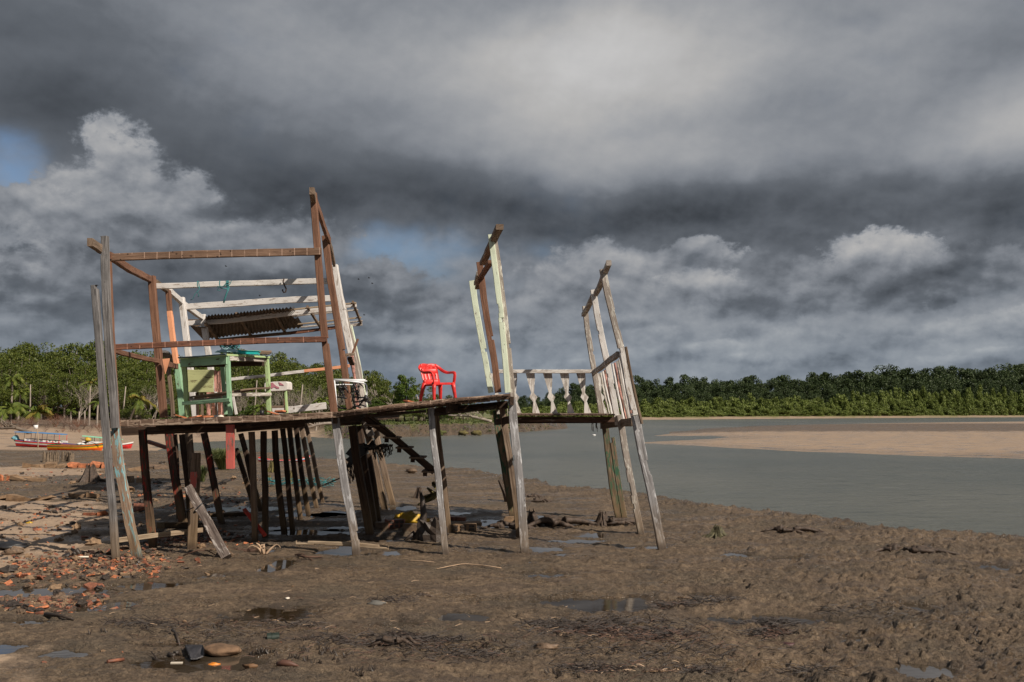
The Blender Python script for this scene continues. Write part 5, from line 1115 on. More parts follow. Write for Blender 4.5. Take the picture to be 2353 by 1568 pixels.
def sticks(f, segs, mat, lab, name='stick', cat='stick'):
    m_ = MB(); p0 = on(f, *segs[0][0][0])
    for pts, r0, r1, hs in segs:
        yb0 = min(on(f, *pts[0]).y, on(f, *pts[-1]).y) if max(hs) > .06 else 0
        q = [at(f, u, v, yb0 + .02 * i) for i, (u, v) in enumerate(pts)] if yb0 else [on(f, u, v, h) for (u, v), h in zip(pts, hs)]; m_.tube(q, [r0 + (r1 - r0) * i / (len(q) - 1) for i in range(len(q))], n=6)
    return m_.build(name, mat, org=p0, label=lab, cat=cat)
sticks('M', [([(230, 600), (130, 560), (45, 520)], .028, .012, (.0, .08, .17)), ([(150, 600), (90, 580), (20, 520)], .01, .006, (0, .05, .05))], M_STONED, 'charred stick rising from the puddle at the lower left')
sticks('M', [([(400, 490), (330, 470), (290, 460)], .03, .02, (.0, .10, .16)), ([(310, 470), (220, 470), (120, 420)], .012, .008, (.13, .16, .12)), ([(290, 470), (200, 480), (110, 450)], .010, .006, (.1, .05, .02)), ([(480, 490), (430, 480), (390, 470)], .02, .03, (0, .03, .02))], M_STONED, 'group of black charred sticks left of the slate sheet')
sticks('M', [([(345, 140), (400, 190), (470, 245)], .018, .012, (.05, .03, .01))], M_STONED, 'short charred stick lying behind the slate sheet')
p = on('M', 1000, 660); hb = MB(); hb.blob(p + Vector((0, 0, .02)), (.062, .035, .028), 2, .3, n=14); hb.build('orange_husk', M_LEAFO, org=p, label='bright orange husk floating in the front puddle', cat='husk')
p = on('M', 418, 640, .0); p.z = -.02; hb = MB(); hb.box(p, (.125, .03, .012), (0, 0, .05)); hb.build('pale_chip', M_SHELL, org=p, label='pale greenish white chip in the front puddle', cat='chip')
p = on('M', 1930, 180); pi = MB(); ax = Vector((1, .3, 0)).normalized(); sd2 = Vector((-ax.y, ax.x, 0)); n_ = 14; out = [[p + ax * x + sd2 * (rd_ * math.cos(math.pi * k / n_)) + Vector((0, 0, rd_ * math.sin(math.pi * k / n_) - .01)) for k in range(n_ + 1)] + [p + ax * x + sd2 * ((rd_ - .006) * math.cos(math.pi * k / n_)) + Vector((0, 0, (rd_ - .006) * math.sin(math.pi * k / n_) - .01)) for k in range(n_, -1, -1)] for x, rd_ in ((-.07, .06), (.07, .06))]
pi.ring_loft(out, 0, False); pi.build('pipe_piece', M_PIPE, org=p, label='short black green half pipe piece on the foreground mud', cat='pipe')
p = on('M', 2120, 650); hb = MB(); hb.tube([p + Vector((-.09, 0, .02)), p + Vector((-.02, 0, .035)), p + Vector((.05, .0, .025)), p + Vector((.10, -.01, .015)), p + Vector((.15, 0, .0))], [.020, .034, .034, .018, .004], n=9); hb.build('seed_pod', plain('brown_pod', (.10, .045, .03), .6), org=p, label='brown tapered seed pod on the mud right of the stone', cat='pod')
p = on('M', 1580, 700); MB().blob(p + Vector((0, 0, .02)), (.07, .035, .028), 6, .7, n=12).build('husk', plain('brown_husk', (.16, .085, .04), .7), org=p, label='brown and pale husk lying below right of the oval stone', cat='husk')
p = on('I', 235, 618); MB().blob(p + Vector((0, 0, .01)), (.035, .05, .015), 6, .2, n=10).build('shell', M_SHELL, org=p, label='white shell on the mud above the dark puddle', cat='shell')
p = on('I', 790, 655); MB().blob(p + Vector((0, 0, .01)), (.13, .06, .035), 16, .4, n=14).build('grey_rag', plain('grey_rag', (.10, .095, .085), .8), org=p, label='flat grey crumpled scrap in the middle foreground', cat='rag')
p = on('K', 960, 990); MB().blob(p + Vector((0, 0, .01)), (.11, .05, .03), 19, .2, n=14).build('coconut_husk', plain('dark_red_husk', (.05, .014, .014), .6), org=p, label='dark maroon husk half buried in the right foreground', cat='husk')
p = on('I', 1860, 925); MB().blob(p + Vector((0, 0, .01)), (.14, .06, .035), 23, .5, n=14).build('mud_shell', M_STONE, org=p, label='flat brown cracked shell shape in the centre foreground mud', cat='shell')
p = on('H', 60, 612); MB().blob(p + Vector((0, 0, .03)), (.36, .25, .07), 4, .3, n=18, fr=2).build('black_rag', M_TARP, org=p, label='folded black rag on the sand at the left edge', cat='rag')
p = on('H', 210, 437); MB().blob(p + Vector((0, 0, .03)), (.09, .06, .03), 4, .5, n=12, fr=2).build('yellow_scrap', M_YELBAG, org=p, label='small yellow scrap on the sand among the shadows', cat='scrap')
sticks('I', [([(1170, 440), (1250, 425), (1340, 412), (1450, 420), (1575, 435)], .007, .009, (.02, .03, .035, .03, .02))], M_DRYB, 'long thin pale curved stick on the mud in front of the house')
sticks('I', [([(1005, 388), (1080, 388), (1155, 392)], .006, .005, (.015, .02, .015))], M_DRYB, 'short straight pale stick left of the long curved stick')
sticks('K', [([(310, 728), (370, 733), (440, 733)], .012, .008, (.02, .03, .02))], M_STONEY, 'short orange stick on the right foreground mud')
sticks('K', [([(120, 1160), (200, 1163), (320, 1165)], .010, .006, (.02, .03, .02))], M_STONEY, 'thin orange twig low in the right foreground mud')
sticks('H', [([(765, 1430), (880, 1418)], .018, .02, (.02, .02))], M_TERRAD, 'straight brown stick left of the front puddle')
sticks('I', [([(300, 360), (370, 375), (450, 372)], .02, .012, (.03, .05, .02)), ([(280, 355), (330, 352), (390, 380)], .014, .01, (.02, .04, .03))], M_TWIGR, 'brown curved twigs in front of the long fallen board')
sticks('C', [([(850, 1220), (960, 1180), (1040, 1182), (1130, 1232)], .012, .010, (.0, .10, .10, .0))], M_TWIGR, 'thin red brown arched root in front of the leaning timber')
sticks('H', [([(310, 355), (345, 345), (375, 350)], .04, .03, (.06, .16, .10)), ([(345, 345), (350, 330)], .03, .02, (.1, .3))], M_STONED, 'black forked stick standing on the shadowed sand')
sticks('H', [([(510, 690), (570, 692), (632, 690)], .018, .015, (.03, .04, .04))], M_SHELL, 'pale straight stick in the rubble below the grey corner posts')
sticks('H', [([(540, 620), (560, 650), (575, 670)], .05, .04, (.18, .1, .02)), ([(520, 640), (545, 665)], .04, .03, (.14, .02)), ([(470, 655), (480, 680)], .08, .07, (.08, .02))], M_STONED, 'cluster of dark broken roots in the rubble left of the corner posts')
sticks('H', [([(320, 1130), (420, 1122), (525, 1130)], .03, .015, (.02, .03, .02))], M_STONED, 'dark flat stick on wet sand in the left foreground')
# blue net on the far mud
p = on('T', 1250, 1215); nb = MB()
for k in range(160): a = p + Vector((rr.uniform(-1.2, 1.2), rr.uniform(-.35, .35), rr.uniform(.02, .22))); nb.tube([a, a + Vector((rr.uniform(-.25, .25), rr.uniform(-.2, .2), rr.uniform(-.06, .08)))], .012, n=4)
nb.build('fishing_net', M_ROPET, org=p, label='bundle of blue green fishing net on the mud behind the thin stilts', cat='net')
p = on('L', 0, 0) if False else on('D', 735, 980); MB().blob(p + Vector((0, 0, .1)), (.26, .14, .10), 4, .5, n=12).build('mossy_rock', M_STONE, org=p, label='small yellowish mound at the water edge behind the stairs', cat='rock')
# grass tuft on the mud
def tuft(p, h, n_, sp_, lab, seed=1):
    r = random.Random(seed); m_ = MB()
    for k in range(n_):
        a = r.random() * 6.283; l = h * r.uniform(.6, 1.1); out_ = sp_ * r.uniform(.2, 1.0); w_ = .012 * h + .006; d = Vector((math.cos(a), math.sin(a), 0)); s_ = Vector((-d.y, d.x, 0)) * w_
        b0 = p + d * r.uniform(0, .22) * sp_; pts = [b0, b0 + d * out_ * .3 + Vector((0, 0, l * .6)), b0 + d * out_ * .8 + Vector((0, 0, l * .95)), b0 + d * out_ * 1.3 + Vector((0, 0, l * .85))]
        i0 = len(m_.v)
        for i, q in enumerate(pts): m_.v.append(tuple(q - s_ * (1 - i * .3))); m_.v.append(tuple(q + s_ * (1 - i * .3)))
        for i in range(3): m_.face((i0 + 2 * i, i0 + 2 * i + 1, i0 + 2 * i + 3, i0 + 2 * i + 2))
    return m_.build('grass_tuft', L_GRASS, org=p, label=lab, cat='grass tuft')
tuft(on('C', 1165, 545), .85, 800, 1.0, 'round bushy green grass tuft on the mud behind the hanging red board', 3)
tuft(on('C', 1000, 640), .55, 120, .35, 'small thin olive tuft on the mud behind the red stilt', 4)
# pencil roots: stubby black shoots in groups, and loose shards and stones
rub = []
def scat(n_, poly, mats, smin, smax, kind, grp, lab, cat, name, protos):
    r = random.Random(hash(name) % 1000 + n_) if False else random.Random(len(rub) + n_)
    xs = [a for a, _ in poly]; ys = [b2 for _, b2 in poly]; k = 0
    while k < n_:
        x, y = r.uniform(min(xs), max(xs)), r.uniform(min(ys), max(ys)); ins = False
        for i in range(len(poly)):
            (xa, ya), (xb_, yb_) = poly[i], poly[(i + 1) % len(poly)]
            if (ya > y) != (yb_ > y) and x < (xb_ - xa) * (y - ya) / (yb_ - ya) + xa: ins = not ins
        if not ins: continue
        k += 1; s_ = r.uniform(smin, smax) * (1.6 if r.random() < .08 else 1)
        rub.append((x, y, s_, r.choice(protos), r.random() * 6.28, grp, lab))
def proto(name, m_, mat, label, cat, group):
    return m_.build(name, mat, org=(0, 0, 0), label=label, cat=cat, group=group)
PR_T, PR_S = [], []
for k in range(8):
    PR_T.append(proto('tile_shard', shard_mb(Vector((0, 0, 0)), .5, 100 + k, .10, .5), [M_TERRA, M_TERRAD, M_STONE, M_TERRAD][k % 4], 'terracotta shard in the rubble strewn over the left foreground', 'tile shard', 'terracotta shards in the left rubble'))
for k in range(8):
    PR_S.append(proto('stone', MB().blob((0, 0, .12), (.5, .38, .28), 200 + k, .55, n=10, fr=2.2, smooth=False), [M_STONE, M_STONED, M_STONEY, M_STONE][k % 4], 'muddy stone in the rubble strewn over the left foreground', 'stone', 'stones in the left rubble'))
PT, PS = [0, 1, 2, 3, 4, 5, 6, 7], [10, 11, 12, 13, 14, 15, 16, 17]
A1 = [(60, 1300), (180, 1270), (330, 1255), (420, 1290), (300, 1325), (150, 1350), (0, 1350), (0, 1315)]
A2 = [(0, 1375), (120, 1360), (235, 1345), (240, 1378), (180, 1400), (0, 1420)]
A3 = [(0, 1080), (240, 1090), (240, 1250), (60, 1300), (0, 1260)]
A4 = [(250, 1190), (520, 1190), (620, 1250), (520, 1285), (330, 1262)]
A5 = [(0, 1400), (500, 1300), (800, 1350), (700, 1560), (0, 1560)]
A6 = [(0, 1050), (400, 1050), (700, 1120), (650, 1190), (250, 1160), (0, 1140)]
scat(150, A1, None, .06, .24, 0, 0, 0, 0, 'a', PT); scat(105, A1, None, .05, .22, 0, 0, 0, 0, 'b', PS); scat(45, A2, None, .06, .24, 0, 0, 0, 0, 'c', PT); scat(60, A2, None, .05, .22, 0, 0, 0, 0, 'd', PS)
scat(34, A3, None, .06, .22, 0, 0, 0, 0, 'e', PT); scat(50, A3, None, .06, .22, 0, 0, 0, 0, 'f', PS); scat(35, A4, None, .06, .22, 0, 0, 0, 0, 'g', PT); scat(40, A4, None, .05, .20, 0, 0, 0, 0, 'h', PS)
scat(10, A5, None, .03, .10, 0, 0, 0, 0, 'i', PT); scat(10, A5, None, .03, .08, 0, 0, 0, 0, 'j', PS); scat(24, A6, None, .08, .26, 0, 0, 0, 0, 'k', PT); scat(35, A6, None, .1, .35, 0, 0, 0, 0, 'l', PS)
gx = np.array([G(q[0], q[1]).x for q in rub]); gy = np.array([G(q[0], q[1]).y for q in rub]); gzv = terrain(gx, gy)[0]
used = set(); rz_ = random.Random(9)
for (x, y, s_, pr, ang_, _, _), X_, Y_, Z_ in zip(rub, gx, gy, gzv):
    src = PR_T[pr] if pr < 10 else PR_S[pr - 10]; sc = (s_, s_ * rz_.uniform(.7, 1.1), s_ * rz_.uniform(.6, 1.1))
    if src.name not in used: o = src; used.add(src.name); o.location = (X_, Y_, Z_ + .01); o.rotation_euler = (0, 0, ang_); o.scale = sc
    else: o = dup(src, (X_, Y_, Z_ - .002), ang_, sc)
    o.rotation_euler[0] = rz_.uniform(-.3, .3); o.rotation_euler[1] = rz_.uniform(-.3, .3)
# uncountable litter
def litter(name, patches, mat, lab, cat, seed, lmin, lmax, rmin, rmax, up=.02):
    r = random.Random(seed); X_, Y_, J = [], [], []
    for (x, y, rx, ry, n_) in patches:
        for k in range(n_):
            a = r.gauss(0, .55); b2 = r.gauss(0, .55); p = G(x + a * rx, y + b2 * ry); X_.append(p.x); Y_.append(p.y)
    Z_ = terrain(np.array(X_), np.array(Y_))[0]; m_ = MB()
    for x, y, z in zip(X_, Y_, Z_):
        l = r.uniform(lmin, lmax); a = r.gauss(0, .7) + (math.pi if r.random() < .5 else 0); p = Vector((x, y, z + r.uniform(0, up))); d = Vector((math.cos(a), math.sin(a), r.uniform(-.1, .35))) * l; q = Vector((r.uniform(-.3, .3), r.uniform(-.3, .3), r.uniform(0, .3))) * l
        rad = r.uniform(rmin, rmax); m_.tube([p, p + d * .5 + q * .5, p + d], [rad, rad * .8, rad * .4], n=3, smooth=False, cap=False)
    return m_.build(name, mat, label=lab, cat=cat, kind='stuff')
litter('seaweed_litter', [(1380, 1452, 130, 14, 700), (1520, 1462, 90, 14, 350), (1440, 1432, 120, 6, 200), (1560, 1392, 60, 6, 160), (1760, 1434, 60, 7, 300), (1640, 1385, 60, 4, 120), (1770, 1460, 50, 6, 200), (920, 1470, 60, 6, 160), (1000, 1478, 70, 7, 160),
                          (1300, 1440, 110, 8, 200), (800, 1480, 110, 14, 200), (1050, 1505, 160, 20, 260), (1500, 1500, 260, 26, 300), (1600, 1545, 60, 8, 120), (1860, 1545, 60, 6, 80), (2100, 1420, 160, 30, 120), (480, 1450, 200, 30, 220), (1950, 1408, 90, 12, 60), (300, 1440, 120, 12, 120),
                          (1350, 1540, 60, 10, 120), (900, 1385, 70, 8, 90), (700, 1440, 80, 8, 60)], M_TWIG, 'mats of dark tangled twigs and seaweed on the foreground mud', 'seaweed', 5, .04, .20, .0025, .007, .03)
litter('reddish_litter', [(1400, 1455, 130, 12, 420), (1500, 1470, 100, 10, 200), (1540, 1395, 60, 5, 50), (1780, 1462, 40, 5, 90), (1450, 1545, 160, 12, 100), (950, 1490, 300, 40, 160), (250, 1300, 160, 25, 260), (120, 1385, 110, 18, 200), (430, 1250, 130, 14, 180), (550, 1450, 260, 50, 120), (1700, 1480, 300, 40, 120)],
       M_TWIGR, 'rust brown twig fragments scattered over the mud', 'twigs', 6, .03, .16, .002, .006, .03)
litter('pale_litter', [(1400, 1455, 130, 12, 50), (1450, 1545, 160, 12, 20), (250, 1300, 160, 25, 40), (900, 1400, 500, 80, 50), (120, 1385, 110, 18, 25)], M_DRYB, 'small pale straws scattered over the mud', 'straws', 7, .03, .14, .0022, .005, .03)
# brick grit: crumbs too small and too many to count
m_ = MB(); r = random.Random(31); X_, Y_ = [], []
for (x, y, rx, ry, n_) in ((200, 1300, 190, 26, 900), (120, 1385, 130, 18, 500), (420, 1235, 150, 22, 350), (120, 1200, 160, 45, 110), (200, 1110, 260, 30, 160), (450, 1150, 160, 30, 200)):
    for k in range(n_): p = G(x + r.gauss(0, .5) * rx, y + r.gauss(0, .5) * ry); X_.append(p.x); Y_.append(p.y)
Z_ = terrain(np.array(X_), np.array(Y_))[0]
for x, y, z in zip(X_, Y_, Z_):
    s_ = r.uniform(.012, .055); m_.box((x, y, z + s_ * .2), (s_ * r.uniform(1, 2.2), s_ * r.uniform(.8, 1.6), s_ * r.uniform(.4, .9)), (r.uniform(-.5, .5), r.uniform(-.5, .5), r.random() * 6), r.choice((0, 1, 1, 1, 2, 2, 2, 3, 3)), s_ * .15)
m_.build('brick_grit', [M_TERRA, M_TERRAD, M_STONED, M_STONEY], label='crumbs of broken brick and dark gravel between the left rubble', cat='gravel', kind='stuff')
# black stub shoots
m_ = MB(); r = random.Random(12); X_, Y_ = [], []
for (x, y, rx, ry, n_) in [(610, 1500, 40, 8, 6), (660, 1510, 60, 12, 8), (730, 1495, 60, 12, 7), (770, 1520, 60, 14, 8), (980, 1497, 30, 6, 3), (710, 1472, 30, 5, 4), (1130, 1480, 40, 8, 5), (1600, 1550, 20, 5, 3), (870, 1550, 80, 10, 5), (1300, 1555, 60, 8, 5), (480, 1440, 60, 14, 4), (240, 1460, 140, 20, 4), (2230, 1470, 80, 20, 5), (2000, 1500, 100, 20, 4)]:
    for k in range(n_):
        for q in range(r.randint(3, 8)):
            p = G(x + r.gauss(0, .5) * rx, y + r.gauss(0, .5) * ry) if q == 0 else Vector((p.x + r.uniform(-.03, .03), p.y + r.uniform(-.03, .03), 0)); X_.append(p.x); Y_.append(p.y)
Z_ = terrain(np.array(X_), np.array(Y_))[0]
for x, y, z in zip(X_, Y_, Z_):
    p = Vector((x, y, z - .01)); m_.tube([p, p + Vector((r.uniform(-.04, .04), r.uniform(-.03, .03), r.uniform(.02, .075)))], [r.uniform(.008, .016), .003], n=5, smooth=False)
m_.build('pencil_roots', M_STONED, label='black stubby pencil roots poking from the foreground mud', cat='roots', kind='stuff')
# ---------------------------------------------------------------- boats on the beach
def boat(name, L_, B_, H_, bands, loc, rz, sheer=(.35, .30), label='', rake=.35, deckmat=None, trim=0.0):
    """hull built from the keel up: bands = [(height fraction, material)]"""
    root = thing(name, loc, label, 'boat'); root.rotation_euler = (0, trim, rz); o = ORG[root.name]
    mats = [b2[1] for b2 in bands]; hts = [0.0] + [b2[0] for b2 in bands]; ns = 26; m_ = MB()
    cols = []
    for i in range(ns + 1):
        t = i / ns; x = -L_ / 2 + L_ * t; bw = B_ / 2 * (1 - max(0, (t - .45) / .55) ** 2.4) * (1 - .45 * max(0, (.35 - t) / .35) ** 2)
        top = H_ * (1 + sheer[1] * max(0, (t - .5) / .5) ** 2.2 + sheer[0] * max(0, (.5 - t) / .5) ** 2.2); col = []
        for h in hts:
            wd = bw * (.50 + .50 * math.sin(min(1, h * 1.05) * math.pi / 2)) if h > 0 else bw * .18
            xx = x + rake * h * H_ * (max(0, (t - .8) / .2)) * 1.6
            kz = .10 * H_ * max(0, (t - .8) / .2) ** 2
            col.append((xx, wd, kz + h * top))
        cols.append(col)
    nh = len(hts)
    for side in (1, -1):
        b0 = len(m_.v)
        for col in cols:
            for (x, y, z) in col: m_.v.append(tuple(o + Vector((x, side * y, z))))
        for i in range(ns):
            for k in range(nh - 1):
                a = b0 + i * nh + k; q = (a, a + nh, a + nh + 1, a + 1); m_.face(q if side == -1 else q[::-1], k, None, False)
    # bottom, transom and inner floor
    b0 = len(m_.v)
    for col in cols:
        x, y, z = col[0]; m_.v.append(tuple(o + Vector((x, y, z)))); m_.v.append(tuple(o + Vector((x, -y, z))))
    for i in range(ns): a = b0 + 2 * i; m_.face((a, a + 1, a + 3, a + 2), 0)
    b0 = len(m_.v)
    for (x, y, z) in cols[0]: m_.v.append(tuple(o + Vector((x, y, z)))); m_.v.append(tuple(o + Vector((x, -y, z))))
    for k in range(nh - 1): a = b0 + 2 * k; m_.face((a, a + 2, a + 3, a + 1), k)
    b0 = len(m_.v)
    for col in cols:
        x, y, z = col[-1]; m_.v.append(tuple(o + Vector((x, y * .93, z * .72)))); m_.v.append(tuple(o + Vector((x, -y * .93, z * .72))))
    for i in range(ns): a = b0 + 2 * i; m_.face((a, a + 2, a + 3, a + 1), len(mats))
    m_.build('hull', mats + [deckmat or M_BDARK], root)
    return root, cols
def bpart(root, name, m_, mat, parent=None): return m_.build(name, mat, parent or root)
def O(root, x, y, z): return ORG[root.name] + Vector((x, y, z))
def span(f, u0, v0, u1, v1, Y): a = at(f, u0, v0, Y); b2 = at(f, u1, v1, Y); return (b2 - a).length
def grdY(px_x, px_y):
    z = 0.0
    for _ in range(6): p = G(px_x, px_y, z); z = gz(p.x, p.y)
    return Vector((p.x, p.y, z))
# boat 1: red, white and blue with a long blue canopy and a lettered side board
x_, y_ = Q_('N', 1270, 985); g1 = grdY(x_, y_); YB1 = g1.y
L1 = span('N', 245, 800, 2330, 860, YB1); k1 = YB1 / FPX * .06348                  # metres per crop pixel
r1, c1_ = boat('passenger_boat', L1, L1 * .22, 215 * k1, [(.42, M_BRED), (.50, M_BBLUE), (.68, M_BWHITE), (.76, M_BGREEN), (.92, M_BRED), (1.0, M_BBLUE)], (g1.x, g1.y, g1.z - .03), 0, (.10, -.18), 'long red, white and blue boat with a blue canopy stranded on the sand', deckmat=M_BDARK, trim=math.radians(3.4))
for q in r1.children: pass
sx = lambda u: (u - 1290) * k1
hb_ = 215 * k1; yb = -L1 * .105
sbd = MB().plate([O(r1, sx(625), yb, hb_ * 1.02), O(r1, sx(2000), yb, hb_ * .98), O(r1, sx(1990), yb, hb_ * 1.02 + 58 * k1), O(r1, sx(625), yb, hb_ * 1.02 + 75 * k1)], (0, .03, 0)).build('name_board', M_BWHITE, r1)
MB().plank([O(r1, sx(670), yb, hb_ * 1.02 + 82 * k1), O(r1, sx(1900), yb, hb_ * 1.02 + 70 * k1)], 10 * k1, .05, (0, 0, 1), jit=.1).build('rail', M_BDARK, r1)
MB().plate([O(r1, sx(625), -yb, hb_ * 1.02), O(r1, sx(2000), -yb, hb_ * .98), O(r1, sx(1990), -yb, hb_ * 1.02 + 58 * k1), O(r1, sx(625), -yb, hb_ * 1.02 + 75 * k1)], (0, -.03, 0)).build('side_board', M_BWHITE, r1)
def text(s_, size, pos, parent, mat, name='lettering', rz=0.0):
    cu = bpy.data.curves.new(name, 'FONT'); cu.body = s_; cu.size = size; cu.extrude = .004; tmp = bpy.data.objects.new('tmp', cu); COL.objects.link(tmp)
    dg = bpy.context.evaluated_depsgraph_get(); me_ = bpy.data.meshes.new_from_object(tmp.evaluated_get(dg)); bpy.data.objects.remove(tmp)
    o_ = ORG[parent.name]; M = Matrix.Translation(Vector(pos) - o_) @ Matrix.Rotation(rz, 4, 'Y') @ Matrix.Rotation(math.pi / 2, 4, 'X'); me_.transform(M); me_.materials.clear(); me_.materials.append(mat); me_.name = name
    return link(name, me_, parent, o_)
text('E.T', 70 * k1, O(r1, sx(720), yb - .02, hb_ * 1.02 + 20 * k1), sbd, M_BBLUE); text('MARGEM FIM', 76 * k1, O(r1, sx(845), yb - .02, hb_ * 1.02 + 10 * k1), sbd, M_BBROWN)
for i, u in enumerate((1390, 1500, 1600, 1710, 1820, 1930)):
    up = i % 2 == 0; z0, z1 = hb_ * 1.02 + 8 * k1, hb_ * 1.02 + 50 * k1
    q = [O(r1, sx(u), yb - .012, z0), O(r1, sx(u + 90), yb - .012, z0), O(r1, sx(u + 45), yb - .012, z1)] if up else [O(r1, sx(u), yb - .012, z1), O(r1, sx(u + 80), yb - .012, z1), O(r1, sx(u + 50), yb - .012, z0 + 12 * k1)]
    MB().plate(q, (0, .008, 0)).build('painted_triangle', M_BRED if up else M_BGREEN, sbd)
cz = hb_ * 1.02 + 290 * k1
cn = MB().plank([O(r1, sx(230), 0, cz - 6 * k1), O(r1, sx(1100), 0, cz + 12 * k1), O(r1, sx(1960), 0, cz + 6 * k1)], 26 * k1, L1 * .20, (0, 0, 1), jit=.4); cn.build('canopy', M_BLUEC, r1)
for u, yy, mt in ((290, yb, M_BDARK), (610, yb, M_BDARK), (650, -yb, M_BRED), (1000, yb, M_BDARK), (1055, -yb, M_BRED), (1425, yb, M_BDARK), (1490, -yb, M_BRED), (1865, yb, M_BRED), (1945, -yb, M_BRED)):
    MB().tube([O(r1, sx(u), yy, hb_ * .9), O(r1, sx(u), yy * .95, cz)], 9 * k1, n=6).build('canopy_post', mt, r1)
ec = MB().blob(O(r1, sx(205), 0, hb_ * 1.25), (85 * k1, .35, 85 * k1), 4, .5, n=14, fr=2.0); ec.build('motor_cover', M_BTEAL, r1)
# boat 2: orange and yellow
x_, y_ = Q_('O', 100, 935); g2 = grdY(172, 1036); YB2 = g2.y; k2 = YB2 / FPX * .06348
L2 = span('W', 111, 1028, 233, 1028, YB2)
r2, _ = boat('fishing_boat', L2, L2 * .24, 230 * k2, [(.30, M_BORANGE), (.46, M_BORANGE), (.66, M_BYELLOW), (.80, M_BGREEN), (.92, M_BORANGE), (1.0, M_BGREEN)], (g2.x, g2.y, g2.z - .04), 0, (.0, .45), 'orange and yellow striped open boat in front of the blue canopy boat', deckmat=M_BDARK, trim=math.radians(.8))
sx2 = lambda x: (x - 172) * YB2 / FPX
MB().plate([O(r2, sx2(176), -.1, .42), O(r2, sx2(197), -.1, .62), O(r2, sx2(198), -.1, .55), O(r2, sx2(186), -.1, .40)], (0, .3, 0)).build('prow_board', M_BDARK, r2)
MB().blob(O(r2, sx2(200), 0, .72), (.16, .15, .14), 5, .5, n=10, fr=3).build('prow_ornament', M_YELBAG, r2)
for u in (182, 190): MB().blob(O(r2, sx2(u), 0, .46), (.18, .15, .09), 5, .3).build('white_sack', M_BWHITE, r2)
MB().tube([O(r2, sx2(187), -.2, .80), O(r2, sx2(232), -.2, .42)], .018, n=5).build('pole', M_BDARK, r2)
# boat 3: red hull with mint canopy behind the corner posts
g3 = grdY(255, 1033); g3.y += 1.8; g3.z = gz(g3.x, g3.y); k3 = g3.y / FPX; x3 = (255 - CX) * k3
L3 = (306 - 205) * k3; r3, _ = boat('passenger_boat', L3, L3 * .26, 10 * k3, [(.40, M_BRED), (.70, M_BRED), (.78, M_BDARK), (1.0, M_BWHITE)], (x3, g3.y, g3.z), 0, (.15, .55), 'red and white boat with a mint green canopy behind the grey corner posts', deckmat=M_BWHITE)
sx3 = lambda x: (x - 255) * k3
MB().plank([O(r3, sx3(195), 0, 29 * k3), O(r3, sx3(240), 0, 25 * k3), O(r3, sx3(284), 0, 21 * k3)], 2.4 * k3, 12 * k3, (0, 0, 1), jit=.3).build('canopy', M_GREENC, r3)
for i, x in enumerate((214, 223, 232, 262, 281)): MB().tube([O(r3, sx3(x), (-1) ** i * 4.5 * k3, 8 * k3), O(r3, sx3(x), (-1) ** i * 4.5 * k3, (26.5 - (x - 200) * .06) * k3)], .9 * k3, n=6).build('canopy_post', [M_GREENC, M_BDARK][i == 1], r3)
for i in range(4): z0 = 11.2 * k3; x = 200 + i * 9; MB().plate([O(r3, sx3(x), -5.5 * k3, z0), O(r3, sx3(x + 7), -5.5 * k3, z0), O(r3, sx3(x + 3.5), -5.5 * k3, z0 + 5 * k3)], (0, .03, 0)).build('painted_triangle', M_BRED, r3)
MB().plank([O(r3, sx3(196), -5 * k3, 15 * k3), O(r3, sx3(244), -5 * k3, 13.5 * k3)], 5 * k3, .04, (0, 0, 1)).build('side_board', M_BWHITE, r3)
# boat 4: small red and blue canoe at the water edge behind the stilts
g4 = grdY(652, 1061); k4 = g4.y / FPX; L4 = (712 - 598) * k4
r4, _ = boat('canoe', L4, L4 * .20, 6.0 * k4, [(.45, M_BORANGE), (.62, M_BBLUE), (.82, M_BWHITE), (1.0, M_BRED)], (g4.x, g4.y, g4.z - .05), 0, (1.1, 1.7), 'long low red and blue canoe at the water edge behind the stilts', deckmat=M_BBLUE)
# pole with a white can on top
pb = grdY(87.5, 1030); pt_ = P(85.5, 982, pb.y); pr_ = thing('marker_pole', pb, 'thin pole with a white can on top in front of the blue canopy boat', 'pole')
MB().tube([pb + Vector((0, 0, -.3)), pt_.lerp(pb, .5) + Vector((.03, 0, 0)), pt_], [.045, .035, .028], n=6).build('pole', W_DRY, pr_)
cn_ = MB(); cn_.tube([pt_ + Vector((-.08, 0, -.12)), pt_ + Vector((-.10, 0, .14))], [.13, .15], n=12); cn_.build('can', M_BWHITE, pr_)

# ---------------------------------------------------------------- trees
def nprs(seed): return np.random.RandomState(seed)
def quads_mesh(name, C, S, rs, mat, flat=.0, droop=0.0):
    n = len(C); a = rs.normal(size=(n, 3)); a[:, 2] = a[:, 2] * .55; a /= np.linalg.norm(a, axis=1)[:, None]
    b2 = rs.normal(size=(n, 3)); b2 -= (b2 * a).sum(1)[:, None] * a; b2 /= np.linalg.norm(b2, axis=1)[:, None]
    s_ = S[:, None] * rs.uniform(.6, 1.25, (n, 1)); asp = rs.uniform(.45, .85, (n, 1))
    v = np.stack([C - a * s_, C - b2 * s_ * asp, C + a * s_, C + b2 * s_ * asp], 1).reshape(-1, 3).astype(np.float32)
    me_ = bpy.data.meshes.new(name); me_.vertices.add(len(v)); me_.vertices.foreach_set('co', v.ravel()); me_.loops.add(4 * n); me_.loops.foreach_set('vertex_index', np.arange(4 * n, dtype=np.int32))
    me_.polygons.add(n); me_.polygons.foreach_set('loop_start', (np.arange(n) * 4).astype(np.int32)); me_.polygons.foreach_set('loop_total', np.full(n, 4, np.int32)); me_.update(calc_edges=True); me_.materials.append(mat); return me_
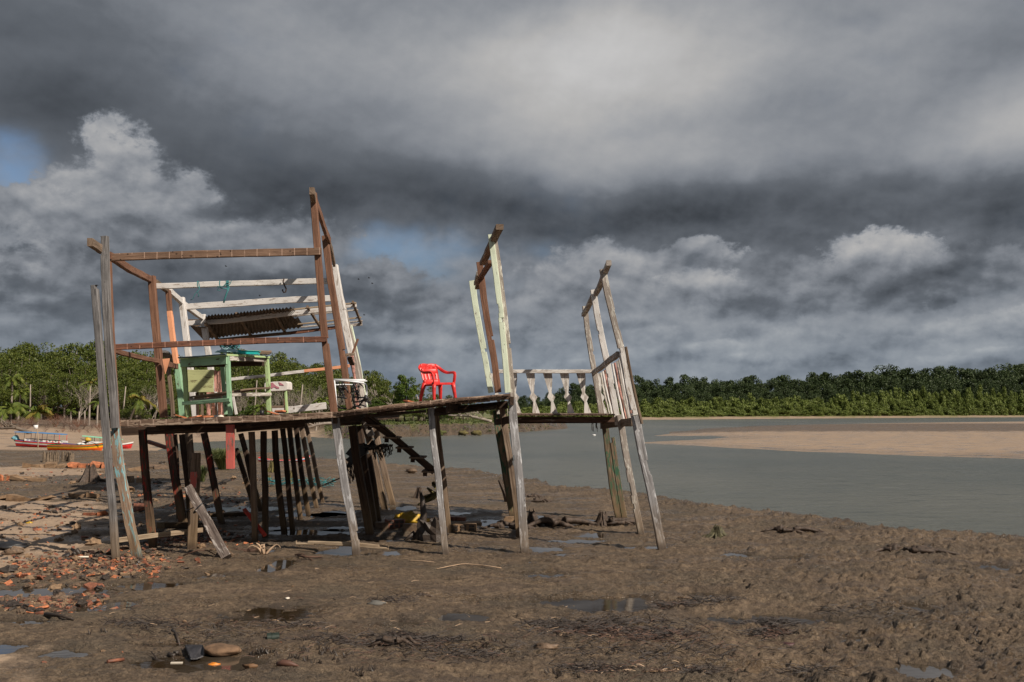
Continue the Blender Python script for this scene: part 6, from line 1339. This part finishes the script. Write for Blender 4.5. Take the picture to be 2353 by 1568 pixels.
def make_tree(name, seed, H, R, nleaf, lsz, mat, bark, crown0=.35, nclump=26, csz=.30, umb=.5, limbs=True, gaps=.0):
    """H height, R crown radius; crown made of leaf clusters carried by limbs"""
    rs = nprs(seed); r = random.Random(seed); root = thing(name, (0, 0, 0), '', 'tree'); cz0 = H * crown0; cc_ = []
    for k in range(nclump):
        while True:
            x, y, z = r.uniform(-1, 1), r.uniform(-1, 1), r.uniform(-.25, 1)
            d = x * x + y * y + (z if z > 0 else z * 2.5) ** 2
            if .30 < d < 1: break
        s_ = csz * R * r.uniform(.7, 1.25); cc_.append((x * (R - s_ * .6), y * (R - s_ * .6), cz0 + (H - cz0 - s_ * .55) * (max(z, -.2) if umb == 0 else max(z, -.2) ** 1 * (1 - umb * .0)), s_))
    per = nleaf // nclump; pts = []; 
    for (x, y, z, s_) in cc_:
        u = rs.normal(size=(per, 3)); u /= np.linalg.norm(u, axis=1)[:, None]; rad = s_ * (rs.uniform(.35, 1.05, (per, 1)) ** .6); u = u * rad; u[:, 2] *= .72; u[:, 2] += s_ * .08
        pts.append(np.array([[x, y, z]]) + u)
    C = np.concatenate(pts); me_ = quads_mesh('crown', C, np.full(len(C), lsz), rs, mat); link('crown', me_, root, Vector((0, 0, 0)))
    m_ = MB(); nt_ = r.choice((1, 1, 2, 3)) if limbs else 1
    for q in range(nt_):
        bx, by = (r.uniform(-.15, .15) * R, r.uniform(-.15, .15) * R) if nt_ > 1 else (0, 0); tx, ty = bx + r.uniform(-.2, .2) * R, by + r.uniform(-.2, .2) * R; tr = .018 * H + .04
        top = Vector((tx, ty, cz0 + (H - cz0) * .35)); m_.tube([(bx, by, -.5), (bx + (tx - bx) * .3, by, cz0 * .5), (top.x * .9, top.y * .9, cz0 * .95), top], [tr * 1.3, tr, tr * .75, tr * .4], n=6)
    if limbs:
        for (x, y, z, s_) in cc_:
            b0 = Vector((x * .12, y * .12, cz0 * r.uniform(.55, 1.1))); md = Vector((x * .55 + r.uniform(-.1, .1) * R, y * .55 + r.uniform(-.1, .1) * R, b0.z + (z - b0.z) * r.uniform(.3, .6)))
            m_.tube([b0, md, Vector((x, y, z))], [tr * .5, tr * .34, tr * .12], n=5)
    tk = m_.build('trunk', bark, root)
    return root
def bare_tree(name, seed, H, bark, spread=.55, depth=4, n0=3, r0=.05):
    r = random.Random(seed); root = thing(name, (0, 0, 0), '', 'dead tree'); m_ = MB()
    def grow(p, d, l, rad, k):
        q = p + d * l * .5 + Vector((r.uniform(-.1, .1), r.uniform(-.1, .1), r.uniform(-.05, .1))) * l; e = q + (d + Vector((r.uniform(-.35, .35), r.uniform(-.35, .35), r.uniform(-.1, .25)))).normalized() * l * .5
        m_.tube([p, q, e], [rad, rad * .82, rad * .62], n=5 if k > 1 else 4, cap=False)
        if k > 0:
            for i in range(r.choice((2, 3, 3))): dd = (d + Vector((r.uniform(-1, 1), r.uniform(-1, 1), r.uniform(-.35, .6))) * spread * 1.3).normalized(); grow(e if i < 2 else q, dd, l * r.uniform(.6, .85), rad * .58, k - 1)
    for i in range(n0): grow(Vector((r.uniform(-.2, .2), r.uniform(-.2, .2), -.2)), Vector((r.uniform(-.6, .6), r.uniform(-.6, .6), 1)).normalized(), H * .36, r0, depth)
    m_.build('branches', bark, root); return root
def palm(name, seed, H, lean, nf, fl, mat, lab=None, mat2=None, dirbias=0.0):
    r = random.Random(seed); root = thing(name, (0, 0, 0), '', 'palm'); top = Vector((lean, 0, H)); m_ = MB()
    if H > .8: m_.tube(curvep([(0, 0, -.3), (lean * .25, 0, H * .35), (lean * .6, 0, H * .7), top], 4), [.15, .13, .12, .11, .11, .10, .10, .10, .10, .10, .09, .09, .08], n=7); m_.build('trunk', M_BARK, root)
    for k in range(nf):
        a = 2 * math.pi * k / nf + r.uniform(-.3, .3); el_ = r.uniform(.05, 1.15); l = fl * r.uniform(.8, 1.15); d = Vector((math.cos(a) + dirbias, math.sin(a), 0)); d = d.normalized(); f_ = MB(); pts = []
        for i in range(9):
            t_ = i / 8; pts.append(top + d * l * t_ * math.cos(el_) * (1 - .15 * t_) + Vector((0, 0, l * (math.sin(el_) * t_ - (.62 + .2 * r.random()) * t_ * t_))))
        f_.tube(pts, [.03 - .025 * i / 8 for i in range(9)], n=4)
        for i in range(1, 33):
            t_ = i / 33; q = t_ * 8; i0 = min(7, int(q)); b0 = pts[i0].lerp(pts[i0 + 1], q - i0); ax_ = (pts[i0 + 1] - pts[i0]).normalized(); s_ = ax_.cross(Vector((0, 0, 1))).normalized(); ll = l * .26 * math.sin(math.pi * min(1, t_ * .85 + .12))
            for sg in (-1, 1):
                e = b0 + (s_ * sg * .75 + ax_ * .6 + Vector((0, 0, -.42 - .2 * r.random()))).normalized() * ll; w_ = ax_ * .035 * fl / 2.5; n_ = len(f_.v)
                f_.v.extend([tuple(b0 - w_), tuple(b0 + w_), tuple(b0.lerp(e, .6) + w_ * .9), tuple(e), tuple(b0.lerp(e, .6) - w_ * .9)]); f_.face((n_, n_ + 1, n_ + 2, n_ + 3, n_ + 4))
        f_.build('frond', mat2 if (mat2 and k % 3 == 0) else mat, root)
    return root
def interp(x, tab):
    if x <= tab[0][0]: return tab[0][1]
    for (a, b2), (c, d) in zip(tab, tab[1:]):
        if x <= c: return b2 + (d - b2) * (x - a) / (c - a)
    return tab[-1][1]
SKYL = [(-200, 782), (0, 784), (60, 781), (110, 789), (180, 786), (240, 788), (300, 800), (360, 800), (430, 815), (520, 812), (560, 796), (600, 799), (622, 812), (640, 810), (680, 826), (760, 832), (800, 848), (830, 858), (860, 850), (900, 872), (960, 884)]
GL = 'trees of the left shore forest'; used_src = {}
def place(src, x, Y, h_px_top=None, H=None, sc=None, rz=None, label=None, group=None, zoff=0.0, z=None):
    X_ = (x - CX) * Y / FPX; zb_ = gz(X_, Y) if z is None else z
    if sc is None:
        zt = P(x, h_px_top, Y).z; s_ = (zt - zb_) / H; sc = s_
    rz = rnd.random() * 6.28 if rz is None else rz
    if src.name not in used_src:
        used_src[src.name] = 1; o = src; o.location = (X_, Y, zb_ + zoff); o.rotation_euler = (0, 0, rz); o.scale = (sc, sc, sc) if not isinstance(sc, tuple) else sc
        if label: o['label'] = label
        if group: o['group'] = group
        return o
    return dup(src, (X_, Y, zb_ + zoff), rz, sc, label, group)
LT = [make_tree('mangrove_tree', 300 + i, 10.0, 4.6, 7800, .15, L_LEFT, M_BARK if i % 2 else M_BARKD, .42, 34, .28) for i in range(5)]
LLAB = 'leafy olive green mangrove tree in the forest behind the left beach'
rt_ = random.Random(21)
for row, (Y, dxp, lift) in enumerate(((178, 46, 0), (164, 48, 9), (152, 50, 24), (142, 54, 48), (133, 58, 74))):
    x = -150 + row * 17
    while x < (880 if row < 3 else (800 if row == 3 else 720)):
        xx = x + rt_.uniform(-12, 12); yy = interp(xx, SKYL) + lift * (1 if xx < 600 else .55) + rt_.uniform(-7, 9)
        base = 985 if row > 2 else 975; src = LT[rt_.randrange(5)]
        o = place(src, xx, Y + rt_.uniform(-4, 4), yy, 10.0, label=LLAB, group=GL); s_ = max(o.scale[0], .45); o.scale = (s_ * rt_.uniform(.75, .95), s_ * .85, o.scale[2])
        x += dxp
for row, (Y, yt) in enumerate(((170, 925), (156, 935), (146, 945))):      # dark undergrowth between the trunks
    x = -140 + row * 9
    while x < 800:
        o = place(LT[rt_.randrange(5)], x + rt_.uniform(-8, 8), Y, yt + rt_.uniform(-10, 8), 10.0, label='dark bush filling the space between trunks of the left forest', group='undergrowth of the left forest'); o.scale = (.55, .5, o.scale[2]); x += 24
# bright crown left of the chair and thinner ones beside it
BT = make_tree('mangrove_tree', 401, 10.0, 4.0, 9000, .17, L_LIGHT, M_BARKD, .30, 36, .26)
place(BT, 930, 128, 857, 10.0, label='rounded bright green tree rising left of the red chair', rz=.4).scale[0] *= .80
TT = [make_tree('mangrove_tree', 410 + i, 10.0, 4.2, 3600, .16, L_LEFT, M_BARK, .45, 20, .22) for i in range(3)]
for i, (x, y, Y) in enumerate(((838, 850, 150), (868, 855, 148), (885, 872, 140), (905, 885, 138), (970, 878, 135), (990, 895, 140), (1005, 905, 136), (1040, 905, 150), (1065, 915, 155), (950, 893, 132), (1090, 922, 160), (820, 865, 138), (1110, 925, 165))):
    o = place(TT[i % 3], x, Y, y, 10.0, label='thin crowned mangrove tree with pale limbs near the red chair', group='thin trees behind the red chair'); o.scale[0] *= 1.1
for i, (x, Y, y, lab) in enumerate(((915, 124, 925, 1), (870, 124, 918, 1), (1150, 170, 925, 1), (640, 122, 935, 1), (700, 124, 940, 1), (585, 120, 930, 1), (970, 128, 930, 1), (1010, 130, 938, 1), (1050, 150, 935, 1), (800, 122, 930, 1), (470, 118, 930, 1), (400, 116, 935, 1), (310, 116, 930, 1))):
    o = place(BT if i % 2 else LT[2], x, Y, y, 10.0, label='low leafy bush at the foot of the left forest', group='low bushes at the forest foot'); o.scale = (.55 if i % 2 else .5, .5, o.scale[2])
# bare pale trees
BA = [bare_tree('dead_tree', 500 + i, 7.0, M_BARK, .6, 5, 3, .10) for i in range(3)]
for i, (x, y, Y) in enumerate(((655, 872, 127), (690, 862, 129), (735, 868, 128), (620, 890, 126), (590, 905, 128), (770, 880, 128), (810, 893, 127), (860, 905, 126), (565, 880, 131), (180, 858, 128), (1030, 928, 135), (975, 905, 131), (845, 880, 130), (1075, 930, 150), (345, 870, 128), (480, 865, 130))):
    place(BA[i % 3], x, Y, y, 9.0, label='bare pale branched mangrove tree at the forest edge', group='bare pale trees at the forest edge')
# dry scrub heaps at the back of the beach
SC = [bare_tree('dead_bush', 520 + i, 2.2, [M_SCRUB, M_SCRUBR, M_SCRUB][i], 1.1, 5, 8, .035) for i in range(3)]
k = 0
for x in range(-60, 480, 17):
    for (Y, y) in ((106, 958), (99, 975)):
        xx = x + rt_.uniform(-9, 9); place(SC[k % 3], xx, Y + rt_.uniform(-3, 3), y + rt_.uniform(-10, 8) - (14 if 30 < x < 200 and Y > 100 else 0), 2.9, label='dry brown leafless scrub bush at the back of the left beach', group='dry scrub along the beach'); k += 1
for x in range(560, 1160, 26):
    place(SC[k % 3], x + rt_.uniform(-9, 9), 122 + (x - 560) * .05 + rt_.uniform(-3, 3), 955 + rt_.uniform(-8, 6), 2.9, label='tangled dry mangrove roots and scrub at the foot of the forest', group='dry scrub below the forest'); k += 1
# fallen driftwood trunks
for i, (x0_, y0_, x1_, y1_, Y, lab) in enumerate(((0, 985, 70, 1003, 92, 'dark fallen trunk lying on the sand behind the blue canopy boat'), (1030, 955, 1130, 967, 120, 'long bleached fallen trunk with branches on the grassy spit'), (700, 985, 785, 1002, 108, 'pale driftwood trunk at the end of the sand beach'), (730, 972, 800, 966, 118, 'bleached log lying at the beach end behind the stilts'))):
    a, b2 = P(x0_, y0_, Y), P(x1_, y1_, Y); a.z = max(a.z, gz(a.x, a.y) + .1); b2.z = gz(b2.x, b2.y) + .12; m_ = MB(); md = a.lerp(b2, .5) + Vector((0, 0, .25)); m_.tube(curvep([a, md, b2], 4), [.10, .12, .13, .14, .15, .16, .17, .18, .2], n=6)
    for q in range(7): t_ = rt_.uniform(.05, .8); s0 = a.lerp(b2, t_) + Vector((0, 0, .15)); m_.tube([s0, s0 + Vector((rt_.uniform(-.8, .3), rt_.uniform(-.4, .4), rt_.uniform(.2, .7))), s0 + Vector((rt_.uniform(-1.6, .3), rt_.uniform(-.8, .8), rt_.uniform(.2, 1.3)))], [.07, .05, .02], n=5)
    m_.build('driftwood_log', M_BARKD if i == 0 else M_BARK, org=b2, label=lab, cat='driftwood')
# palms and bare palm trunks
PA = [palm('coconut_palm', 600 + i, 1.0, 0, 13, 1.0, L_PALM) for i in range(0)]
def palm_at(x, ybase, ytop, Y, lean_px, fl, mat, lab, seed, nf=13, mat2=None, db=0.0):
    X_ = (x - CX) * Y / FPX; z0 = gz(X_, Y); zt = P(x, ytop, Y).z; H = max(.4, zt - z0); o = palm('coconut_palm', seed, H, lean_px * Y / FPX, nf, fl, mat, mat2=mat2, dirbias=db); o.location = (X_, Y, z0); o['label'] = lab; return o
palm_at(29, 985, 872, 125, 0, 2.4, L_PALM, 'coconut palm among the trees near the left edge', 601, 14, db=.3)
palm_at(26, 985, 940, 112, 2, 3.2, L_PALM, 'large low coconut palm with long fronds at the left edge', 602, 16, db=.3)
palm_at(90, 985, 948, 111, 2, 2.9, L_PALM, 'low yellow green palm right of the large left palm', 603, 14, L_PALMY, .3)
palm_at(208, 985, 880, 116, 0, 1.7, L_PALM, 'slim tall palm standing just left of the grey corner posts', 604, 12, L_PALMY, .5)
palm_at(226, 985, 924, 113, 1, 1.5, L_PALM, 'short slim palm half hidden by the grey corner post', 605, 10, None, .4)
palm_at(297, 985, 917, 112, 26, 2.5, L_PALM, 'leaning palm with yellow and green fronds right of the corner posts', 606, 13, L_PALMY, -.1)
palm_at(45, 985, 905, 124, 4, 2.2, L_PALM, 'palm crown behind the large left palm', 607, 12, None, .4)
palm_at(727, 985, 922, 116, 12, 1.9, L_PALM, 'small palm between the table and the right corner post', 608, 12, None, .2)
palm_at(166, 985, 945, 112, 0, 1.2, L_PALM, 'small spiky palm in the scrub left of the corner posts', 609, 9)
palm_at(600, 985, 935, 118, 3, 2.0, L_PALM, 'low palm behind the green table', 610, 11)
for i, (x, y0, y1, ln, Y) in enumerate(((70, 884, 935, 0, 118), (182, 946, 985, 0, 112), (195, 944, 985, 0, 112), (285, 888, 925, 8, 122), (362, 880, 955, 12, 120), (372, 900, 960, 3, 121), (586, 874, 955, 9, 119), (690, 884, 940, 11, 117), (1165, 928, 968, 1, 165), (1230, 930, 968, -1, 180))):
    lab = ['bare grey palm trunk standing above the left scrub', 'short bare trunk left of the slim tall palm, the left one of two', 'short bare trunk left of the slim tall palm, the right one of two', 'thick leaning snag right of the grey corner posts', 'thin leaning pale trunk left of the brown post', 'thin upright pale trunk beside the brown post', 'thin leaning pale trunk between the table legs', 'thin leaning pale trunk right of the stool', 'thin pale trunk by the end of the grassy spit', 'thin white snag on the shore beyond the spit'][i]
    X_ = (x - CX) * Y / FPX; b0 = Vector((X_ - ln * Y / FPX * .6, Y, gz(X_, Y) - .2)); t0 = P(x + ln * .5, y0, Y); MB().tube([b0, b0.lerp(t0, .5) + Vector((.08, 0, 0)), t0], [.10, .08, .06], n=6).build('bare_trunk', M_BARK, org=b0, label=lab, cat='tree trunk')
# the far forest across the river
FT = [make_tree('forest_tree', 700 + i, 15.0, 6.2, 5200, .30, L_FAR, M_BARKD, .22, 34, .30, limbs=False) for i in range(5)]
FSK = [(1130, 925), (1160, 918), (1186, 910), (1230, 903), (1262, 896), (1290, 892), (1318, 880), (1345, 872), (1400, 868), (1460, 865), (1530, 861), (1592, 855), (1640, 857), (1700, 857), (1760, 861), (1806, 855), (1860, 850), (1900, 848), (1960, 845), (2021, 838), (2100, 838), (2160, 834), (2216, 830), (2300, 833), (2360, 833), (2500, 830)]
FG = 'dark trees of the far forest across the river'; FLAB = 'dark green rounded tree in the forest across the river'
for row, (dY, dxp, lift) in enumerate(((44, 25, 0), (32, 26, 8), (20, 27, 22), (8, 29, 38))):
    x = 1140 + row * 9
    while x < 2480:
        xx = x + rt_.uniform(-8, 8); Y0 = interp(xx, [(1150, 250), (1480, 298), (2353, 385), (2500, 400)]); yy = interp(xx, FSK); yb_ = 955
        top_ = yy + lift * (1 if xx > 1400 else .6) + rt_.uniform(-7, 9)
        if top_ < 938:
            o = place(FT[rt_.randrange(5)], xx, Y0 + dY + rt_.uniform(-3, 3), top_, 15.0, label=FLAB, group=FG, z=.4); s_ = max(o.scale[0], .35 if xx < 1300 else .55); o.scale = (s_ * rt_.uniform(.75, .95), s_ * .8, o.scale[2])
        x += dxp * (.8 if xx < 1350 else 1)
BS = [make_tree('mangrove_shrub', 760 + i, 4.0, 3.0, 3400, .20, L_BELT, M_BARKD, .05, 26, .30, limbs=False) for i in range(4)]
for row, (dY, dxp, tab) in enumerate(((5, 13, [(1150, 938), (1300, 925), (1480, 915), (1700, 912), (1900, 905), (2100, 893), (2353, 890)]), (-2, 14, [(1150, 946), (1300, 936), (1480, 930), (1800, 927), (2100, 915), (2353, 910)]), (-8, 16, [(1150, 953), (1480, 947), (1800, 943), (2100, 934), (2353, 930)]))):
    x = 1150 + row * 5
    while x < 2460:
        xx = x + rt_.uniform(-4, 4); Y0 = interp(xx, [(1150, 236), (1480, 286), (2353, 372), (2500, 388)]) + dY
        o = place(BS[rt_.randrange(4)], xx, Y0 + rt_.uniform(-2, 2), interp(xx, tab) + rt_.uniform(-6, 6), 4.0, label='light green mangrove shrub in the belt along the far shore', group='mangrove shrubs along the far shore', z=.3)
        o.scale = (.95, .8, o.scale[2] * rt_.uniform(.85, 1.08)); x += dxp
# grass on the spit: uncountable
rs = nprs(5); n = 15000; ax_ = rs.uniform(-.20, .06, n); yy_ = rs.uniform(90, 170, n); xx_ = ax_ * yy_
zt_, dd, _, wbx, _, _ = terrain(xx_, yy_); ok = (wbx > .3) & (dd > .5) & (dd < 40); C = np.stack([xx_[ok], yy_[ok], zt_[ok] + .08], -1); me_ = quads_mesh('spit_grass', C, np.full(len(C), .11), rs, L_GRASS); link('spit_grass', me_, label='low green salt grass covering the muddy spit', cat='grass', kind='stuff')
# mossy clods hanging on the bank
for i, (u, v) in enumerate(((905, 856), (1085, 858), (745, 828), (1190, 856))):
    x_, y_ = Q_('L', u, v); Y = 2.85 * FPX / (y_ + 3 - HORIZ); p = Vector(((x_ - CX) * Y / FPX, Y, .15)); MB().blob(p, (.55, .4, .26), 30 + i, .6, n=12, fr=2.4).build('mossy_clod', M_OLIVE if i % 2 else plain('moss', (.07, .075, .02), .95), org=p, label='mossy green clod slumped on the dark bank of the spit', cat='clod', group='mossy clods on the spit bank')
# birds in the air
for i, (u, v, lab) in enumerate(((1105, 723, 'tiny dark bird in the sky above the corrugated roof'), (1695, 625, 'tiny dark bird right of the tall posts, the leftmost of three'), (1757, 617, 'tiny dark bird right of the tall posts, the highest of three'), (1776, 650, 'tiny dark bird right of the tall posts, the lowest of three'), (903, 547, 'tiny dark bird between the two top beams'), (1728, 838, 'tiny dark bird just right of the roof rafters'))):
    c = at('A', u, v, 130.0); m_ = MB(); m_.tube([c + Vector((-.16, 0, 0)), c, c + Vector((.16, 0, .02))], [.01, .045, .012], n=6); m_.plate([c + Vector((-.05, 0, .02)), c + Vector((.05, 0, .02)), c + Vector((.02, -.25, .10)), c + Vector((-.08, -.42, .08))], (0, 0, .01)); m_.plate([c + Vector((-.05, 0, .02)), c + Vector((.05, 0, .02)), c + Vector((.02, .25, .12)), c + Vector((-.08, .42, .10))], (0, 0, .01)); m_.build('bird', M_BIRD, org=c, label=lab, cat='bird')
c = gr('F', 995, 405, WATER); MB().blob(c + Vector((0, 0, .06)), (.2, .1, .09), 2, .3, n=10).build('bird', M_BWHITE, org=c, label='small white bird floating on the river beyond the gallery', cat='bird')
